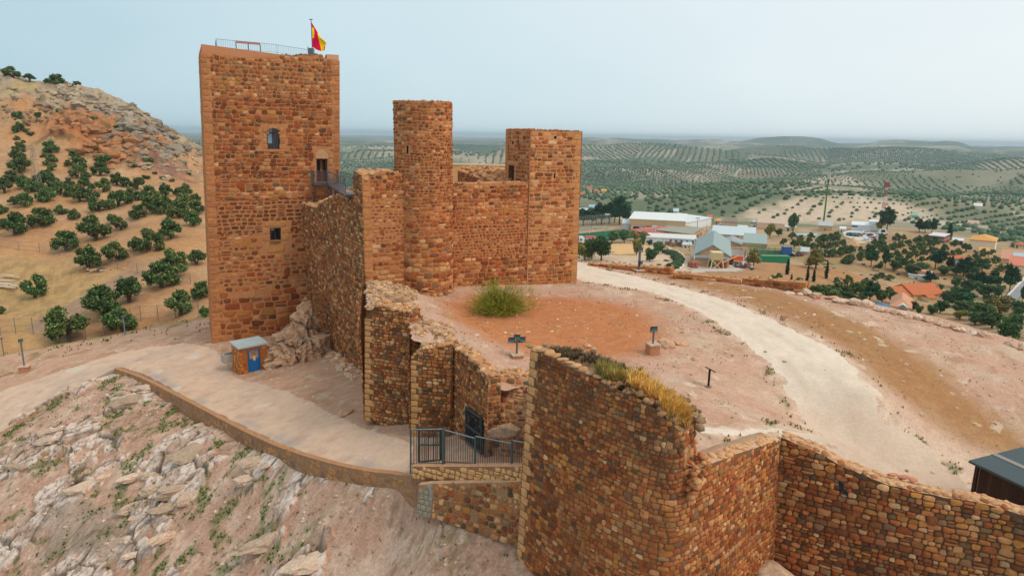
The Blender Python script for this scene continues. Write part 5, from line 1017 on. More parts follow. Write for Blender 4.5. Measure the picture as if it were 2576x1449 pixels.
stones(b, lw_f, 0, .7, -15, -12.5, (.18, .26), (1, 1.2), .03, .03, lambda u, z, r: srgb(150, 142, 124) * r.uniform(.9, 1.1, (len(u), 1)), 193, top=tLw, bot=bLw, sq=6, jit=.02)
tag(b.build('footing_wall', MS, None, True), 'coarse rubble footing below the railing plinth', 'wall')
# ------------------------------------------------------------------ metal walkway to the tower door
DG = srgb(72, 78, 82); DK = srgb(44, 58, 62)
zd = hD[2] - .02; ua, ub = kf.uv(783, 462)[0], kf.uv(848, 462)[0]
fb = thing('metal_footbridge', 'grey metal landing and walkway leading to the door of the tallest tower', 'footbridge', kf.S(ua, zd, 0))
E0 = kf.S(ub - .55, zd, 1.5); E1 = np.array(pt(889, 489, y=43.6)); E1[2] += .0
b = MB(); b.loft([np.array([kf.S(ua, zd, .05), kf.S(ua, zd, 1.6), kf.S(ub, zd, 1.6), kf.S(ub, zd, .05)]) + [0, 0, o] for o in (-.14, 0)], DG)
wd = (E1 - E0); wl_ = np.linalg.norm(wd[:2]); wn_ = np.array([wd[1], -wd[0], 0]) / wl_
b.loft([np.array([E0 - wn_ * .5, E0 + wn_ * .5, E1 + wn_ * .5, E1 - wn_ * .5]) + [0, 0, o] for o in (-.16, -.02)], srgb(86, 80, 80))
b.build('deck', M_METAL, fb)
for u in (ua + .15, ub - .2): b = MB(); b.tube(kf.S(u, zd - 1.7, .05), kf.S(u, zd - .1, 1.5), .06, DG, 6); b.build('brace', M_METAL, fb)
for f, s_ in ((.0, 0), (.22, 0), (.45, 0), (.62, 0)):
    for k in (-.45, .45): b = MB(); p = E0 + wd * f + wn_ * k; b.tube(p + [0, 0, -2.6], p, .06, DG, 6); b.build('post', M_METAL, fb)
for f in (.1, .5): b = MB(); p = E0 + wd * f; b.tube(p + wn_ * .45 + [0, 0, -1.2], p + wd * .1 + wn_ * .45, .04, DG, 5); b.build('brace', M_METAL, fb)
b = MB()
def mesh_rail(mb, A, B, h=1.02, n=16, c=DG):
    rail(mb, np.array(A), np.array(B), n, h, .013, c)
mesh_rail(b, kf.S(ua, zd, 1.58), kf.S(ub - 1.0, zd, 1.58), 1.02, 16); mesh_rail(b, kf.S(ua, zd, .05), kf.S(ua, zd, 1.58), 1.02, 10); mesh_rail(b, kf.S(ub, zd, .05), kf.S(ub, zd, .7), 1.02, 5)
mesh_rail(b, E0 + wn_ * .48, E1 + wn_ * .48, 1.0, 30); mesh_rail(b, E0 - wn_ * .48 + wd * .06, E1 - wn_ * .48, 1.0, 28)
b.build('railing', M_METAL, fb)

# ------------------------------------------------------------------ railing with gate, barred gate
rf_ = Face(pl_f.S(0, 0, -.2), pl_f.ud); GRY = srgb(70, 76, 72)
rl = thing('railing_fence', 'grey bar railing with stepped top on the low tan plinth', 'railing', rf_.S(0, zP0, 0))
R3 = lambda px, py: rf_.S(*rf_.uv(px, py), 0.0)
def panel(name, c, nb, r=.014, post=None, parent=rl, mat=M_METAL, label=None, fx=None, midrail=False, colr=GRY):
    (x0, t0, b0), (x1, t1, b1) = c; Q = fx or R3; b = MB(); A, B, Cc, D = Q(x0, t0), Q(x1, t1), Q(x0, b0), Q(x1, b1)
    b.tube(A, B, r * 1.7, srgb(128, 134, 132) if fx is None else colr, 6); b.tube(Cc, D, r * 1.6, colr, 6)
    if midrail: b.tube((A + Cc) / 2, (B + D) / 2, r * 1.6, colr, 6)
    for i in range(nb + 1): f = i / nb; b.tube(Cc + (D - Cc) * f, A + (B - A) * f, r * (1.6 if i in (0, nb) else 1), colr, 6)
    o = b.build(name, mat, parent);
    if label: o['label'] = label
    return o
panel('panel', ((1034, 1080, 1166), (1113, 1079, 1165)), 11)
panel('panel', ((1119, 1081, 1161), (1194, 1102, 1165)), 13); panel('panel', ((1197, 1097, 1167), (1285, 1115, 1170)), 15); panel('panel', ((1290, 1107, 1170), (1318, 1113, 1172)), 5)
for (x, t, bt, r_) in ((1033, 1079, 1191, .03), (1116, 1078, 1167, .075), (1195, 1098, 1169, .04), (1288, 1107, 1172, .04)):
    b = MB(); b.tube(R3(x, bt), R3(x, t), r_, GRY, 8); b.build('post', M_METAL, rl)
gl = thing('metal_gate', 'small grey barred gate leaf standing open behind the railing', 'gate', pt(1052, 1163, y=26.4))
gA, gB = pt(1053, 1163, y=26.6), pt(1109, 1160, y=25.4); gf = Face(gA, (gB - gA)[:2]); Q = lambda px, py: gf.S(*gf.uv(px, py), 0)
panel('frame', ((1053, 1074, 1163), (1110, 1081, 1156)), 1, .022, parent=gl, fx=Q, midrail=True, colr=srgb(54, 62, 60)); panel('bars', ((1056, 1076, 1160), (1107, 1081, 1156)), 9, .015, parent=gl, fx=Q, colr=srgb(54, 62, 60))
g2 = thing('metal_gate', 'tall dark barred gate in the rubble wall beside the embankment', 'gate', f3.S(f3.uv(1200, 1120)[0], -13.5, .1))
Q = lambda px, py: f3.S(*f3.uv(px, py), .16)
panel('frame', ((1181, 1024, 1108), (1220, 1050, 1138)), 1, .035, parent=g2, fx=Q, midrail=True, colr=srgb(46, 54, 54)); panel('bars', ((1184, 1027, 1108), (1217, 1049, 1136)), 9, .02, parent=g2, fx=Q, colr=srgb(40, 48, 48))
b = MB(); b.poly([f3.S(*f3.uv(x, y), .05) for x, y in ((1181, 1108), (1220, 1138), (1220, 1050), (1181, 1024))], srgb(38, 30, 24)); o = b.build('gate_shade_sheet', M_MORTAR, g2)  # dark sheet on the solid wall, painted as the shade behind the bars

# ------------------------------------------------------------------ blue door hut
hb0 = pt(606, 944, y=hit2p(606, 944)[1]); hz = hb0[2]; UH = np.array([math.cos(R(43)), math.sin(R(43))]); VH = np.array([-UH[1], UH[0]]); hf = Face(hb0, UH, 0, hz); hw = hf.uv(675, 938)[0]; hh0 = hf.uv(605, 879)[1]; hdep = 1.45
hut = thing('utility_hut', 'small orange stone hut with bright blue door and pale sloping roof', 'hut', hb0)
hdr = box_uv(hf, 622, 882, 657, 942); b = MB(); oc = srgb(188, 118, 62)
backing(b, hf, np.linspace(0, hw, 6), lambda u: hh0 + 0 * np.asarray(u), lambda u: hz - .3 + 0 * np.asarray(u), srgb(170, 100, 50), holes=[(hdr[0], hdr[1], hz - .28, hdr[3])], depth=.15, rec=oc)
hl = Face(hf.S(0, 0, -hdep), -VH); backing(b, hl, np.linspace(0, hdep, 5), lambda u: hh0 + .02 + 0 * np.asarray(u), lambda u: hz - .3 + 0 * np.asarray(u), srgb(170, 100, 50))
hr = Face(hf.S(hw, 0, 0), VH); backing(b, hr, np.linspace(0, hdep, 5), lambda u: hh0 + .02 + 0 * np.asarray(u), lambda u: hz - .3 + 0 * np.asarray(u), oc)
hbk = Face(hf.S(hw, 0, -hdep), -UH); backing(b, hbk, np.linspace(0, hw, 5), lambda u: hh0 + .14 + 0 * np.asarray(u), lambda u: hz - .3 + 0 * np.asarray(u), oc)
hc_ = lambda u, z, r: np.array([srgb(196, 122, 60), srgb(178, 104, 50), srgb(206, 140, 80), srgb(160, 96, 56)])[r.randint(0, 4, len(u))] * r.uniform(.9, 1.1, (len(u), 1))
stones(b, hf, 0, hw, hz, hh0 - .14, (.2, .36), (.9, 1.6), .02, .012, hc_, 301, holes=[(hdr[0] - .03, hdr[1] + .03, hz - 1, hdr[3] + .03)], sq=2.8, jit=.18, rot=.4); stones(b, hl, 0, hdep, hz, hh0 - .14, (.2, .36), (.9, 1.6), .02, .012, hc_, 302, sq=2.8, jit=.18, rot=.4)
b.build('wall', MS, hut, True)
b = MB(); o_ = .09; rq = [hf.S(-o_, hh0 + .03, o_), hf.S(hw + o_, hh0 + .03, o_), hf.S(hw + o_, hh0 + .16, -hdep - o_), hf.S(-o_, hh0 + .16, -hdep - o_)]; b.loft([np.array(rq), np.array(rq) + [0, 0, .12]], srgb(178, 186, 184)); b.build('roof', M_CONC, hut)
b = MB(); b.box(hf.S((hdr[0] + hdr[1]) / 2, (hdr[2] + hdr[3]) / 2, -.06), (hdr[1] - hdr[0] - .04, .05, hdr[3] - hdr[2] - .02), u=UH, colr=srgb(14, 104, 168))
for f in (.25, .5, .75): b.box(hf.S(hdr[0] + (hdr[1] - hdr[0]) * f, hdr[2] + .35, -.03), (.012, .02, .35), u=UH, colr=srgb(10, 84, 140))
for u in (hdr[0] + .015, hdr[1] - .015): b.box(hf.S(u, (hdr[2] + hdr[3]) / 2, -.01), (.05, .06, hdr[3] - hdr[2]), u=UH, colr=srgb(20, 88, 136))
dr = b.build('door', M_METAL, hut); dr['label'] = 'bright blue metal door'
def sgn(px0, py0, px1, py1, c, off=.0): s_ = box_uv(hf, px0, py0, px1, py1); bb = MB(); bb.box(hf.S((s_[0] + s_[1]) / 2, (s_[2] + s_[3]) / 2, off), (s_[1] - s_[0], .012, s_[3] - s_[2]), u=UH, colr=c); return bb, s_
bb, s_ = sgn(627, 884, 650, 899, srgb(176, 140, 116), -.02)
for i in range(3): bb.box(hf.S((s_[0] + s_[1]) / 2, s_[3] - .07 - .1 * i, -.01), ((s_[1] - s_[0]) * (.8, .6, .7)[i], .012, .03), u=UH, colr=srgb(96, 66, 56))
bb.build('notice', M_PLASTER, dr)
bb, s_ = sgn(637, 897, 643, 906, srgb(240, 226, 190), -.012); m_ = (s_[0] + s_[1]) / 2
bb.poly([hf.S(m_ - .08, s_[3] - .17, .0), hf.S(m_ + .08, s_[3] - .17, .0), hf.S(m_, s_[3] - .02, .0)], srgb(240, 176, 20)); bb.poly([hf.S(m_ - .012, s_[3] - .14, .003), hf.S(m_ + .012, s_[3] - .14, .003), hf.S(m_ + .006, s_[3] - .06, .003), hf.S(m_ - .006, s_[3] - .06, .003)], srgb(20, 20, 20)); bb.box(hf.S(m_, s_[2] + .06, .0), (.13, .01, .06), u=UH, colr=srgb(236, 160, 30))
bb.build('warning_sign', M_PLASTER, dr)
b = MB(); b.tube(hf.S(hdr[1] - .1, hdr[2] + .8, -.02), hf.S(hdr[1] - .1, hdr[2] + .92, -.02), .018, srgb(30, 40, 50), 6); b.build('handle', M_METAL, dr)
b = MB(); b.box(hf.S(hw / 2, hz - .05, .12), (hw + .2, .35, .18), u=UH, colr=srgb(190, 160, 138)); b.build('threshold_slab', M_CONC, hut)
tq = pt(578, 904, y=hb0[1] + 1.2); b = MB()
for du, dv, sx, sy in ((-.0, -.3, 1.0, .14), (0, .3, 1.0, .14), (-.45, 0, .14, .6), (.45, 0, .14, .6)): b.box(tq + np.r_[UH * du + VH * dv, .15], (sx, sy, .6), u=UH, colr=srgb(176, 166, 156))
b.box(tq + [0, 0, .0], (.9, .6, .1), u=UH, colr=srgb(90, 84, 80)); tag(b.build('concrete_trough', M_CONC), 'small grey concrete trough behind the left side of the blue door hut', 'trough')
# the crag between tower and curtain wall
def crag():
    v, f = subdiv(*ICO0, 5); rng = np.random.RandomState(6); q = v.copy()
    for _ in range(26):
        nrm = rng.normal(size=3) * [1, 1, .45]; nrm /= np.linalg.norm(nrm); d = q @ nrm; lim = rng.uniform(.55, .85); m = d > lim; q[m] -= ((d[m] - lim) * .9)[:, None] * nrm
    base = pt(745, 856, y=48.5); base[2] = float(Z2P(base[0], base[1])) + .1; hr_ = np.hypot(q[:, 0], q[:, 1]); q[:, :2] *= np.where(q[:, 2] < 0, 1 / np.maximum(hr_, .35), 1)[:, None]; W = 165 * 48.5 / 1717; H = 4.6
    t = (q[:, 2] + 1) / 2; w = np.interp(t, [0, .25, .5, .8, 1], [1.12, 1.05, .78, .52, .34]); sh = np.interp(t, [0, .5, 1], [-.25, .25, .55])
    X = q[:, 0] * w * W / 2 + sh; Y = q[:, 1] * w * 1.9; Zq = t * (H + 1.1) - 1.3
    am = .75 * ridged(X * 1.3 + Zq * .45, Zq * .5 - X * .2 + Y, 1.0, 5, 13) + .3 * ridged(X, Zq + Y, .45, 4, 14); e_, c_, ox_, oy_ = worley(X * .9 + Zq * .5 + .3 * am, Zq * .55 - X * .25 + Y * .5, 1.5, 3); am = am + .22 * (c_ - .5) + .5 * (c_ - .5) * ox_ - .20 * sstep(.10, 0, e_)
    X = X + q[:, 0] * (am - .6) * 1.3; Y = Y + q[:, 1] * (am - .6) * 1.3; Zq = Zq + .25 * (am - .6)
    V = np.stack([base[0] + X * UD[0] - Y * UD[1], base[1] + .6 + X * UD[1] + Y * UD[0], base[2] + Zq], 1)
    n = fbm(X, Zq, .9, 4, 15)[:, None]; dkm = sstep(.1, .5, fbm(X * 2.2 + Zq, Zq * .5, .8, 4, 16))
    C = lerp(np.broadcast_to(srgb(206, 164, 130), (len(X), 3)), srgb(150, 120, 98), dkm * .8) * (1 + .15 * n); C = lerp(C, srgb(110, 86, 68), .6 * sstep(.10, .02, e_)); b = MB(); b.add(V, f, C)
    tag(b.build('rock_crag', M_ROCK, None, False), 'jagged pinkish grey rock crag wedged between the tallest tower and curtain wall', 'rock')
crag()

# ------------------------------------------------------------------ floodlights, panel, shrub, kiosk, bird
LH = srgb(34, 62, 66)
def lamp_head(parent, c, u, s=1.0, tilt=-25):
    b = MB(); b.box(np.array(c), (.62 * s, .34 * s, .36 * s), u=u, colr=LH, tilt=(R(tilt), 'X')); b.box(np.array(c) + [0, 0, .19 * s], (.66 * s, .40 * s, .04 * s), u=u, colr=LH * .8, tilt=(R(tilt), 'X'))
    for k in (-1, 1): b.box(np.array(c) + np.r_[np.array(u) * .34 * s * k, -.14 * s], (.03 * s, .07 * s, .36 * s), u=u, colr=LH * .7)
    b.box(np.array(c) + [0, 0, -.31 * s], (.7 * s, .06 * s, .04 * s), u=u, colr=LH * .7)
    hd = b.build('lamp_head', M_METAL, parent); n_ = np.array([u[1], -u[0], 0]); b = MB(); b.box(np.array(c) + n_ * .19 * s + [0, 0, -.03], (.54 * s, .02, .26 * s), u=u, colr=srgb(86, 112, 116), tilt=(R(tilt), 'X')); b.build('lens', M_GLASS, hd); return hd
def flood(px, pyb, pyt, label, heads=1, ped=None, Zf=hit1, s=1.0, u=(1, 0), post=.05, group=None):
    p = Zf(px, pyb); k = p[1] / 1717.0; H = (pyb - pyt) * k * 1.02; t = thing('floodlight', label, 'floodlight', p, group); z = p[2]
    if ped: b = MB(); b.box(p + [0, 0, ped[1] / 2 - .1], (ped[0], ped[0], ped[1] + .2), rz=.3, colr=srgb(184, 130, 96)); b.box(p + [0, 0, ped[1] + .03], (ped[0] * 1.15, ped[0] * 1.15, .07), rz=.3, colr=srgb(206, 172, 144)); b.build('pedestal', M_STONE, t); 
    z0 = p + [0, 0, (ped[1] if ped else -.1)]; top = p + [0, 0, H]
    b = MB(); b.tube(z0, top, post, srgb(96, 104, 106), 8); b.build('post', M_METAL, t)
    uu_ = np.array(u, float) / np.linalg.norm(u)
    if heads == 3:
        b = MB(); b.box(top + [0, 0, -.45 * s], (1.15 * s, .06, .06), u=uu_, colr=LH); b.build('crossbar', M_METAL, t)
        lamp_head(t, top + np.r_[0, 0, .05], uu_, s * .95); lamp_head(t, top + np.r_[uu_ * -.55 * s, -.2 * s], uu_, s); lamp_head(t, top + np.r_[uu_ * .5 * s, -.15 * s], uu_, s)
    else: lamp_head(t, top + np.r_[0, 0, .0], uu_, s)
    return t
flood(1300, 897, 846, 'dark green floodlight post with three lamps on the orange earth', 3, (.5, .10), s=.47, u=(1, .1))
flood(1641, 890, 823, 'single dark floodlight on a brick pedestal beside pale rocks', 1, (.52, .48), s=.5, u=(1, .2))
flood(63, 934, 850, 'floodlight on a rusty post at the left edge of the track', 1, (.7, .45), hit2p, .5, (.6, .8), .06)
t = flood(1607, 684, 628, 'dark lamp post beside the low wall above the park', 1, (.7, .12), s=.7, u=(1, .3), post=.10); p = np.array(t.location); lamp_head(t, p + [.1, 0, .75], (0.5, .8), .7)
for px, pb, ptp, lb in ((314, 834, 794, 'thin lamp pole on the shoulder left of the tallest tower'), (10, 896, 847, 'thin lamp pole at the far left edge')):
    p = hit2p(px, pb); k = p[1] / 1717; tt_ = thing('lamp_pole', lb, 'lamp', p); b = MB(); b.tube(p - [0, 0, .2], p + [0, 0, (pb - ptp) * k], .04, srgb(110, 122, 126), 6); b.build('pole', M_STEEL, tt_); b = MB(); b.box(p + [0, 0, (pb - ptp) * k], (.24, .12, .08), colr=srgb(70, 80, 84)); b.build('lamp', M_METAL, tt_)
p = hit1(1782, 972); k = p[1] / 1717; H = 43 * k * 1.08; t = thing('information_panel', 'thin black tilted information panel standing on bare ground', 'sign', p)
b = MB(); b.tube(p - [0, 0, .1], p + [0, 0, H], .05, srgb(16, 16, 22), 8); b.box(p + [0, 0, .02], (.26, .2, .03), colr=srgb(150, 120, 100)); b.build('post', M_METAL, t)
b = MB(); a_, c_ = np.array([.88, .1, -.46]), np.array([.17, .92, -.33]); n_ = np.cross(a_, c_); n_ /= np.linalg.norm(n_)
q = np.array([p + [.02, 0, H] + a_ * i * .27 + c_ * j * .2 for i, j in ((-1, -1), (1, -1), (1, 1), (-1, 1))]); b.loft([q, q + n_ * .03], srgb(14, 14, 20)); b.build('board', M_METAL, t)
# broom
p = hit1(1256, 790); sh = thing('broom_shrub', 'bushy green broom shrub growing on the orange earth', 'shrub', p); rng = np.random.RandomState(3); b = MB()
n = 9500; a = rng.uniform(0, 6.28, n); e_ = rng.uniform(.02, 1.4, n); L = rng.uniform(.75, 1.55, n) * (1.0 + .25 * np.sin(a * 3 + 1)); dirs = np.stack([np.cos(a) * np.cos(e_) * 1.55, np.sin(a) * np.cos(e_) * 1.2, np.sin(e_) * 1.15 + .1], 1)
t0 = rng.uniform(.35, 1.0, n)[:, None]; P0 = p + dirs * L[:, None] * t0; P1 = P0 + (dirs * .7 + rng.normal(0, .5, (n, 3)) + [0, 0, .25]) * .26; w = np.cross(dirs, rng.normal(size=(n, 3))); w /= np.linalg.norm(w, axis=1)[:, None]; w *= .011
V = np.stack([P0 - w, P0 + w, P1], 1).reshape(-1, 3); pc_ = np.array([srgb(146, 160, 44), srgb(116, 138, 44), srgb(190, 172, 66), srgb(166, 134, 56), srgb(82, 108, 46)]); C = np.repeat(pc_[rng.randint(0, 5, n)] * rng.uniform(.7, 1.2, (n, 1)), 3, 0)
b.add(V, np.arange(3 * n).reshape(-1, 3), C); b.build('foliage', M_GRASS, sh)
b = MB()
for i in range(46): d = dirs[i * 7] * .8 * L[i * 7]; b.tube(p - [0, 0, .1], p + d, .018, srgb(104, 84, 52), 5, .006)
b.build('stems', M_BARK, sh)
# kiosk
k0 = pt(2436, 1163, y=23.6); kz = k0[2]; k1 = pt(2590, 1245, z=kz - .12); e1 = (k1 - k0)[:2]; e1 /= np.linalg.norm(e1); k2 = pt(2560, 1128, z=kz + .1); e2 = np.array([-e1[1], e1[0]])
if np.dot(e2, (k2 - k0)[:2]) < 0: e2 = -e2
KWd, KDp = 4.2, min(3.6, max(2.2, np.linalg.norm((k2 - k0)[:2]))); ks = thing('wooden_kiosk', 'dark timber kiosk with flat dark green roof behind the retaining wall', 'kiosk', k0 + np.r_[e1 * 2, -2.1])
P2 = lambda a_, b_, z: k0 + np.r_[e1 * a_ + e2 * b_, z]
b = MB(); q = np.array([P2(0, 0, 0), P2(KWd, 0, 0), P2(KWd, KDp, .15), P2(0, KDp, .15)]); b.loft([q, q + [0, 0, .09]], srgb(52, 66, 68)); rfk = b.build('roof', M_METAL, ks)
b = MB(); q2 = np.array([P2(-.02, KDp * .42, .15), P2(KWd, KDp * .42, .15), P2(KWd, KDp * .50, .16), P2(-.02, KDp * .50, .16)]); b.loft([q2, q2 + [0, 0, .02]], srgb(140, 126, 116)); b.build('roof_strip', M_METAL, rfk)
b = MB(); wc = srgb(64, 40, 28)
for a0, b0, a1, b1 in ((.3, .3, KWd - .3, .3), (.3, .3, .3, KDp - .3), (KWd - .3, .3, KWd - .3, KDp - .3), (.3, KDp - .3, KWd - .3, KDp - .3)):
    Ln = math.hypot(a1 - a0, b1 - b0); n = max(2, int(Ln / .16))
    for i in range(n):
        f0, f1 = i / n, (i + .94) / n; c0 = P2(a0 + (a1 - a0) * f0, b0 + (b1 - b0) * f0, -2.2); c1 = P2(a0 + (a1 - a0) * f1, b0 + (b1 - b0) * f1, -2.2); nn = np.r_[(c1 - c0)[1], -(c1 - c0)[0], 0]; nn = nn / np.linalg.norm(nn) * .03
        q = np.array([c0 - nn, c1 - nn, c1 + nn, c0 + nn]); b.loft([q, q + [0, 0, 2.2]], wc * random.Random(i).uniform(.75, 1.2))
for a_, b_ in ((.22, .22), (KWd - .22, .22)): b.box(P2(a_, b_, -1.1), (.12, .12, 2.2), u=e1, colr=wc * .8)
b.build('wall', M_WOOD, ks); b = MB(); b.box(P2(1.5, .24, -1.0), (.28, .03, .2), u=e1, colr=srgb(120, 92, 50)); b.build('plaque', M_WOOD, ks)
# bird
p = pt(2118, 1232, y=19.0); bd = thing('bird', 'black bird in flight in front of the retaining wall', 'bird', p); Rv = CMn; rg, up, bk_ = Rv[:, 0], Rv[:, 1], Rv[:, 2]
b = MB(); L = lambda a_, c_, d_: p + rg * a_ + (up * .5 - bk_ * .85) * c_ + (bk_ * .5 + up * .85) * d_ * .2
rgs = []
for xx, rr_ in ((-.13, .012), (-.10, .028), (-.04, .045), (.03, .042), (.08, .03), (.11, .022), (.135, .004)): rgs.append([L(xx, rr_ * math.cos(t), 0) + up * rr_ * math.sin(t) * .8 for t in np.linspace(0, 6.28, 9)[:-1]])
b.loft(rgs, srgb(12, 16, 18)); b.add([L(-.12, .02, 0), L(-.12, -.02, 0), L(-.20, -.045, 0), L(-.21, .04, 0)], [[0, 1, 2, 3]], srgb(20, 28, 32)); body = b.build('body', M_CLOTH, bd, True)
for s_ in (1, -1):
    b = MB(); w_ = [L(.07, .03 * s_, .1), L(.10, .16 * s_, .35), L(.05, .33 * s_, .3), L(-.0, .30 * s_, .3), L(-.05, .18 * s_, .25), L(-.06, .03 * s_, .1)]; b.loft([np.array(w_), np.array(w_) + up * .008], srgb(12, 16, 18)); b.build('wing', M_CLOTH, bd)
# low walls along the right hand edge, boulders
def edge_wall(a, c, hpx, th_, label, seed, ztop=0):
    A, B = hit1(*a), hit1(*c); fcw = Face(A, (B - A)[:2], .05, A[2]); Ln = np.linalg.norm((B - A)[:2]); kA, kB = hpx[0] * A[1] / 1717, hpx[1] * B[1] / 1717
    t_ = lambda u: np.interp(u, [0, Ln], [A[2] + kA, B[2] + kB]) + .07 * pnoise(np.asarray(u) * 1.5, seed + .3)
    rubble_wall('low_wall', label, fcw, Ln, t_, lambda u: np.interp(u, [0, Ln], [A[2] - .6, B[2] - .6]), th_, seed, (.2, .34), (1.1, 2.2), .035, .06, (5, 2.5, 3, 4, 1.5, 2, 3, .5), mort=srgb(176, 126, 84), nrub=int(Ln * 4), rub=(.2, .42), du=.6)
edge_wall((1478, 668), (1688, 692), (4, 17), .8, 'low rough stone wall nearest the lamp post above the park', 401)
edge_wall((1692, 700), (1862, 716), (14, 12), .8, 'low broken stone wall in the middle of the far edge', 411)
edge_wall((1866, 714), (2024, 741), (14, 30), .8, 'low stone wall ending in a squared block by the boulders', 421)
bl = [(1985, 741, 34, 10), (2010, 743, 22, 8), (2028, 742, 30, 18), (2052, 748, 34, 16), (2094, 752, 40, 10), (2112, 760, 40, 10), (2140, 762, 18, 8), (2152, 766, 40, 18), (2180, 772, 46, 20), (2213, 782, 32, 13), (2232, 786, 16, 10), (2243, 787, 16, 10), (2252, 791, 18, 12), (2270, 794, 26, 12), (2285, 802, 24, 12), (2308, 803, 30, 14), (2334, 808, 36, 14),
      (2362, 818, 28, 12), (2378, 824, 22, 10), (2397, 826, 26, 12), (2413, 833, 30, 13), (2447, 842, 34, 13), (2475, 848, 40, 18), (2536, 868, 26, 14), (2552, 874, 22, 10), (2568, 872, 20, 14), (2566, 880, 18, 12)]
rng = np.random.RandomState(19)
for i, (x, y, w, h) in enumerate(bl):
    p = hit1(x, y); k = p[1] / 1717; big_rock('boulder', p + [0, 0, h * k * .32], (w * k * 1.1, w * k * .8, h * k * 1.35), lerp(srgb(230, 200, 176), srgb(206, 160, 126), rng.uniform()) * .9, 'pale pinkish boulder in the row along the far edge of the platform', 'boulder', 40 + i, rng.uniform(-.6, .6), ICO2, .3, 1.4, 'boulders along the platform edge')
for i, (x, y, w, h) in enumerate([(1672, 872, 62, 26), (1712, 868, 44, 20), (1748, 905, 30, 10), (1495, 880, 16, 9), (1478, 872, 24, 9), (870, 1042, 46, 20), (1690, 1080, 0, 0)]):
    if w: p = hit1(x, y) if x > 1000 else hit2p(x, y); k = p[1] / 1717; big_rock('boulder', p + [0, 0, h * k * .2], (w * k, w * k * .7, h * k * 1.3), srgb(214, 170, 138) * .9, ['large pale rock beside the single pedestal floodlight', 'second pale rock to the right of the pedestal floodlight', 'small flat rock right of the floodlight', 'small cream stone on the orange earth', 'squared tan stone on the orange earth', 'low pinkish rock beside the track in front of the blue door hut', ''][i], 'rock', 90 + i, .2 * i, ICO3, .3, .8)

# ------------------------------------------------------------------ outcrops, loose stones and weeds
b = MB(); rng = np.random.RandomState(51); n = 0; cand = rng.uniform([-46, 14], [2, 51], (9000, 2)); cand = cand[inpoly(cand[:, 0], cand[:, 1], POLY2)]; m_ = rockmask(cand[:, 0], cand[:, 1])[0]
big = cand[(m_ > .6) & (rng.uniform(0, 1, len(cand)) < .05)]; z = Z2(big[:, 0], big[:, 1]); s_ = rng.uniform(.5, 1.0, len(big)) ** 2 * 2.3
def slabs(mb, P, size, cols, seed):
    rng = np.random.RandomState(seed); v, f = ICO2
    for k in range(len(P)):
        q = v.copy()
        for _ in range(10): nrm = rng.normal(size=3); nrm /= np.linalg.norm(nrm); d = q @ nrm; lim = rng.uniform(.5, .85); m = d > lim; q[m] -= ((d[m] - lim) * .92)[:, None] * nrm
        q = q * np.array([rng.uniform(.8, 1.5), rng.uniform(.4, .75), rng.uniform(.3, .55)]) * size[k] / 2; q = q * (1 + .12 * rng.uniform(-1, 1, (len(q), 1)))
        a = .62 + rng.normal(0, .25); tx = rng.uniform(-.2, .5); y_ = q[:, 1] * math.cos(tx) - q[:, 2] * math.sin(tx); z_ = q[:, 1] * math.sin(tx) + q[:, 2] * math.cos(tx)
        V = np.stack([q[:, 0] * math.cos(a) - y_ * math.sin(a), q[:, 0] * math.sin(a) + y_ * math.cos(a), z_], 1) + P[k]; mb.add(V, f, cols[k])
slabs(b, np.c_[big, z - .05 * s_], s_, np.array([lerp(S_ROCK, S_GREYR, rng.uniform() ** 1.6) * rng.uniform(.75, 1.05) for _ in big]), 5)
tag(b.build('rock_outcrop', M_ROCK, None, False), 'pale limestone slabs breaking through the soil of the slope below the track', 'rock', kind='stuff')
def scatter(n, Zf, poly, dens, lo, hi, seed):
    rng = np.random.RandomState(seed); P = rng.uniform(lo, hi, (n, 2)); P = P[inpoly(P[:, 0], P[:, 1], poly)]; P = P[rng.uniform(0, 1, len(P)) < dens(P[:, 0], P[:, 1])]; return np.c_[P, Zf(P[:, 0], P[:, 1])]
cl_ = lambda x, y: np.clip(.25 + 1.3 * fbm(x, y, 2.2, 4, 111), .03, 1)
b = MB(); P = scatter(48000, Z2, POLY2, cl_, [-40, 14], [12, 50], 61); s_ = .05 + .22 * np.random.RandomState(1).uniform(0, 1, len(P)) ** 5; rocks(b, P, s_, np.array([lerp(S_ROCK, S_GREYR, q) for q in np.random.RandomState(2).uniform(0, 1, len(P))]) * np.random.RandomState(3).uniform(.7, 1.1, (len(P), 1)), 62, ICO0)
tag(b.build('loose_stones', M_ROCK), 'loose pale stones littering the slope', 'stones', kind='stuff')
b = MB(); d1 = lambda x, y: np.clip(.12 + .9 * fbm(x, y, 2.5, 4, 112), .02, 1) * np.where(road_mask(x, y), .06, 1)
P = scatter(30000, Z1, POLY1, d1, [-10, 18], [44, 66], 63); s_ = .04 + .26 * np.random.RandomState(4).uniform(0, 1, len(P)) ** 5
rocks(b, P, s_, np.array([lerp(S_WHITE, S_BROWN, q) for q in np.random.RandomState(5).uniform(0, 1, len(P))]) * .9, 64, ICO0)
tag(b.build('loose_stones', M_ROCK), 'small stones scattered over the courtyard', 'stones', kind='stuff')
b = MB(); P = scatter(9000, Z2P, POLY2P, lambda x, y: np.clip(.15 + .9 * fbm(x, y, 2.5, 4, 113), .02, 1) * np.where(track_mask(x, y), .03, 1), [-45, 24], [0, 64], 65); rocks(b, P, .05 + .25 * np.random.RandomState(6).uniform(0, 1, len(P)) ** 4, S_ROCK * .95, 66, ICO0)
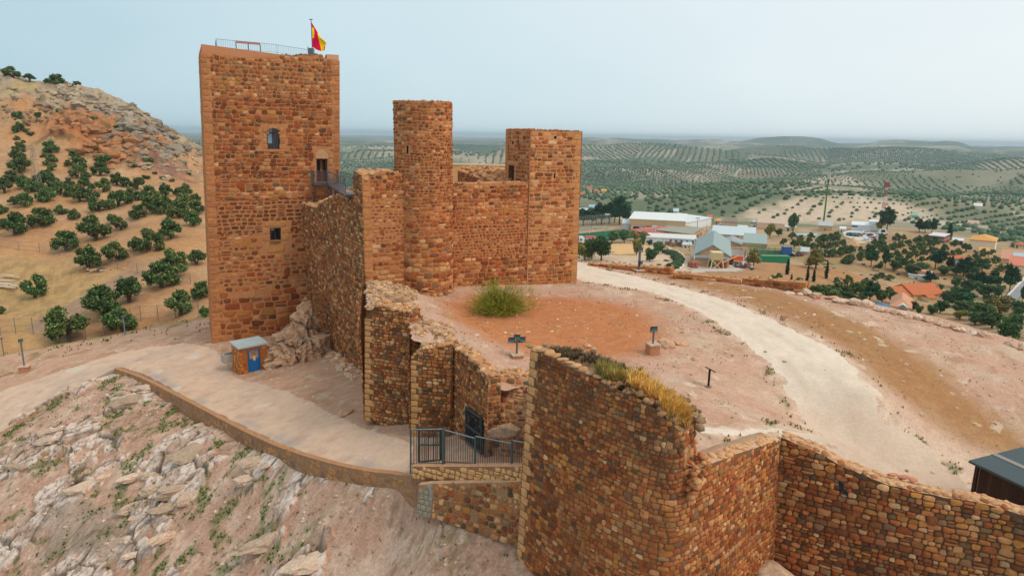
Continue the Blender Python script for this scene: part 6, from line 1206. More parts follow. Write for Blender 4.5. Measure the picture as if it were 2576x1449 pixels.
# rubble crowning the buttresses
nr = 560; rg_ = np.random.RandomState(55); yy_ = rg_.uniform(31.0, 42.5, nr); px_ = rg_.uniform(920, 1050, nr) + np.where(yy_ < 33.6, 90, 0) * rg_.uniform(.9, 1.1, nr); xx_ = (px_ - 1288) / 1717 / .965 * yy_; k_ = inpoly(xx_, yy_, POLY1); Q_ = np.c_[xx_[k_], yy_[k_], Z1(xx_[k_], yy_[k_]) + .03]
b2 = MB(); rocks(b2, Q_, .08 + .38 * rg_.uniform(0, 1, len(Q_)) ** 2, np.array([lerp(B_GRY, B_PAL, q) for q in rg_.uniform(0.1, 1, len(Q_))]), 56, ICO0); tag(b2.build('rubble_crest', M_ROCK), 'pale rubble heaped over the tops of the two buttresses', 'rubble', kind='stuff')
# footing stones along the curtain wall
U = np.random.RandomState(7).uniform(0, LA, 160); Q_ = cA.S(U, 0, np.random.RandomState(8).uniform(.05, 1.0, 160)); Q_[:, 2] = Z2P(Q_[:, 0], Q_[:, 1]); rocks(b, Q_, np.random.RandomState(9).uniform(.15, .6, 160), np.array([lerp(S_ROCK, B_LGT, q) for q in np.random.RandomState(10).uniform(0, 1, 160)]), 67, ICO1)
tag(b.build('loose_stones', M_ROCK), 'loose stones around the track and under the curtain wall', 'stones', kind='stuff')
b = MB(); wg = np.array([srgb(92, 128, 44), srgb(78, 108, 44), srgb(122, 134, 60)]); dg = np.array([srgb(150, 128, 78), srgb(120, 108, 66), srgb(170, 140, 90)])
gm = lambda x, y: sstep(0.16, 0.34, fbm(x, y, 1.5, 4, 86) + .4 * fbm(x, y, .35, 4, 82)) * sstep(-5, -12, x) * sstep(.95, .6, rockmask(x, y)[0])
P = scatter(60000, Z2, POLY2, gm, [-44, 16], [2, 50], 71); P = P[:3200]; blades(b, P, .12, wg, 72, 1.1, .022, 6)
P = scatter(9000, Z2, POLY2, lambda x, y: np.clip(.1 + fbm(x, y, 1.4, 4, 114), 0, 1), [-34, 14], [4, 46], 73); blades(b, P, .12, dg, 74, 1.1, .016, 5)
d, _ = 0, 0
def edge_w(x, y): dd, _ = dseg(x, y, ROADW + [ROADW[0]]); return np.exp(-((dd - .5) / .45) ** 2) * sstep(0.05, .4, fbm(x, y, 1.1, 4, 46)) * ~road_mask(x, y)
P = scatter(60000, Z1, POLY1, edge_w, [-8, 20], [40, 62], 75); blades(b, P, .11, np.array([srgb(122, 122, 60), srgb(168, 138, 76), srgb(146, 120, 72)]), 76, 1.1, .02, 5)
P = scatter(40000, Z1, POLY1, lambda x, y: .6 * np.clip(fbm(x, y, 2.0, 4, 115), 0, 1) * ~road_mask(x, y), [-8, 18], [44, 62], 77); blades(b, P, .07, dg, 78, 1.2, .014, 4)
P = scatter(9000, Z2P, POLY2P, lambda x, y: np.exp(-(dseg(x, y, EDGE2)[0] / 2.5) ** 2) * sstep(0, .4, fbm(x, y, 2, 3, 116)), [-50, 40], [-10, 66], 79); blades(b, P, .18, np.r_[wg, dg], 80, 1, .03, 6)
tag(b.build('weeds', M_GRASS), 'sparse green weeds and dry grass on the open ground', 'weeds', kind='stuff')
# ------------------------------------------------------------------ trees (each kind modelled once per variant, then copied)
def crown_mesh(name, lobes, nleaf, size, cols, seed, parent, shell=.75, droop=0.0, longf=1.6):
    rng = np.random.RandomState(seed); lobes = np.array(lobes, float); vol = lobes[:, 3] * lobes[:, 4] * lobes[:, 5]; p = vol ** .7; p /= p.sum()
    li = rng.choice(len(lobes), nleaf, p=p); d = rng.normal(size=(nleaf, 3)); d /= np.linalg.norm(d, axis=1)[:, None]; r_ = (shell + (1 - shell) * rng.uniform(-1, 1, nleaf)) * (1 + .16 * rng.normal(size=nleaf))
    P = lobes[li, :3] + d * lobes[li, 3:6] * r_[:, None]; P[:, 2] -= droop * rng.uniform(0, 1, nleaf)
    t = rng.normal(size=(nleaf, 3)) + d * .2; t /= np.linalg.norm(t, axis=1)[:, None]; nn = d + .7 * rng.normal(size=(nleaf, 3)); bt = np.cross(nn, t); bt /= np.linalg.norm(bt, axis=1)[:, None] + 1e-9
    s = size * rng.uniform(.6, 1.4, nleaf)[:, None]; V = np.stack([P - t * s * longf / 2, P + bt * s * .42, P + t * s * longf / 2, P - bt * s * .42], 1).reshape(-1, 3)
    lc = rng.uniform(.82, 1.2, len(lobes)); C = cols[rng.randint(0, len(cols), nleaf)] * (lc[li] * rng.uniform(.75, 1.25, nleaf))[:, None]
    b = MB(); b.add(V, np.arange(nleaf * 4).reshape(-1, 4), np.repeat(C, 4, 0))
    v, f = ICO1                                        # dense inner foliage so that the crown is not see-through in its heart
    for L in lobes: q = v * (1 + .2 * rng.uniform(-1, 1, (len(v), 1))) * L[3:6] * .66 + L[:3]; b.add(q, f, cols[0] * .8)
    return b.build(name, M_LEAF, parent)
def trunk_mesh(parent, pts, radii, colr):
    b = MB()
    for P, r in zip(pts, radii):
        for k in range(len(P) - 1): b.tube(np.array(P[k]), np.array(P[k + 1]), r[k], colr, 7, r[k + 1])
    return b.build('trunk', M_BARK, parent, True)
OC = np.array([srgb(46, 70, 30), srgb(64, 90, 38), srgb(88, 104, 48), srgb(52, 80, 40), srgb(106, 116, 62)]) * 1.35
PC = np.array([srgb(24, 56, 30), srgb(32, 68, 36), srgb(46, 78, 40)]) * 1.25
YC = np.array([srgb(110, 108, 40), srgb(150, 122, 44), srgb(74, 92, 40)]) * 1.2
CYC = np.array([srgb(24, 48, 30), srgb(34, 58, 36)]) * 1.2
ACC = np.array([srgb(58, 84, 40), srgb(76, 98, 46), srgb(44, 72, 38)]) * 1.25
PROTO = {}
def proto(kind, var):
    rng = np.random.RandomState(hash_(kind) + var * 7); nm = {'olive': 'olive_tree', 'pine': 'pine_tree', 'cypress': 'cypress_tree', 'broad': 'broadleaf_tree', 'yellow': 'autumn_tree', 'bush': 'shrub'}[kind]
    root = thing(nm, None, None, (0, 0, 0))
    if kind == 'olive':                                # unit: crown 1 wide
        lobes = []; k = rng.randint(6, 10)
        for i in range(k): a = i * 6.28 / k + rng.uniform(-.4, .4); r_ = rng.uniform(.18, .36); lobes.append((math.cos(a) * r_, math.sin(a) * r_, rng.uniform(.24, .52), rng.uniform(.12, .19), rng.uniform(.12, .19), rng.uniform(.12, .2)))
        for i in range(5): lobes.append((rng.uniform(-.2, .2), rng.uniform(-.2, .2), rng.uniform(.5, .74), rng.uniform(.11, .18), rng.uniform(.11, .18), rng.uniform(.1, .17)))
        crown_mesh('crown', lobes, 3000, .05, OC, seed=var + 5, parent=root)
        trunk_mesh(root, [[(0, 0, -.05), (.02, 0, .14), (.12, .03, .36)], [(0, 0, -.05), (-.02, .01, .15), (-.12, -.05, .38)], [(0, .02, .1), (.02, .12, .4)]], [(.06, .045, .02)] * 2 + [(.04, .015)], srgb(92, 78, 64))
    elif kind == 'pine':
        lobes = [(rng.uniform(-.22, .22), rng.uniform(-.22, .22), z, w, w, .13) for z, w in ((.42, .24), (.50, .30), (.60, .30), (.70, .26), (.80, .22), (.90, .14))] + [(math.cos(a) * .28, math.sin(a) * .28, rng.uniform(.42, .68), .16, .16, .11) for a in rng.uniform(0, 6.28, 8)]
        crown_mesh('crown', lobes, 2600, .06, PC, var + 15, root); trunk_mesh(root, [[(0, 0, -.05), (.01, 0, .3), (0, 0, .75)]], [(.035, .028, .01)], srgb(96, 74, 58))
    elif kind == 'cypress':                            # unit: 1 tall, narrow
        lobes = [(rng.uniform(-.01, .01), rng.uniform(-.01, .01), z, w, w, .1) for z, w in ((.1, .075), (.22, .095), (.36, .1), (.5, .095), (.64, .08), (.78, .06), (.9, .035))]
        crown_mesh('crown', lobes, 1400, .03, CYC, var + 25, root); trunk_mesh(root, [[(0, 0, -.05), (0, 0, .5)]], [(.02, .01)], srgb(84, 66, 52))
    elif kind in ('broad', 'yellow'):
        lobes = [(math.cos(a) * r_, math.sin(a) * r_, z, w, w, w * .9) for a, r_, z, w in zip(rng.uniform(0, 6.28, 13), rng.uniform(.05, .3, 13), rng.uniform(.35, .85, 13), rng.uniform(.14, .24, 13))]
        crown_mesh('crown', lobes, 2000, .06, ACC if kind == 'broad' else YC, var + 35, root, .8); trunk_mesh(root, [[(0, 0, -.05), (.01, 0, .3), (.06, .02, .6)], [(0, 0, .25), (-.1, .05, .6)]], [(.04, .03, .01), (.025, .008)], srgb(92, 76, 60))
    else:
        lobes = [(math.cos(a) * r_, math.sin(a) * r_, z, w, w, w * .8) for a, r_, z, w in zip(rng.uniform(0, 6.28, 8), rng.uniform(.05, .3, 8), rng.uniform(.12, .4, 8), rng.uniform(.14, .24, 8))]
        crown_mesh('crown', lobes, 1200, .06, OC * .95, var + 45, root, .8)
    return root
def hash_(s): return sum(ord(c) * (i + 3) for i, c in enumerate(s)) % 997
USED = set()
def children_of(o): return [c for c in col.objects if c.parent is o]
KIDS = {}
def tree(kind, loc, wid, hgt, label, group, cat='tree', var=None, rng=random.Random(9)):
    nv = {'olive': 5, 'pine': 3, 'cypress': 2, 'broad': 3, 'yellow': 3, 'bush': 3}[kind]; var = rng.randrange(nv) if var is None else var; k = (kind, var)
    if k not in PROTO:
        o = proto(kind, var); PROTO[k] = o; KIDS[k] = [c for c in col.objects if c.parent == o]
    else:
        o = PROTO[k].copy(); col.objects.link(o)
        for c in KIDS[k]: d = c.copy(); col.objects.link(d); d.parent = o
    o.location = tuple(float(v) for v in loc); o.rotation_euler = (0, 0, rng.uniform(0, 6.28))
    o.scale = (wid, wid, hgt) if kind != 'cypress' else (wid / .2, wid / .2, hgt)
    return tag(o, label, cat, group)
r1 = lambda X, Y, W: (X * .3346, 138.5 + Y * .3346, W * .3346)
r2 = lambda X, Y, W: (X * .239, 623.2 + Y * .239, W * .239)
G_O = 'olive trees on the tilled hillside'
top = [(100, 178, 150), (225, 195, 90), (420, 235, 150), (570, 243, 80)]
tl_ = ['olive thicket on the skyline at the left edge of the photo', 'compact olive tree on the skyline, second from the left edge', 'wide double olive tree on the hill skyline', 'lone small olive tree farthest right on the hill skyline']
for t_, l_ in zip(top, tl_): x, y, w = r1(*t_); p = hit(x, y + 1, y0=150); k = p[1] / 1717; tree('olive', p, w * k, w * k * .72, l_, None)
mid_ = [(130, 530, 120), (150, 605, 110), (125, 645, 50), (170, 675, 45), (140, 735, 100), (140, 800, 110), (150, 880, 150), (380, 750, 120), (330, 775, 50), (390, 805, 75), (345, 832, 50), (390, 870, 75), (350, 940, 95), (560, 782, 80), (510, 832, 55), (622, 812, 52), (590, 862, 110), (580, 930, 135), (650, 940, 75), (755, 905, 120)]
row_ = [(85, 960, 110), (35, 1030, 130), (180, 1000, 120), (235, 1030, 100), (280, 955, 70), (370, 990, 120), (350, 1112, 150), (460, 1052, 130), (520, 980, 70), (570, 1002, 60), (600, 1105, 150), (635, 985, 85), (690, 1015, 60), (780, 1028, 120), (880, 982, 110), (950, 992, 90), (1030, 1012, 115), (740, 1182, 145), (820, 1165, 95), (890, 1142, 150), (980, 1065, 80), (1040, 1095, 90),
        (1130, 1082, 125), (1250, 1064, 115), (1330, 1052, 65), (1390, 1065, 115), (1365, 1148, 140), (1470, 1125, 100), (1040, 1234, 135), (1130, 1165, 130), (1210, 1195, 160), (1260, 1152, 100), (1350, 1234, 170), (1450, 1295, 150), (1490, 1195, 130), (420, 1000, 90), (540, 1065, 100), (700, 1100, 120), (960, 1120, 110), (310, 1030, 90)]
low_ = [(110, 1132, 85), (190, 1152, 140), (20, 1202, 95), (465, 1208, 98), (560, 1242, 98), (320, 1296, 185), (115, 1356, 205), (30, 1312, 100), (850, 1272, 95), (910, 1312, 125), (720, 1392, 225), (1290, 1386, 190), (500, 1470, 190), (1120, 1490, 230), (1020, 1475, 130)]
lo2 = [(1240, 152, 290), (370, 515, 285), (1360, 572, 335), (1850, 300, 340), (1700, 420, 345), (2070, 185, 205), (1900, 710, 325), (2120, 535, 240), (1080, 745, 425), (720, 985, 465), (1300, 905, 390), (2160, 725, 140), (10, 690, 100), (930, 232, 300)]
for lst, f_, l_ in ((mid_, r1, 'small olive tree in a column climbing the hill under the cliff'), (row_, r1, 'olive tree in the crowded dark band across the middle of the hillside'), (low_, r1, 'rounded olive tree standing apart on the lower tilled hillside')):
    for t_ in lst: x, y, w = f_(*t_); p = hit(x, y); k = p[1] / 1717; tree('olive', p + [0, 0, -.1], w * k * 1.10, w * k * 1.04, l_, l_.replace('olive tree', 'olive trees').replace('small ', '').replace('rounded ', ''))
ll_ = ['olive tree right of the hillside wire fence corner, above the grassy terrace', 'tall olive tree alone on the yellow grassy terrace', 'olive tree with yellowish top at the right edge of the grassy terrace', 'broad olive tree, upper of the touching pair left of the tallest tower', 'broad olive tree, lower of the touching pair left of the tallest tower', 'olive tree closest to the left edge of the tallest tower, halfway down', 'drooping olive tree below the touching pair, left of the tower', 'olive tree partly hidden behind the foot of the tallest tower', 'wide olive tree in the fenced hollow behind the long track shoulder', 'largest olive tree, lowest on the left behind the track shoulder', 'olive tree directly behind the thin lamp pole', 'olive tree peeping over the shoulder beside the tower foot', 'olive tree cut by the left edge of the photo above the fence', 'olive tree beside the dumped rubble at the top of the grassy terrace']
for t_, l_ in zip(lo2, ll_): x, y, w = r2(*t_); p = hit(x, y); k = p[1] / 1717; tree('olive', p + [0, 0, -.1], w * k * 1.08, w * k * 1.04, l_, None)
sb = [(690, 530, 110), (580, 465, 100), (925, 490, 60), (960, 640, 60), (1130, 840, 110), (1370, 790, 90), (1170, 905, 50), (775, 815, 110), (1010, 855, 60), (290, 465, 60), (1075, 535, 50), (850, 485, 40), (570, 345, 50), (630, 380, 50), (750, 360, 50), (215, 295, 30), (1295, 915, 30), (1100, 935, 60), (35, 415, 50), (165, 405, 60), (235, 612, 60), (440, 440, 60), (510, 355, 40), (880, 560, 60), (725, 715, 40), (900, 770, 35), (1190, 645, 40), (1020, 525, 35), (500, 300, 35), (420, 480, 50), (1220, 940, 50), (1420, 920, 60), (1480, 860, 50), (1400, 835, 45), (1290, 960, 50)]
for t_ in sb: x, y, w = r1(*t_); p = hit(x, y, y0=120); k = p[1] / 1717; tree('bush', p - [0, 0, .1], w * k * 1.15, w * k * 1.15, 'dark green shrub clinging to the rocky hillside', 'shrubs on the cliff', 'shrub')

# rock outcrops of the hill
rg_ = np.random.RandomState(5); b = MB(); P = []; Cc_ = []; S_ = []
for px, py, n, sz, cc in [(110, 250, 40, 2.0, (196, 172, 146)), (260, 285, 60, 2.6, (184, 164, 140)), (330, 320, 70, 2.8, (176, 158, 138)), (400, 365, 60, 2.6, (170, 152, 132)), (450, 395, 40, 2.2, (176, 158, 136)), (210, 330, 40, 2.8, (196, 138, 96)), (280, 355, 45, 3.0, (200, 138, 90)), (320, 385, 25, 2.2, (190, 140, 100)), (60, 300, 40, 1.8, (176, 140, 106)), (150, 300, 30, 2.0, (186, 146, 108)), (360, 405, 30, 1.8, (190, 150, 116)), (470, 440, 40, 1.4, (200, 176, 146)), (420, 425, 25, 1.4, (196, 168, 136)), (20, 260, 25, 1.8, (190, 160, 130)), (470, 392, 40, 2.6, (172, 156, 136)), (500, 405, 30, 2.2, (170, 154, 134)), (370, 345, 50, 3.2, (168, 150, 130)), (300, 300, 40, 3.0, (186, 168, 144)), (180, 240, 40, 2.0, (200, 178, 150))]:
    for i in range(n):
        q = hit(px + rg_.normal(0, 34), py + rg_.normal(0, 16), y0=140)
        if 150 < q[1] < 240: q[2] = float(Z3(q[0], q[1])); P.append(q); S_.append(sz * rg_.uniform(.35, 1.5)); Cc_.append(srgb(*cc) * .8 * rg_.uniform(.7, 1.12))
rocks(b, P, np.array(S_), np.array(Cc_), 6, ICO1, (.35, .8), .30); tag(b.build('rock_outcrop', M_ROCK), 'grey and orange rocks breaking out along the hill crest and cliff', 'rock', kind='stuff')

# ------------------------------------------------------------------ wire fences, pylon and dumped timber on the hillside
def wire_fence(pts, label, ph=1.9, Zf=hit):
    P = [Zf(*q) for q in pts]; t = thing('wire_fence', label, 'fence', P[0]); b = MB()
    for A, B in zip(P[:-1], P[1:]):
        for f in (.12, .5, .96): b.tube(A + [0, 0, ph * f], B + [0, 0, ph * f], .012, srgb(120, 120, 110), 4)
        n = 14
        for i in range(n): q0 = A + (B - A) * i / n; q1 = A + (B - A) * (i + 1) / n; b.tube(q0 + [0, 0, ph * .1], q1 + [0, 0, ph * .95], .005, srgb(130, 130, 120), 3); b.tube(q0 + [0, 0, ph * .95], q1 + [0, 0, ph * .1], .005, srgb(130, 130, 120), 3)
    b.build('wire_mesh', M_STEEL, t)
    for q in P: b = MB(); b.tube(q - [0, 0, .2], q + [0, 0, ph], .04, srgb(128, 130, 124), 6); b.build('post', M_STEEL, t)
wire_fence([(2, 842), (40, 838), (84, 838), (144, 869), (166, 864), (216, 850), (262, 836), (330, 812), (355, 806), (398, 804), (442, 800), (500, 792)], 'wire mesh fence with metal posts in the hollow behind the track shoulder')
wire_fence([(0, 622), (48, 630), (100, 633), (150, 642), (200, 652), (296, 678), (346, 688), (400, 705), (480, 716)], 'wire fence with thin posts along the top of the grassy terrace', 1.6)
p = hit(95, 480); H = 104 * p[1] / 1717; py_ = thing('electricity_pylon', 'slim grey lattice electricity pylon among the olive trees', 'pylon', p); b = MB(); pcx = srgb(150, 140, 124)
lv = np.linspace(0, 1, 9); cr = [[p + np.array([sx * (.75 - .55 * f), sy * (.75 - .55 * f), f * H]) for sx, sy in ((-1, -1), (1, -1), (1, 1), (-1, 1))] for f in lv]
for k in range(8):
    for i in range(4): b.tube(cr[k][i], cr[k + 1][i], .05, pcx, 4); b.tube(cr[k][i], cr[k + 1][(i + 1) % 4], .03, pcx, 4)
b.build('lattice', M_STEEL, py_)
for f, w in ((.98, 1.4), (.74, 1.2)): b = MB(); b.tube(p + [-w, 0, H * f], p + [w, .0, H * f], .05, pcx, 4); b.build('crossarm', M_STEEL, py_)
rng = np.random.RandomState(12); b = MB()
for i in range(12): q = hit(rng.uniform(0, 28), rng.uniform(694, 724)); a = rng.uniform(-.5, .4); b.box(q + [0, 0, .15], (rng.uniform(2, 4.5), .25, .12), rz=a, colr=srgb(214, 190, 160))
tag(b.build('timber_pile', M_WOOD), 'scattered pale planks at the left edge of the grassy terrace', 'planks')
b = MB(); q = hit(254, 681)
for i in range(14): b.box(q + [rng.uniform(-2.4, 2.4), rng.uniform(-.5, .5), .2], (rng.uniform(.6, 1.6), .3, .25), rz=rng.uniform(0, 3), colr=np.array([srgb(90, 84, 78), srgb(196, 170, 140), srgb(150, 90, 70)][i % 3]))
tag(b.build('rubble_pile', M_WOOD), 'pile of dumped rubble under the olive tree at the terrace top', 'rubble')
q = hit(64, 946, Z2P, 30, 90); big_rock('boulder', hit2p(18, 940) + [0, 0, .1], (2.2, 1.0, .9), srgb(200, 166, 134) * .85, 'heap of grey broken slabs beside the rusty floodlight post', 'rock', 77, .4, ICO2, .35, .9)
# ------------------------------------------------------------------ the town on the valley floor
Z6 = lambda X, Y: (1440.4 + X * .2771, 304.7 + Y * .2771)
Z7 = lambda X, Y: (2008.2 + X * .2771, 304.7 + Y * .2771)
ZB = lambda X, Y: (1939 + X * .3106, 588.6 + Y * .3106)
W_CREAM = srgb(222, 200, 172); W_WHITE = srgb(226, 228, 228); W_BEIGE = srgb(196, 170, 140); W_PINK = srgb(222, 176, 146); RF_GREY = srgb(150, 162, 160); RF_LIGHT = srgb(190, 200, 204); RF_TER = srgb(196, 112, 70); RF_OCH = srgb(216, 158, 88)
class House:
    def __init__(s, name, label, cat, p0, p1, hpx, depth, y=None, wall=W_CREAM, roof='flat', rcol=RF_LIGHT, rise=1.2, over=.3, lift=0.0, dz=0.0, group=None):
        a = hit(*p0); a = a + [0, 0, dz]; b_ = np.array(pt(*p1, z=a[2])); s.a = a; s.k = a[1] / 1717.0; s.h = hpx * s.k; s.base = a - [0, 0, 2.5]
        if np.linalg.norm((b_ - a)[:2]) > 90: b_ = np.array(pt(*p1, y=a[1] * 1.03)); b_[2] = a[2]
        s.u = (b_ - a)[:2]; s.L = np.linalg.norm(s.u); s.u = s.u / s.L
        if abs(p0[1] - p1[1]) < 2.0: c_ = (a + b_)[:2]; c_ = c_ / np.linalg.norm(c_); s.L *= abs(np.dot(s.u, [c_[1], -c_[0]])) + .02; s.u = np.array([c_[1], -c_[0]])
        s.v = np.array([-s.u[1], s.u[0]]); s.D = depth; s.r = thing(name, label, cat, a, group)
        mb = MB(); q = np.array([s.P(0, 0, -2.5), s.P(s.L, 0, -2.5), s.P(s.L, s.D, -2.5), s.P(0, s.D, -2.5)]); top = q.copy(); top[:, 2] = a[2] + s.h; mb.loft([q, top], wall)
        rb = MB(); o = over; H = s.h; c = rcol
        def slab(pts, t=.22): pts = np.array(pts); rb.loft([pts, pts + [0, 0, t]], c)
        if roof == 'flat': slab([s.P(-o, -o, H), s.P(s.L + o, -o, H), s.P(s.L + o, s.D + o, H + rise), s.P(-o, s.D + o, H + rise)])
        elif roof == 'gable':          # ridge along the front
            slab([s.P(-o, -o, H - .1), s.P(s.L + o, -o, H - .1), s.P(s.L + o, s.D / 2, H + rise), s.P(-o, s.D / 2, H + rise)]); slab([s.P(-o, s.D / 2, H + rise), s.P(s.L + o, s.D / 2, H + rise), s.P(s.L + o, s.D + o, H - .1), s.P(-o, s.D + o, H - .1)])
            for uu_ in (0, s.L): mb.poly([s.P(uu_, 0, H), s.P(uu_, s.D, H), s.P(uu_, s.D / 2, H + rise)], wall)
        elif roof == 'front':          # ridge running away from the front
            slab([s.P(-o, -o, H - .1), s.P(s.L / 2, -o, H + rise), s.P(s.L / 2, s.D + o, H + rise), s.P(-o, s.D + o, H - .1)]); slab([s.P(s.L / 2, -o, H + rise), s.P(s.L + o, -o, H - .1), s.P(s.L + o, s.D + o, H - .1), s.P(s.L / 2, s.D + o, H + rise)])
            for vv in (0, s.D): mb.poly([s.P(0, vv, H), s.P(s.L, vv, H), s.P(s.L / 2, vv, H + rise)], wall)
        else:                           # hip
            i = min(s.L, s.D) / 2; A = [s.P(-o, -o, H), s.P(s.L + o, -o, H), s.P(s.L + o, s.D + o, H), s.P(-o, s.D + o, H)]
            if s.L >= s.D: r0, r1_ = s.P(i, s.D / 2, H + rise), s.P(s.L - i, s.D / 2, H + rise); fs = [[A[0], A[1], r1_, r0], [A[1], A[2], r1_], [A[2], A[3], r0, r1_], [A[3], A[0], r0]]
            else: r0, r1_ = s.P(s.L / 2, i, H + rise), s.P(s.L / 2, s.D - i, H + rise); fs = [[A[0], A[1], r0], [A[1], A[2], r1_, r0], [A[2], A[3], r1_], [A[3], A[0], r0, r1_]]
            for f in fs: rb.poly(f, c)
            rb.loft([np.array(A) - [0, 0, .25], np.array(A) + [0, 0, .004]], c * .9)
        s.wall = mb.build('wall', M_PLASTER, s.r); s.roof = rb.build('roof', M_TILE if roof != 'flat' else M_CONC, s.r)
    def P(s, u, v, z): return np.array([s.a[0] + s.u[0] * u + s.v[0] * v, s.a[1] + s.u[1] * u + s.v[1] * v, s.a[2] + z])
    def front(s, name, u0, u1, z0, z1, c, mat=None, out_=.06, parent=None, label=None):     # fractions of front length and height
        b = MB(); b.box(s.P((u0 + u1) / 2 * s.L, -out_ / 2, (z0 + z1) / 2 * s.h), ((u1 - u0) * s.L, out_ + .1, (z1 - z0) * s.h), u=s.u, colr=c); o = b.build(name, mat or M_PLASTER, parent or s.r)
        if label: o['label'] = label
        return o
    def side(s, name, v0, v1, z0, z1, c, left=False, mat=None, out_=.06):
        b = MB(); b.box(s.P(-.03 if left else s.L + .03, (v0 + v1) / 2 * s.D, (z0 + z1) / 2 * s.h), (out_ + .1, (v1 - v0) * s.D, (z1 - z0) * s.h), u=s.u, colr=c); return b.build(name, mat or M_PLASTER, s.r)
    def windows(s, n, z0, z1, w=.06, a=.08, b_=.92, c=srgb(60, 64, 66), name='window'):
        for i in range(n):
            f = a + (b_ - a) * (i + .5) / n; o = s.front(name, f - w / 2, f + w / 2, z0, z1, srgb(210, 204, 194), out_=.08); s.front('pane', f - w * .4, f + w * .4, z0 + .03, z1 - .03, c, M_GLASS, .14, parent=o)
DKW = srgb(46, 50, 54)
h = House('sports_hall', 'long hall with beige upper band and brown brick base beside the green football pitch', 'hall', Z6(513, 1000), Z6(1012, 1026), 31, 26, wall=srgb(176, 128, 100), rcol=srgb(222, 222, 218), rise=.8, over=.5)
h.front('upper_cladding', 0, 1, .52, 1.0, srgb(206, 172, 130), out_=.3, label='beige metal band')
for i, (a, b_) in enumerate(((.03, .2), (.21, .3), (.48, .56), (.57, .65), (.66, .76))): o = h.front('mural_panel', a, b_, .08, .5, srgb(214, 200, 186), out_=.2); h.front('painting', a + (b_ - a) * .25, b_ - .01, .1, .42, [srgb(44, 44, 46), srgb(70, 64, 60), srgb(170, 160, 150), srgb(186, 176, 150), srgb(150, 146, 140)][i], out_=.26, parent=o)
h2 = House('sports_hall_annex', 'plain pale grey box building at the left end of the long hall', 'building', Z6(452, 995), Z6(511, 996), 17, 14, wall=srgb(196, 208, 210), rcol=RF_LIGHT, rise=.3)
h3 = House('warehouse', 'white warehouse adjoining the right end of the long brick hall', 'warehouse', Z6(1015, 985), Z6(1258, 935), 16, 20, y=352, wall=W_WHITE, rcol=srgb(214, 216, 214), rise=1.0)
h3.side('wall_panel', .1, .9, .2, .9, srgb(196, 138, 98))
h4 = House('terraced_workshops', 'row of white workshops with pinkish red roof sheet and dark doors', 'workshop', Z6(660, 1098), Z6(1100, 1092), 12, 10, y=296, wall=W_WHITE, rcol=srgb(214, 212, 206), rise=.4); h4.windows(5, 0, .8, .05, .45, 1.0, srgb(64, 78, 92), 'door')
h4b = House('red_roof_shed', 'low shed with a long dusty red sheet roof beside the pitch', 'shed', Z6(700, 1066), Z6(985, 1030), 8, 11, y=306, wall=W_CREAM, rcol=srgb(184, 104, 98), rise=1.2)
h5 = House('beige_workshop', 'small beige workshop with grey roof and blue shutters', 'workshop', Z6(1078, 1090), Z6(1185, 1030), 17, 16, y=300, wall=srgb(224, 176, 116), rcol=srgb(158, 154, 140), rise=.6); h5.windows(3, .1, .6, .16, .1, .9, srgb(40, 60, 130))
h6 = House('warehouse', 'beige warehouse with brown pilasters and pale ribbed roof in the middle of the town', 'warehouse', Z6(1262, 1105), Z6(1640, 1105), 23, 20, y=292, wall=srgb(196, 170, 142), rcol=srgb(196, 206, 208), roof='gable', rise=2.4)
for i in range(6): h6.front('pilaster', i / 5.0 - .006, i / 5.0 + .006, 0, .98, srgb(120, 78, 60), out_=.2)
h7 = House('warehouse', 'grey gabled warehouse behind the yellow silo frame', 'warehouse', Z6(1105, 1322), Z6(1408, 1322), 30, 26, y=214, wall=srgb(204, 164, 130), rcol=srgb(150, 164, 162), roof='front', rise=2.6, over=.5)
h7.front('eave_sheet', 0, 1, .84, 1.02, srgb(168, 184, 188), out_=.9, mat=M_METAL)
for k_ in (.28, .62): 
    b = MB(); q = [h7.P(h7.L / 2 * f, v, h7.h - .1 + 2.6 * f + .26) for f, v in ((.02, k_ * h7.D), (.98, k_ * h7.D), (.98, k_ * h7.D + 1.1), (.02, k_ * h7.D + 1.1))]; b.poly(q, srgb(206, 214, 210)); b.build('roof_light', M_CONC, h7.roof)
    b = MB(); q = [h7.P(h7.L - h7.L / 2 * f, v, h7.h - .1 + 2.6 * f + .26) for f, v in ((.02, k_ * h7.D), (.98, k_ * h7.D), (.98, k_ * h7.D + 1.1), (.02, k_ * h7.D + 1.1))]; b.poly(q[::-1], srgb(206, 214, 210)); b.build('roof_light', M_CONC, h7.roof)
h7.front('door', .40, .56, 0, .6, srgb(90, 80, 74)); h6.front('door', .42, .52, 0, .7, srgb(110, 90, 76)); h6.side('window', .3, .5, .45, .75, srgb(70, 60, 56))
h8 = House('shed', 'grey roofed shed between the two large gabled warehouses', 'shed', Z6(1345, 1165), Z6(1528, 1170), 12, 16, y=262, wall=srgb(186, 160, 132), rcol=srgb(156, 164, 160), roof='front', rise=1.6)
h9 = House('warehouse', 'beige warehouse with a faded yellow name band and a dark open doorway', 'warehouse', Z6(1535, 1232), Z6(1745, 1232), 36, 26, y=244, wall=srgb(206, 178, 150), rcol=srgb(156, 168, 164), roof='gable', rise=1.8, over=.1)
h9.front('fascia_band', -.01, 1.01, .76, 1.02, srgb(150, 146, 116), out_=.3); h9.side('fascia_band', -.01, 1.0, .76, 1.02, srgb(176, 150, 96), out_=.3); h9.front('doorway', .62, .98, 0, .55, srgb(24, 24, 22))
for i in range(7): h9.front('faded_letter', .12 + i * .1, .17 + i * .1, .84, .95, srgb(186, 168, 70), out_=.36)
h10 = House('shed', 'pale shed in the far yard behind the big warehouse', 'shed', Z6(1370, 962), Z6(1490, 962), 13, 14, y=385, wall=srgb(206, 180, 150), rcol=srgb(140, 120, 106), rise=.4)
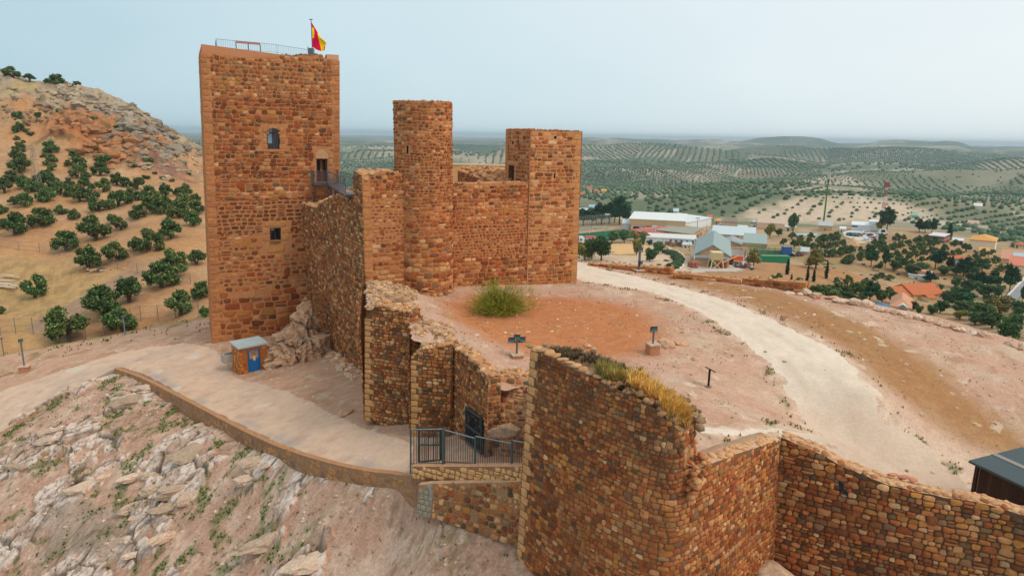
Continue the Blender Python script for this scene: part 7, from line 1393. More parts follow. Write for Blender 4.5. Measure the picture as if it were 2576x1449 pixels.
yw = House('yard_building', 'long low pinkish walled depot with clutter on its roof edge', 'depot', Z6(1670, 975), Z6(1990, 975), 14, 24, y=372, wall=srgb(222, 190, 164), rcol=srgb(198, 172, 150), rise=.1, over=.05)
yl = House('yard_wall', 'long low beige wall of the truck yard', 'wall', Z6(1352, 990), Z6(1900, 1003), 8, .6, y=345, wall=srgb(196, 160, 130), rcol=srgb(196, 160, 130), rise=.0, over=.02)
# truck
def truck(p0, L, u, cabc, bodyc, label, tarp=None, H=3.2):
    u = np.array(u, float); u /= np.linalg.norm(u); v = np.array([-u[1], u[0]]); t = thing('lorry', label, 'lorry', p0); Q = lambda a, c, z: np.array(p0) + np.r_[u * a + v * c, z]
    b = MB(); b.box(Q(1.2, 0, 1.75), (2.2, 2.4, 2.6), u=u, colr=cabc); b.box(Q(1.0, 0, 3.2), (1.6, 2.2, .5), u=u, colr=cabc); cb = b.build('cab', M_PAINT, t); b = MB(); b.box(Q(.12, 0, 2.2), (.1, 2.1, .9), u=u, colr=DKW); b.box(Q(.9, -1.22, 2.2), (.9, .06, .7), u=u, colr=DKW); b.build('windscreen', M_GLASS, cb)
    b = MB(); b.box(Q(2.8 + L / 2, 0, 1.0 + H / 2 - .2), (L, 2.5, H - .4), u=u, colr=bodyc); b.build('trailer', M_PAINT, t)
    if tarp is not None: b = MB(); b.box(Q(2.8 + L / 2, 0, H + .85), (L + .1, 2.56, .5), u=u, colr=tarp); b.build('tarpaulin', M_CLOTH, t)
    for a in (1.1, 3.8, 2.6 + L * .7, 2.6 + L * .82):
        for c in (-1.1, 1.1): b = MB(); b.tube(Q(a, c - .15, .5) , Q(a, c + .15, .5), .5, srgb(24, 24, 26), 10); b.build('wheel', M_METAL, t)
truck(np.array(hit(*Z6(1625, 962))), 11, (1, .12), srgb(226, 230, 234), srgb(180, 176, 170), 'white articulated lorry parked by the pinkish depot', H=2.0)
truck(np.array(hit(*Z6(52, 1122))), 4.2, (1, .05), srgb(220, 222, 226), srgb(206, 190, 188), 'lorry with pinkish red tarpaulin beside the football pitch', srgb(208, 92, 100), 2.4)
# silo and batching frame
sp = np.array(hit(*Z6(1142, 1222))); k = sp[1] / 1717; t = thing('silo', 'tall grey cylindrical silo beside the gabled warehouse', 'silo', sp); b = MB(); H = 155 * .2771 * k; b.tube(sp + [0, 0, H * .2], sp + [0, 0, H], 1.7, srgb(168, 176, 180), 18); b.tube(sp + [0, 0, 0], sp + [0, 0, H * .2], .5, srgb(168, 176, 180), 14, 1.7); b.build('drum', M_METAL, t); 
for i in range(3): a = i * 2.1; b = MB(); b.tube(sp + [1.5 * math.cos(a), 1.5 * math.sin(a), -1], sp + [1.5 * math.cos(a), 1.5 * math.sin(a), H * .3], .12, srgb(150, 156, 160), 6); b.build('leg', M_METAL, t)
fp_ = np.array(hit(*Z6(1295, 1345))); k = fp_[1] / 1717; yc = srgb(226, 206, 156); t = thing('batching_plant', 'cream slatted hopper on an open lattice frame in the yard', 'hopper', fp_); H = 165 * .2771 * k
b = MB(); b.box(fp_ + [0, 0, H * .78], (2.5, 2.4, H * .42), colr=yc); 
for i in range(7): b.box(fp_ + [0, -1.22, H * (.6 + .06 * i)], (2.55, .1, .12), colr=yc * .7)
b.build('hopper', M_METAL, t); b = MB()
for sx in (-1, 1):
    for sy in (-1, 1): b.tube(fp_ + [sx * 1.6, sy * 1.4, -.5], fp_ + [sx * 1.15, sy * 1.1, H * .6], .11, yc, 6); b.tube(fp_ + [sx * 1.6, sy * 1.4, -.5], fp_ + [-sx * 1.2, sy * 1.1, H * .58], .07, yc, 6)
b.build('frame', M_METAL, t); b = MB(); b.tube(fp_ + [1.3, -.5, 1.6], fp_ + [5.6, 1.5, 3.0], .12, srgb(226, 150, 70), 6); b.build('conveyor', M_METAL, t)
ob = np.array(hit(*Z6(1466, 1278))); t = thing('orange_skip', 'bright orange skip under a peach canopy beside the grey warehouse', 'skip', ob); b = MB(); b.box(ob + [0, 0, .8], (4.2, 2.2, 1.6), colr=srgb(214, 92, 40)); b.box(ob + [0, -1.1, 1.55], (4.3, .12, .15), colr=srgb(180, 76, 36)); b.build('bin', M_METAL, t); b = MB(); b.box(ob + [0, 1, 3.8], (6, 5, .15), colr=srgb(224, 168, 110), tilt=(R(-12), 'X')); b.build('canopy', M_METAL, t)
for sx in (-2.6, 2.6): b = MB(); b.tube(ob + [sx, -.8, 0], ob + [sx, -.8, 3.4], .1, srgb(120, 110, 100), 6); b.build('post', M_METAL, t)
gp = np.array(hit(*Z6(1838, 1232))); b = MB()
for i in range(9): b.box(gp + [-9 + 2.2 * i, 0, 1.6], (.16, .16, 3.6), colr=srgb(40, 130, 66))
for z in (.4, 1.2, 2.0, 2.8): b.box(gp + [-.2, -.02, z], (17.8, .08, .2), colr=srgb(60, 150, 84))
b.box(gp + [-.2, .5, 1.2], (17, .6, 2.2), colr=srgb(120, 110, 90)); tag(b.build('fence', M_METAL), 'green barred fence stacked with crates beside the yellow banded warehouse', 'fence')
def cont(p, y, L, c, lb, H=2.5, rz=0.1):
    q = np.array(pt(*p, y=y)); b = MB(); b.box(q + [0, 0, H / 2], (L, 2.4, H), rz=rz, colr=c)
    for i in range(int(L / .45)): b.box(q + [(-L / 2 + .25 + i * .45) * math.cos(rz) + 1.21 * math.sin(rz), (-L / 2 + .25 + i * .45) * math.sin(rz) - 1.21 * math.cos(rz), H / 2], (.2, .1, H * .9), rz=rz, colr=c * .85)
    tag(b.build('container', M_METAL), lb, 'container')
cont(Z6(1940, 1205), 236, 2.8, srgb(40, 90, 150), 'bright blue container beside the green barred fence')
cont(Z6(1832, 1285), 205, 8.5, srgb(44, 132, 88), 'long flat green container in front of the barred fence', 2.2, .05)
for i, (x, y, c) in enumerate([(1170, 1310, srgb(92, 70, 56)), (1215, 1318, srgb(70, 90, 80)), (1245, 1300, srgb(110, 80, 60)), (1090, 1340, srgb(176, 110, 96)), (1350, 1345, srgb(150, 84, 70)), (1415, 1310, srgb(70, 54, 46)), (860, 1130, srgb(150, 110, 86)), (910, 1140, srgb(170, 130, 104)), (960, 1135, srgb(140, 100, 80))]):
    q = np.array(hit(*Z6(x, y))); b = MB(); rngp = random.Random(i)
    for a in range(3):
        for c_ in range(3): b.box(q + [a * .8 - .8, rngp.uniform(-.15, .15), .3 + c_ * .6], (.7, .7, .5), rz=rngp.uniform(-.1, .1), colr=c * rngp.uniform(.7, 1.2))
    tag(b.build('pallet_stack', M_WOOD), ['dark pallets stacked nearest the left end of the grey warehouse front', 'greenish crates stacked in front of the grey warehouse', 'brown crates stacked just left of the cream hopper', 'reddish pallets outside the left corner of the grey warehouse', 'reddish brick pallets at the foot of the cream hopper', 'dark stack at the right corner of the grey warehouse', 'leftmost stack of brown bricks in the builders yard', 'tan stack of bricks in the middle of the builders yard', 'rightmost stack of brown bricks in the builders yard'][i], 'pallets')
# football pitch
pz = float(Z3(38.0, 300.0, False)) + .5; pc4 = [np.array(pt(*Z6(*q), z=hit(*Z6(400, 1030))[2] + .6)) for q in ((-120, 1085), (300, 1078), (735, 1028), (400, 988), (-120, 1040))]
b = MB(); b.prism(np.array(pc4) - [0, 0, 3], 3.0, srgb(34, 92, 62)); tag(b.build('football_pitch', M_GRASS), kind='structure')
def goal(x, y, lb, w=6.5):
    q = np.array(pt(*Z6(x, y), z=pc4[0][2])); t = thing('goal', lb, 'goal', q); b = MB(); c = srgb(230, 230, 226)
    b.tube(q + [-w / 2, 0, 0], q + [-w / 2, 0, 2.4], .07, c, 6); b.tube(q + [w / 2, 0, 0], q + [w / 2, 0, 2.4], .07, c, 6); b.tube(q + [-w / 2, 0, 2.4], q + [w / 2, 0, 2.4], .07, c, 6)
    for s_ in (-1, 1): b.tube(q + [s_ * w / 2, 0, 2.4], q + [s_ * w / 2, 1.6, 0], .05, c, 5)
    b.build('frame', M_METAL, t)
goal(240, 1008, 'white goal near the back edge of the pitch', 6); goal(92, 1022, 'white goal at the left of the pitch, beside the castle tower', 6); goal(690, 1020, 'white goal at the far right end of the pitch', 6)
POLES = []
def pole(p, y, hpx, lb, c=srgb(170, 174, 170), head=True, name='floodlight_mast', r_=.16, n=4):
    q = hit(*p); k = q[1] / 1717; H = hpx * k * 1.02; t = thing(name, lb, 'mast', q); b = MB(); b.tube(q - [0, 0, 1], q + [0, 0, H], r_, c, 8, r_ * .6); b.build('pole', M_STEEL, t)
    if head: b = MB(); b.box(q + [0, 0, H], (2.2, .5, .7), colr=srgb(200, 204, 200)); b.build('lamp_bank', M_METAL, t)
    POLES.append(t); return q, H, t
pole(Z6(308, 998), 318, 41, 'floodlight mast beside the pines at the pitch'); pole(Z6(738, 1065), 300, 30, 'thin floodlight mast at the right end of the pitch'); pole(Z6(1130, 985), 335, 28, 'dark lamp mast in front of the white warehouse', srgb(70, 80, 70)); pole(Z6(1160, 895), 400, 9, 'curved street lamp beyond the white warehouse')
b = MB(); A = np.array(hit(*Z6(20, 1012))); B = np.array(hit(*Z6(345, 958))); n = 16; ft = thing('net_fence', 'tall netting fence behind the football pitch in front of the pines', 'fence', A)
for i in range(n + 1): p = A + (B - A) * i / n; b.tube(p, p + [0, 0, 7], .08, srgb(150, 150, 146), 5)
for z in (.2, 1.4, 2.6, 3.8, 5, 6.2, 7): b.tube(A + [0, 0, z], B + [0, 0, z], .04, srgb(140, 146, 142), 4)
for i in range(n * 5): p = A + (B - A) * i / (n * 5); b.tube(p, p + [0, 0, 7], .02, srgb(140, 146, 142), 3)
b.build('net', M_STEEL, ft)
# park paths, access road, terraces
def ground_patch(name, pts, c, mat=M_CONC, lift=.25, conv=Z6, n=1, kind='structure', label=None):
    P = [hit(*conv(*q)) for q in pts]; poly_ = np.array([p[:2] for p in P]); lo, hi = poly_.min(0), poly_.max(0); st = max(.5, (hi - lo).max() / 90)
    o = sheet(name, np.arange(lo[0] - st, hi[0] + st, st), np.arange(lo[1] - st, hi[1] + st, st), lambda x, y: Z3(x, y) + lift, lambda x, y: inpoly(x, y, poly_), lambda x, y, z: np.broadcast_to(c / GK, x.shape + (3,)) * (1 + .08 * fbm(x, y, 3, 3, 7)[..., None]), mat, .6); tag(o, label, None, None, kind); return o
ground_patch('park_ground', [(40, 1290), (100, 1110), (330, 1125), (560, 1120), (720, 1140), (840, 1160), (960, 1240), (930, 1330), (700, 1330), (400, 1310)], srgb(206, 176, 146))
ground_patch('playground_sand', [(345, 1130), (560, 1125), (640, 1150), (720, 1180), (560, 1225), (370, 1225), (350, 1170)], srgb(214, 172, 118), lift=.45)
ground_patch('access_road', [(840, 1150), (940, 1190), (985, 1250), (965, 1310), (880, 1372), (1050, 1385), (1060, 1300), (1075, 1250), (1000, 1215), (900, 1160)], srgb(206, 180, 152), lift=.5)
ground_patch('yard_ground', [(1050, 1385), (1075, 1240), (1120, 1180), (1100, 1080), (840, 1110), (850, 1150), (700, 1090), (1100, 1090), (1200, 1060), (1270, 1110), (1530, 1170), (1700, 1240), (1960, 1240), (1960, 1270), (1700, 1280), (1560, 1330), (1530, 1380)], srgb(196, 178, 162), lift=.3)
ground_patch('street', [(1165, 1090), (1200, 1040), (1290, 960), (1350, 930), (1345, 960), (1265, 1000), (1255, 1100)], srgb(170, 164, 158), lift=.5)
ground_patch('car_park', [(420, 1055), (400, 1010), (480, 1000), (640, 1015), (760, 1035), (745, 1075), (650, 1100), (540, 1090)], srgb(214, 198, 184), lift=.35, conv=Z7)
ground_patch('farm_track', [(330, 1180), (420, 1130), (430, 1090), (540, 1090), (640, 1110), (450, 1120), (400, 1160), (300, 1230), (100, 1230)], srgb(206, 184, 162), lift=.3, conv=Z7)
ground_patch('tarmac_road', [(1880, 560), (1930, 480), (2010, 420), (2051, 385), (2051, 470), (1990, 560), (2030, 660), (1990, 680), (1955, 600)], srgb(150, 148, 150), lift=.4, conv=ZB)
A = hit(*ZB(1893, 555)); B = hit(*ZB(2051, 378)); b = MB(); b.loft([np.array([A + [-.2, 0, -.5], A + [.2, 0, -.5], B + [.2, 0, -.5], B + [-.2, 0, -.5]]), np.array([A + [-.2, 0, 1.4], A + [.2, 0, 1.4], B + [.2, 0, 1.2], B + [-.2, 0, 1.2]])], srgb(226, 222, 214)); tag(b.build('roadside_wall', M_PLASTER), 'low white wall along the tarmac road at the right edge', 'wall')
hd_ = [hit(*Z6(*q)) for q in ((830, 1205), (880, 1212), (930, 1240), (960, 1268), (965, 1300), (940, 1335), (890, 1362))]; b = MB(); cw_ = MB(); rngh = np.random.RandomState(3)
for p, q in zip(hd_[:-1], hd_[1:]):
    n = max(2, int(np.linalg.norm(q - p) / .5))
    for i in range(n): rocks(b, [p + (q - p) * i / n + [0, 0, .8]], 2.2, srgb(50, 74, 40) * rngh.uniform(.7, 1.2), rngh.randint(9999), ICO1, (.7, .9), .3)
    cw_.tube(p + [1.2, -.6, .3], q + [1.2, -.6, .3], .35, srgb(226, 220, 210), 6)
tag(b.build('hedge', M_LEAF, None, False), 'dark clipped hedge curving along the park access road', 'hedge'); tag(cw_.build('kerb_wall', M_PLASTER), 'white kerb curving beside the dark hedge', 'kerb')
# houses to the right
h = House('shed', 'grey roofed shed at the foot of the green mast', 'shed', Z7(180, 1000), Z7(300, 1002), 14, 12, y=318, wall=srgb(214, 172, 130), rcol=srgb(176, 180, 178), rise=.8); h.windows(1, .2, .6, .1)
h = House('modern_house', 'white modern building with blue stripe above the car park', 'building', Z7(480, 1000), Z7(650, 1000), 16, 14, y=318, wall=W_WHITE, rcol=srgb(226, 226, 224), rise=.1); h.front('blue_stripe', .0, .3, .68, .9, srgb(30, 80, 150)); h.front('green_hedge_screen', .0, 1.2, -.12, .16, srgb(24, 96, 62), out_=.8); o = MB(); o.box(h.P(h.L * 1.12, 5, h.h * .85), (h.L * .5, 9, h.h * 1.7), u=h.u, colr=W_WHITE); o.build('wing', M_PLASTER, h.r)
h = House('bungalow', 'bungalow with ochre hipped roof and white front below the car park', 'house', Z7(432, 1190), Z7(535, 1195), 17, 11, y=243, wall=srgb(222, 206, 184), roof='hip', rcol=srgb(196, 156, 112), rise=2.0); h.windows(3, .2, .7, .16)
h = House('mansard_house', 'brown mansard roofed house with pale flat top and white windows', 'house', Z7(1168, 1085), Z7(1318, 1100), 13, 12, y=286, wall=srgb(132, 92, 84), rcol=srgb(214, 208, 204), rise=.1, over=.1)
b = MB(); q = np.array([h.P(-.5, -.5, h.h * .25), h.P(h.L + .5, -.5, h.h * .25), h.P(h.L + .5, h.D + .5, h.h * .25), h.P(-.5, h.D + .5, h.h * .25)]); q1 = np.array([h.P(.9, .9, h.h * 1.02), h.P(h.L - .9, .9, h.h * 1.02), h.P(h.L - .9, h.D - .9, h.h * 1.02), h.P(.9, h.D - .9, h.h * 1.02)]); b.loft([q, q1], srgb(140, 112, 104)); b.build('mansard_slope', M_TILE, h.r); h.windows(5, .42, .8, .05)
h = House('warehouse', 'large blank cream building with shallow ochre roof at the right', 'warehouse', Z7(1545, 1158), Z7(1778, 1180), 24, 14, y=280, wall=srgb(238, 216, 188), rcol=RF_OCH, roof='hip', rise=1.6)
h = House('white_villa', 'white house with orange roof, square turret and solar panels among trees', 'house', Z7(1385, 1350), Z7(1520, 1350), 13, 9, y=232, wall=W_WHITE, rcol=RF_TER, roof='hip', rise=1.2)
b = MB(); b.box(h.P(h.L * .28, 3, h.h * 1.3), (4.2, 4.2, h.h * 2.0), u=h.u, colr=W_WHITE); tw = b.build('turret', M_PLASTER, h.r); b = MB(); c_ = h.P(h.L * .28, 3, h.h * 2.3); q = [c_ + np.array([sx * 2.5, sy * 2.5, 0]) for sx, sy in ((-1, -1), (1, -1), (1, 1), (-1, 1))]
for i in range(4): b.poly([q[i], q[(i + 1) % 4], c_ + [0, 0, .9]], RF_TER)
b.build('turret_roof', M_TILE, tw); b = MB(); b.box(h.P(h.L * .85, -1.2, h.h * 1.25), (4.5, 3, .12), u=h.u, colr=srgb(70, 104, 140), tilt=(R(20), 'X')); b.build('solar_panel', M_GLASS, h.r)
h = House('villa', 'large villa with long orange tiled roof and terraces on the right', 'villa', ZB(1150, 535), ZB(1395, 525), 13, 9, y=196, wall=srgb(222, 182, 130), rcol=RF_TER, roof='gable', rise=2.2); h.windows(6, .35, .75, .06, .1, .95, srgb(80, 100, 120))
for nm, u0, u1, v0, v1, hh_, rs in (('side_wing', -.42, .02, .4, 8.0, .85, 2.0), ('porch', .25, .5, -3, .2, .8, .6)):
    b = MB(); q = np.array([h.P(u0 * h.L, v0, -2), h.P(u1 * h.L, v0, -2), h.P(u1 * h.L, v1, -2), h.P(u0 * h.L, v1, -2)]); t_ = q.copy(); t_[:, 2] = h.a[2] + h.h * hh_; b.loft([q, t_], srgb(226, 190, 140)); w_ = b.build(nm, M_PLASTER, h.r); b = MB(); m_ = [h.P((u0 - .02) * h.L, (v0 + v1) / 2, h.h * hh_ + rs), h.P((u1 + .02) * h.L, (v0 + v1) / 2, h.h * hh_ + rs)]; e = [h.P((u0 - .02) * h.L, v0 - .3, h.h * hh_), h.P((u1 + .02) * h.L, v0 - .3, h.h * hh_), h.P((u1 + .02) * h.L, v1 + .3, h.h * hh_), h.P((u0 - .02) * h.L, v1 + .3, h.h * hh_)]
    b.poly([e[0], e[1], m_[1], m_[0]], RF_TER); b.poly([e[2], e[3], m_[0], m_[1]], RF_TER); b.build('wing_roof', M_TILE, w_)
b = MB(); b.box(h.P(h.L * 1.02, 3, h.h * 1.0), (1.0, 1.0, 3.4), u=h.u, colr=srgb(196, 120, 90)); b.build('chimney', M_STONE, h.roof)
h = House('blue_white_villa', 'white and blue villa with arched windows and terracotta roof nearest the platform edge', 'villa', ZB(968, 632), ZB(1120, 636), 17, 9, y=164, wall=srgb(220, 232, 238), rcol=srgb(206, 150, 116), roof='hip', rise=1.4); h.front('balustrade', .32, .84, .22, .38, srgb(20, 110, 170), out_=.5); h.front('arched_window', .32, .84, .38, .7, srgb(50, 56, 62), M_GLASS, .2)
b = MB(); q = [h.P(h.L * f, -.3, h.h * z) for f, z in ((.22, 1.0), (.98, 1.0), (.6, 1.55))]; b.loft([np.array(q), np.array(q) + np.r_[h.v * 1.5, 0]], W_WHITE); g_ = b.build('gable', M_PLASTER, h.r); b = MB(); q = [h.P(h.L * f, -.36, h.h * z) for f, z in ((.4, 1.05), (.8, 1.05), (.6, 1.32))]; b.loft([np.array(q), np.array(q) + np.r_[h.v * .1, 0]], srgb(60, 76, 90)); b.build('gable_window', M_GLASS, g_)
b = MB(); b.box(h.P(-2.4, 1, h.h * .78), (5, 3, .1), u=h.u, colr=srgb(60, 110, 150)); b.build('pergola', M_METAL, h.r)
h = House('low_house', 'low white house with small tiled lantern hidden among dark trees', 'house', ZB(1115, 352), ZB(1290, 352), 7, 8, y=220, wall=W_WHITE, rcol=srgb(220, 224, 226), rise=.3); b = MB(); b.box(h.P(h.L * .6, 3, h.h * 1.4), (4, 4, 2), u=h.u, colr=srgb(206, 150, 120)); b.build('lantern', M_PLASTER, h.roof)
h = House('row_house', 'pale house with pinkish red roof at the far right edge, front one', 'house', Z7(1905, 1375), Z7(2140, 1400), 20, 12, y=222, wall=srgb(236, 212, 184), rcol=srgb(214, 130, 106), roof='gable', rise=2.2)
h = House('row_house', 'tan house with skylights in its roof at the far right edge, rear one', 'house', Z7(1835, 1290), Z7(2060, 1290), 12, 12, y=240, wall=srgb(216, 172, 136), rcol=srgb(206, 150, 122), roof='gable', rise=2.4); b = MB(); b.box(h.P(h.L * .7, 3.0, h.h + 1.5), (4, 3, .1), u=h.u, colr=srgb(170, 190, 200), tilt=(R(22), 'X')); b.build('skylight', M_GLASS, h.roof)
h = House('outbuilding', 'open canopy building left of the large cream building', 'shed', Z7(1400, 1112), Z7(1490, 1112), 8, 7, y=285, wall=srgb(70, 70, 72), rcol=srgb(216, 214, 212), rise=.2)
pl_ = np.array(hit(*Z7(95, 1042))); b = MB(); b.box(pl_ + [0, 0, .3], (12, 6, .5), colr=srgb(214, 200, 180)); b.box(pl_ + [0, 0, .4], (10.6, 4.8, .5), colr=srgb(60, 170, 180)); tag(b.build('swimming_pool', M_WATER), 'turquoise swimming pool near the foot of the green mast', 'pool')
for i, (x, y, yy, w, lb) in enumerate([(130, 638, 640, 9, 'small white house at the left of the far cluster'), (200, 655, 610, 6, 'small reddish house in the middle of the far cluster'), (262, 658, 610, 9, 'pale house at the right of the far cluster'), (65, 683, 560, 10, 'low tan house beside the tower edge in the far cluster'), (915, 846, 470, 9, 'lone white house in the olive groves behind the long hall'), (60, 852, 420, 15, 'white terraced block beside the lower square tower, under the pines'), (150, 805, 470, 20, 'pale blue roofed buildings beyond the pines'), (1225, 905, 400, 8, 'small brown house beyond the white warehouse')]):
    w_ = w * yy / 620; q = Z6(x, y); c = [W_WHITE, srgb(190, 110, 90), srgb(226, 206, 176), srgb(206, 160, 130), W_WHITE, W_WHITE, srgb(190, 208, 212), srgb(160, 100, 84)][i]
    h = House('farmhouse', lb, 'house', q, (q[0] + w * 1.35, q[1]), [6, 5, 6, 4, 7, 10, 6, 7][i], 8, wall=c, roof='gable', rcol=[RF_TER, RF_TER, RF_OCH, RF_TER, RF_LIGHT, RF_LIGHT, srgb(150, 180, 190), RF_TER][i], rise=1.4); h.windows(2, .3, .7, .15)
for x, y, w, lb, c in ((1590, 793, 20, 'isolated pale farmhouse on the far right olive slope', srgb(232, 220, 206)), (1535, 952, 26, 'long low farm shed among olive rows on the right', srgb(206, 170, 150)), (1030, 880, 13, 'pale green roofed shed in the olive rows right of the lattice mast', srgb(150, 180, 165))):
    q = Z7(x, y); House('farmhouse', lb, 'house', q, (q[0] + w, q[1] + 1), 6, 9, wall=c, roof='gable', rcol=c * .9, rise=1.5)
for cv, x0, x1, y, hp, dp, lb, wc, rc, rf in [
    (Z6, 1500, 1580, 1000, 9, 8, 'small white store at the back of the truck yard', W_WHITE, srgb(206, 206, 200), 'flat'), (Z6, 1290, 1340, 935, 8, 7, 'small ochre roofed house at the end of the street', W_CREAM, RF_OCH, 'hip'),
    (Z6, 1000, 1075, 1150, 7, 6, 'low white shed in the builders yard', W_WHITE, srgb(196, 200, 200), 'flat'), (Z6, 880, 985, 1100, 6, 6, 'low grey roofed store behind the stacked bricks', W_BEIGE, RF_GREY, 'gable'), (Z6, 1480, 1540, 1120, 9, 8, 'narrow white store between the beige warehouses', W_WHITE, srgb(214, 216, 214), 'flat'),
    (Z6, 1925, 2020, 1000, 10, 9, 'pale store at the right end of the depot', srgb(226, 204, 180), srgb(196, 190, 180), 'flat'), (Z7, 20, 90, 1215, 9, 8, 'small pale shed under the terraces right of the yard', srgb(214, 196, 176), srgb(190, 190, 186), 'gable'), (Z7, 375, 425, 1012, 9, 7, 'small white hut at the entrance of the car park', W_WHITE, srgb(220, 220, 214), 'flat'),
    (Z7, 1500, 1570, 1330, 8, 7, 'small white cottage right of the turreted house', W_WHITE, RF_TER, 'gable'), (Z7, 1640, 1720, 1205, 8, 7, 'low beige store in front of the large cream building', W_BEIGE, RF_OCH, 'gable'), (Z7, 1960, 2040, 1150, 9, 8, 'distant pale house at the right edge above the row houses', W_CREAM, RF_TER, 'hip')]:
    hh = House('outbuilding', lb, 'building', cv(x0, y), cv(x1, y), hp, dp, wall=wc, roof=rf, rcol=rc, rise=.9 if rf != 'flat' else .2); hh.front('door', .2, .4, 0, .75, srgb(84, 76, 70)); hh.windows(1, .35, .75, .14, .5, .9)
# masts
q, H, t = pole((2071, 566), 322, 126, 'very tall plain green monopole mast', srgb(74, 124, 60), False, 'telecom_mast', .55); b = MB()
for i in range(3): a = i * 2.1; b.box(q + [.7 * math.cos(a), .7 * math.sin(a), H - 1.6], (.35, .35, 3.0), colr=srgb(206, 206, 200))
b.build('antenna', M_METAL, t); b = MB(); b.tube(q + [0, 0, H - 5.5], q + [0, 0, H - 3.4], .6, srgb(60, 50, 44), 8); b.build('collar', M_METAL, t)
q = np.array(pt(2219, 556, y=318)); H = 92 * 318 / 1717; t = thing('telecom_mast', 'red and white lattice telecom mast behind the dark pine', 'mast', q); lv = np.linspace(0, 1, 13)
for k in range(12):
    b = MB(); c = srgb(176, 66, 58) if (k // 2) % 2 == 0 else srgb(222, 218, 214); w0, w1 = 1.15 - .75 * lv[k], 1.15 - .75 * lv[k + 1]
    A = [q + [w0 * math.cos(a), w0 * math.sin(a), H * lv[k]] for a in (0, 2.09, 4.19)]; B = [q + [w1 * math.cos(a), w1 * math.sin(a), H * lv[k + 1]] for a in (0, 2.09, 4.19)]
    for i in range(3): b.tube(A[i], B[i], .11, c, 5); b.tube(A[i], B[(i + 1) % 3], .06, c, 4); b.tube(B[i], B[(i + 1) % 3], .06, c, 4)
    b.build('lattice_section', M_METAL, t)
b = MB(); b.box(q + [0, 0, H * .98], (1.8, 1.8, 2.2), colr=srgb(140, 70, 60)); b.tube(q + [0, 0, H], q + [0, 0, H + 3], .08, srgb(180, 180, 176), 5); b.build('antenna', M_METAL, t)
# cars
CARS = {}
def car(p, rz, c, label, van=False):
    key = tuple(np.round(c, 2)) + (van,); t = thing('parked_van' if van else 'parked_car', label, 'van' if van else 'car', p); p = np.array(p); cs, sn = math.cos(rz), math.sin(rz); u = (cs, sn); Q = lambda a, b_, z: p + np.array([a * cs - b_ * sn, a * sn + b_ * cs, z])
    sec = [(-2.15, .45, .75), (-2.1, .35, .95), (-1.0, .3, 1.0), (1.0, .3, .95), (2.0, .35, .8), (2.15, .45, .65)]; b = MB(); rg_ = [[Q(x, -.85, z0), Q(x, .85, z0), Q(x, .85, z1), Q(x, -.85, z1)] for x, z0, z1 in sec]; b.loft(rg_, c); top = 2.3 if van else 1.48
    cb_ = [(-1.75, .95), (-1.35, top), (.3 if not van else 1.0, top), (1.05 if not van else 1.6, .95)]; b.loft([[Q(x, -.74, z) for x, z in cb_], [Q(x, .74, z) for x, z in cb_]], c); b.build('body', M_PAINT, t)
    b = MB(); gl_ = [(-1.6, 1.02), (-1.3, top - .08), (.25, top - .08), (.85, 1.02)]
    for s_ in (-.76, .76): b.poly([Q(x, s_, z) for x, z in gl_], srgb(30, 36, 40))
    b.poly([Q(.42 if not van else 1.08, -.66, top - .08), Q(.42 if not van else 1.08, .66, top - .08), Q(1.03 if not van else 1.62, .66, 1.0), Q(1.03 if not van else 1.62, -.66, 1.0)], srgb(40, 48, 54)); b.build('windows', M_GLASS, t)
    for x in (-1.35, 1.35):
        for s_ in (-.82, .82): b = MB(); b.tube(Q(x, s_ - .1, .32), Q(x, s_ + .1, .32), .32, srgb(24, 24, 26), 10); b.build('wheel', M_METAL, t)
WH = srgb(226, 228, 230)
for x, y, rz, c, lb, vn in [(473, 1048, .4, srgb(70, 76, 80), 'dark grey car, leftmost in the car park', 0), (515, 1050, .4, srgb(60, 130, 130), 'teal car between two greyish cars in the car park', 0), (543, 1052, .4, srgb(110, 120, 126), 'grey car beside the teal car in the car park', 0), (618, 1032, -.1, WH, 'white car parked alone at the back of the car park', 0), (632, 1088, .5, WH, 'white car lowest in the front row of the car park', 0), (664, 1084, .5, srgb(180, 40, 70), 'red car in the front row of the car park', 0), (690, 1078, .5, srgb(200, 210, 216), 'silver car right of the red car in the front row', 0), (712, 1068, .5, srgb(220, 226, 230), 'white car in the front row, right of the silver one', 0), (725, 1058, .5, srgb(90, 110, 130), 'blue grey car at the upper end of the front row', 0), (660, 1060, .5, srgb(44, 60, 80), 'dark blue car behind the red car', 0), (765, 1036, .1, WH, 'white box van at the right end of the car park', 1)]:
    p = hit(*Z7(x, y)); car(p + [0, 0, .35], rz, c, lb, vn)
car(np.array(hit(*Z6(1527, 1262))), .2, srgb(190, 206, 212), 'pale silver car beside the orange skip'); car(np.array(hit(*Z6(1965, 1225))), .3, srgb(96, 100, 104), 'grey car at the edge of the yard by the blue container')
for x, y, w, lb in ((1548, 1345, 4, 'heap of reddish scrap at the right edge of the yard'), (2020, 1225, 4, 'heap of mixed scrap right of the blue container')):
    q = np.array(hit(*Z6(x, y))); b = MB(); rs = np.random.RandomState(int(x)); rocks(b, q + rs.uniform(-1, 1, (50, 3)) * [2.4, 1.6, .6] + [0, 0, .9], rs.uniform(.5, 1.2, 50), np.array([[srgb(150, 80, 66), srgb(90, 80, 76), srgb(190, 180, 170), srgb(70, 90, 70)][i % 4] for i in range(50)]), 5, ICO0, jit=.4); tag(b.build('scrap_heap', M_METAL), lb, 'scrap')
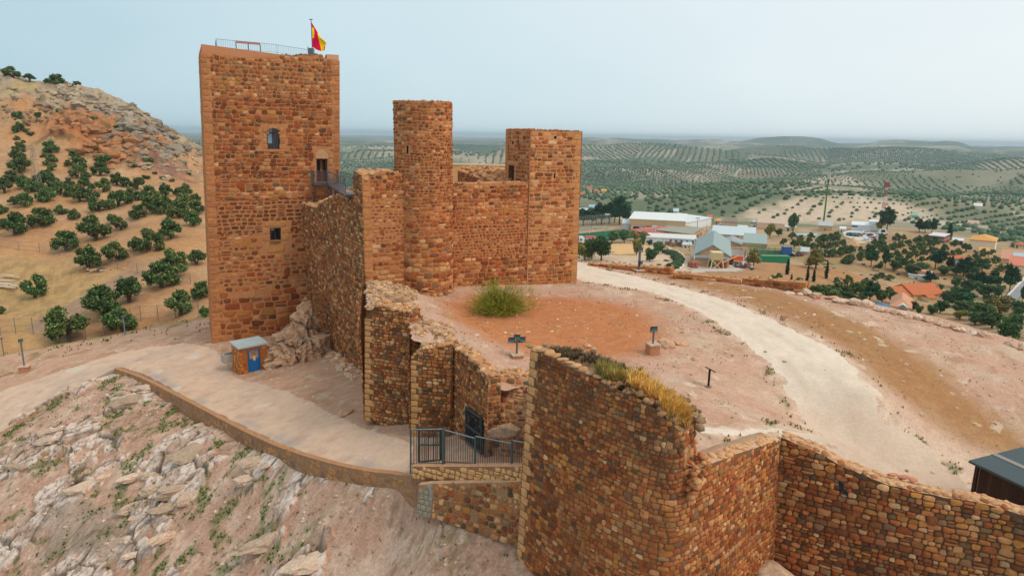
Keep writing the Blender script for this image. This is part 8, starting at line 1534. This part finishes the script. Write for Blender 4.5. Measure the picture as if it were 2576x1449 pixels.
# ---- trees in the town
def T(kind, conv, x, y, w, h, label, group=None, cat='tree', scale=None):
    q = conv(x, y); p = hit(*q); k = p[1] / 1717.0; f = .3106 if conv is ZB else .2771; tree(kind, p - [0, 0, .2], w * k * f * 1.12, h * k * f * (1.45 if kind != 'cypress' else 1.1), label, group, cat)
for i, a in enumerate([(95, 950, 170, 110), (175, 945, 130, 95), (260, 940, 150, 140), (330, 930, 150, 135), (425, 945, 190, 185), (485, 930, 90, 110), (380, 925, 120, 150), (215, 935, 110, 120)]): T('pine', Z6, *a, 'tall dark pine in the clump behind the football pitch', 'pines behind the football pitch')
for i, a in enumerate([(260, 1272, 200, 175), (175, 1265, 130, 150), (355, 1112, 150, 85), (470, 1108, 110, 90), (700, 1132, 60, 42), (780, 1212, 115, 85), (702, 1282, 125, 95), (640, 1150, 60, 95), (2000, 1010, 100, 130), (1870, 1045, 80, 50)]):
    T('broad', Z6, *a, ['large green park tree with a yellow flush beside the tower edge', 'green park tree at the left, next to the large one', 'low spreading tree between the park and the pitch, left one', 'bushy tree between the park and the pitch, right one', 'small dark round tree in the builders yard', 'dark domed tree by the bend of the hedge', 'dark domed tree behind the dark lamp post', 'slim green tree beside the playground', 'big dark tree at the left of the green mast shed', 'round tree below the depot'][i])
for i, a in enumerate([(110, 1270, 170, 130), (560, 1090, 100, 70), (655, 1085, 110, 60), (790, 1145, 90, 40), (580, 1225, 90, 110), (1640, 1330, 150, 120), (60, 1250, 120, 110), (1790, 1062, 100, 95)]):
    T('yellow', Z6, *a, ['yellow green tree low at the tower edge in the park', 'bare orange tinted tree behind the park', 'orange brown tree beside the red roof shed', 'small yellowish tree in front of the builders yard', 'yellow green tree by the playground behind the lamp post', 'feathery yellow green tree below the grey warehouse yard', 'yellowish tree half hidden by the tower edge', 'thin brownish tree below the depot'][i])
for a in [(320, 1282, 40, 26), (370, 1287, 40, 26), (430, 1290, 36, 26), (470, 1298, 40, 30), (540, 1303, 50, 22), (855, 1282, 70, 40), (905, 1262, 60, 44), (720, 1308, 40, 22), (780, 1312, 60, 32), (1040, 1250, 40, 30), (1075, 1245, 50, 40), (800, 1255, 40, 25)]: T('bush', Z6, *a, 'small dark shrub planted in the pale park ground', 'park shrubs', 'shrub')
for i, a in enumerate([(1945, 1395, 36, 140), (1985, 1452, 22, 70)]): T('cypress', Z6, *a, ['cypress in front of the long flat green container', 'short cypress right of the container cypress'][i])
for i, a in enumerate([(292, 396, 26, 155), (345, 392, 28, 110), (447, 358, 30, 140), (1120, 430, 18, 40), (1155, 428, 20, 46)]): T('cypress', ZB, *a, ['slim cypress, left one of the pair on the dry slope', 'slim cypress, right one of the pair on the dry slope', 'cypress beside the feathery tree on the dry slope', 'small cypress above the long orange villa roof, left', 'small cypress above the long orange villa roof, right'][i])
for i, a in enumerate([(800, 1005, 140, 160), (1095, 1012, 90, 90), (1150, 1015, 90, 80), (1208, 1022, 85, 100)]): T('pine', Z7, *a, ['big dark pine standing beside the white modern building', 'pine left of the mansard house, leftmost of the three', 'pine left of the mansard house, middle of the three', 'pine left of the mansard house, rightmost of the three'][i])
T('cypress', Z7, 1365, 1082, 50, 150, 'dark cypress between the mansard house and the canopy building'); T('yellow', Z7, 750, 1000, 90, 85, 'yellowing tree under the big dark pine')
for i, a in enumerate([(810, 270, 100, 130), (925, 275, 70, 110), (870, 300, 60, 60), (1330, 285, 150, 125), (800, 552, 160, 125), (1290, 395, 120, 70), (1560, 350, 140, 120), (1710, 310, 130, 75), (1800, 450, 140, 110), (1930, 470, 120, 165), (1450, 300, 60, 90), (1560, 590, 180, 120), (1690, 440, 120, 100)]): T('pine', ZB, *a, 'dark pine among the villas on the right', 'pines among the villas')
for a in [(1000, 300, 110, 70), (1060, 270, 120, 60), (1210, 310, 120, 60), (1130, 335, 150, 70), (1405, 335, 130, 60), (1500, 335, 100, 60), (1650, 335, 120, 60), (1620, 405, 120, 80), (1500, 440, 90, 70), (1600, 475, 150, 80), (1720, 525, 150, 90), (1840, 525, 120, 90), (1430, 585, 150, 100), (1690, 700, 180, 110), (1520, 655, 150, 90), (1790, 770, 220, 120), (1960, 800, 180, 120), (1650, 740, 160, 90), (1300, 650, 100, 60), (1200, 650, 80, 60), (1150, 620, 70, 60), (1370, 640, 120, 80), (1900, 860, 200, 120), (1150, 505, 70, 50), (1360, 470, 60, 50), (980, 560, 90, 70), (900, 560, 100, 80), (1760, 610, 150, 90), (1990, 690, 150, 110), (1600, 650, 140, 90), (1480, 520, 120, 80), (2030, 560, 60, 120)]: T('broad', ZB, *a, 'bushy green tree between the villas below the platform edge', 'trees between the villas')
for i, a in enumerate([(1850, 650, 200, 110), (1530, 690, 120, 60), (1900, 560, 120, 50), (365, 280, 180, 120)]): T('yellow', ZB, *a, ['rusty yellow tree beside the tarmac road', 'yellow bush below the villas near the boulder row', 'yellowish tree at the tarmac road bend', 'broad feathery yellow green tree on the dry slope'][i])
for a in [(370, 490, 130, 75), (480, 510, 150, 85), (590, 510, 150, 85), (680, 480, 130, 80), (740, 430, 95, 60), (860, 460, 60, 65), (620, 410, 85, 75), (900, 510, 85, 60), (970, 495, 95, 60), (780, 400, 70, 45), (850, 378, 65, 50), (900, 355, 70, 45), (960, 375, 75, 45), (60, 365, 65, 50), (10, 385, 60, 50), (230, 388, 75, 35), (440, 470, 120, 60), (540, 450, 110, 60), (640, 540, 120, 70), (730, 500, 110, 80), (330, 470, 70, 50), (720, 550, 100, 70), (560, 560, 100, 50)]: T('olive', ZB, *a, 'olive tree in the dark thicket beyond the squared block wall', 'olive trees beyond the platform edge')
for i, (cv, x, y, h_) in enumerate([(Z6, 1215, 1000, 60), (Z6, 1060, 1180, 70), (Z6, 820, 1120, 50), (Z6, 1560, 1240, 60), (Z7, 380, 1080, 55), (Z7, 600, 1200, 60), (Z7, 880, 1130, 55), (Z7, 1130, 1120, 50), (Z7, 1420, 1240, 70), (Z7, 1720, 1260, 60), (Z7, 140, 1180, 60)]): pole(cv(x, y), 0, h_ * .2771, 'thin wooden utility pole standing in the town', srgb(120, 104, 88), False, 'utility_pole', .12)[2]['group'] = 'utility poles in the town'
rb_ = random.Random(8)
for i in range(95):
    x, y = rb_.uniform(60, 1900), rb_.uniform(1090, 1440)
    if y > 1120 + .0 * x: T('bush', Z7, x, y, rb_.uniform(22, 46), rb_.uniform(14, 26), 'low dark scrub bush on the dry slopes between the houses', 'scrub bushes between the houses', 'shrub')
ro = random.Random(4)
for x, y, w in [(500, 185, 80), (460, 125, 70), (640, 155, 75), (560, 185, 60), (620, 245, 85), (720, 215, 45), (310, 75, 60), (170, 42, 65), (100, 85, 60), (190, 112, 75), (240, 95, 65), (400, 62, 55), (1070, 52, 55), (440, 60, 60), (500, 50, 60), (540, 60, 50), (530, 395, 55)]: T('olive', ZB, x, y, w, w * .8, 'olive tree dotted over the pale terraces behind the yard', 'olive trees on the pale terraces')
rows = [((930, 1152), (1150, 1088)), ((765, 1130), (880, 1088)), ((1130, 1165), (1310, 1092)), ((650, 1172), (745, 1150)), ((780, 1190), (925, 1150)), ((890, 1230), (1110, 1172)), ((1240, 1205), (1410, 1142)), ((1000, 1258), (1205, 1200)), ((820, 1265), (1000, 1240)), ((1380, 1245), (1525, 1188)), ((1550, 1278), (1760, 1215)), ((640, 1210), (760, 1180)), ((1020, 1300), (1200, 1270)), ((690, 1130), (760, 1100)), ((20, 1090), (110, 1070)), ((170, 1110), (350, 1070)), ((60, 1160), (200, 1160)), ((330, 1160), (400, 1150)), ((430, 1200), (560, 1190)), ((240, 1240), (380, 1210)), ((400, 1300), (560, 1250)), ((1640, 1310), (1850, 1270)), ((1400, 1310), (1560, 1290)), ((1780, 1390), (1960, 1330))]
for a, b_ in rows:
    n = max(2, int(math.hypot(b_[0] - a[0], b_[1] - a[1]) / 46))
    for i in range(n): f = i / max(1, n - 1); w = ro.uniform(60, 88); T('olive', Z7, a[0] + (b_[0] - a[0]) * f + ro.uniform(-6, 6), a[1] + (b_[1] - a[1]) * f + ro.uniform(-4, 4), w, w * .78, 'olive tree in the tilled rows below the mansard house', 'olive trees in the rows on the right')
for i, (x, y, w) in enumerate([(1140, 222, 60), (1180, 221, 50), (1235, 221, 40), (1270, 221, 40), (1425, 218, 60)]): q = Z7(x, y); p = np.array(pt(*q, y=3300)); p[2] = float(Z3(p[0], p[1])); k = 3300 / 1717; tree('broad', p - [0, 0, 2], w * .2771 * k, 24 * .2771 * k, 'far dark tree clump on the skyline at the right', 'far skyline trees')

# ------------------------------------------------------------------ olive groves covering the far country
rng = np.random.RandomState(123); NC = 260
sd = np.stack([np.exp(rng.uniform(math.log(330), math.log(3300), NC)), np.radians(rng.uniform(-45, 45, NC))], 1); seeds = np.stack([sd[:, 0] * np.sin(sd[:, 1]), sd[:, 0] * np.cos(sd[:, 1])], 1)
TP = []
for c in range(NC):
    s_ = seeds[c]; d = np.sort(np.hypot(*(seeds - s_).T)); Rr = min(420, d[5] * 1.1); sp_ = rng.uniform(9.5, 12.5) * (1 if sd[c, 0] < 1600 else 1.5); sp2 = sp_ * rng.uniform(.42, .75); an = rng.uniform(0, math.pi); n = int(Rr / sp_); m2 = int(Rr / sp2)
    gx, gy = np.meshgrid(np.arange(-n, n + 1) * sp_, np.arange(-m2, m2 + 1) * sp2); gx = gx.ravel() + rng.normal(0, .8, gx.size); gy = gy.ravel() + rng.normal(0, .8, gy.size)
    gx = gx + 6 * fbm(gy, gx * 0 + c, 120, 2, 9)
    x = s_[0] + gx * math.cos(an) - gy * math.sin(an); y = s_[1] + gx * math.sin(an) + gy * math.cos(an)
    k = (y > 60) & (np.abs(np.arctan2(x, y)) < R(42)); x, y = x[k], y[k]
    if not len(x): continue
    near_ = np.argmin(((np.stack([x, y], 1)[:, None] - seeds[None]) ** 2).sum(-1), 1) == c; x, y = x[near_], y[near_]
    keep_ = rng.uniform(0, 1, len(x)) < (.97 if rng.uniform() < .86 else .15); TP.append(np.stack([x[keep_], y[keep_], np.full(keep_.sum(), rng.uniform(.85, 1.55))], 1))
TP = np.concatenate(TP); x, y = TP[:, 0], TP[:, 1]; r_ = np.hypot(x, y); az = np.degrees(np.arctan2(x, y))
TOWNP = [tuple(hit(*q)[:2]) for q in [(1440, 560), (1560, 548), (1700, 540), (1850, 548), (2000, 560), (2130, 556), (2260, 552), (2330, 572), (2460, 590), (2560, 640), (2640, 760), (2400, 900), (1900, 800), (1440, 720)]]
ok = (r_ > 345) & (r_ < 3200) & ~inpoly(x, y, TOWNP) & ~((x < -20) & (y < 330)) & (fbm(x, y, 420, 3, 131) > -.52)
d1_ = fbm(x, y, 90, 3, 132); ok &= ~((d1_ > .62)); ph = inpoly(x, y, PALEHILL); ok &= ~(ph & (rng.uniform(0, 1, len(x)) < .12))
TP = TP[ok]; ph = ph[ok]; x, y = TP[:, 0], TP[:, 1]; z = Z3(x, y); n = len(TP); r_ = np.hypot(x, y)
rad = (1.45 + .7 * rng.uniform(0, 1, n)) * TP[:, 2] * np.where(r_ > 1600, 1.45, np.where(r_ < 700, .85, 1.0)) * np.where(ph, .55, 1.0)
tv = np.array([[math.cos(a) * q, math.sin(a) * q, h_] for q, h_ in ((.75, .12), (1.0, .62), (.62, 1.25)) for a in np.arange(6) * math.pi / 3 + q] + [[0, 0, 1.5]]); tf4 = np.array([[i + 6 * k, (i + 1) % 6 + 6 * k, (i + 1) % 6 + 6 * k + 6, i + 6 * k + 6] for k in (0, 1) for i in range(6)]); tf3 = np.array([[12 + i, 12 + (i + 1) % 6, 18] for i in range(6)])
V = tv[None] * (1 + .22 * rng.uniform(-1, 1, (n, 19, 1))) * rad[:, None, None] * np.array([1, 1, .85]); V += np.stack([x, y, z - .1], 1)[:, None]
oc_ = np.array([srgb(76, 96, 66), srgb(90, 108, 76), srgb(66, 88, 60), srgb(98, 108, 80)]); C = np.repeat(oc_[rng.randint(0, 4, n)] * rng.uniform(.8, 1.15, (n, 1)), 19, 0); bi = (np.arange(n) * 19)[:, None, None]
b = MB(); b.add(V.reshape(-1, 3), [(tf4[None] + bi).reshape(-1, 4), (tf3[None] + bi).reshape(-1, 3)], C); tag(b.build('olive_groves', M_LEAF, None, True), 'rows of olive trees covering the far rolling country', 'olive groves', kind='stuff')
print('grove trees', n)
# ------------------------------------------------------------------ air
me = bpy.data.meshes.new('haze'); X0, X1, Y0, Y1, ZA, ZB_ = -13000, 13000, -400, 14500, -240, 32
vv = [(x, y, z) for z in (ZA, ZB_) for y in (Y0, Y1) for x in (X0, X1)]; me.from_pydata(vv, [], [(0, 2, 3, 1), (4, 5, 7, 6), (0, 1, 5, 4), (2, 6, 7, 3), (0, 4, 6, 2), (1, 3, 7, 5)])
hz_o = bpy.data.objects.new('haze', me); col.objects.link(hz_o); hz_o['kind'] = 'stuff'
mh = bpy.data.materials.new('haze_air'); mh.use_nodes = True; nt = mh.node_tree; nt.nodes.clear(); mo = nt.nodes.new('ShaderNodeOutputMaterial'); pv = nt.nodes.new('ShaderNodeVolumePrincipled')
pv.inputs['Color'].default_value = (0.72, 0.86, 0.95, 1); pv.inputs['Density'].default_value = HAZE; pv.inputs['Anisotropy'].default_value = 0.2
nt.links.new(pv.outputs[0], mo.inputs['Volume']); me.materials.append(mh)
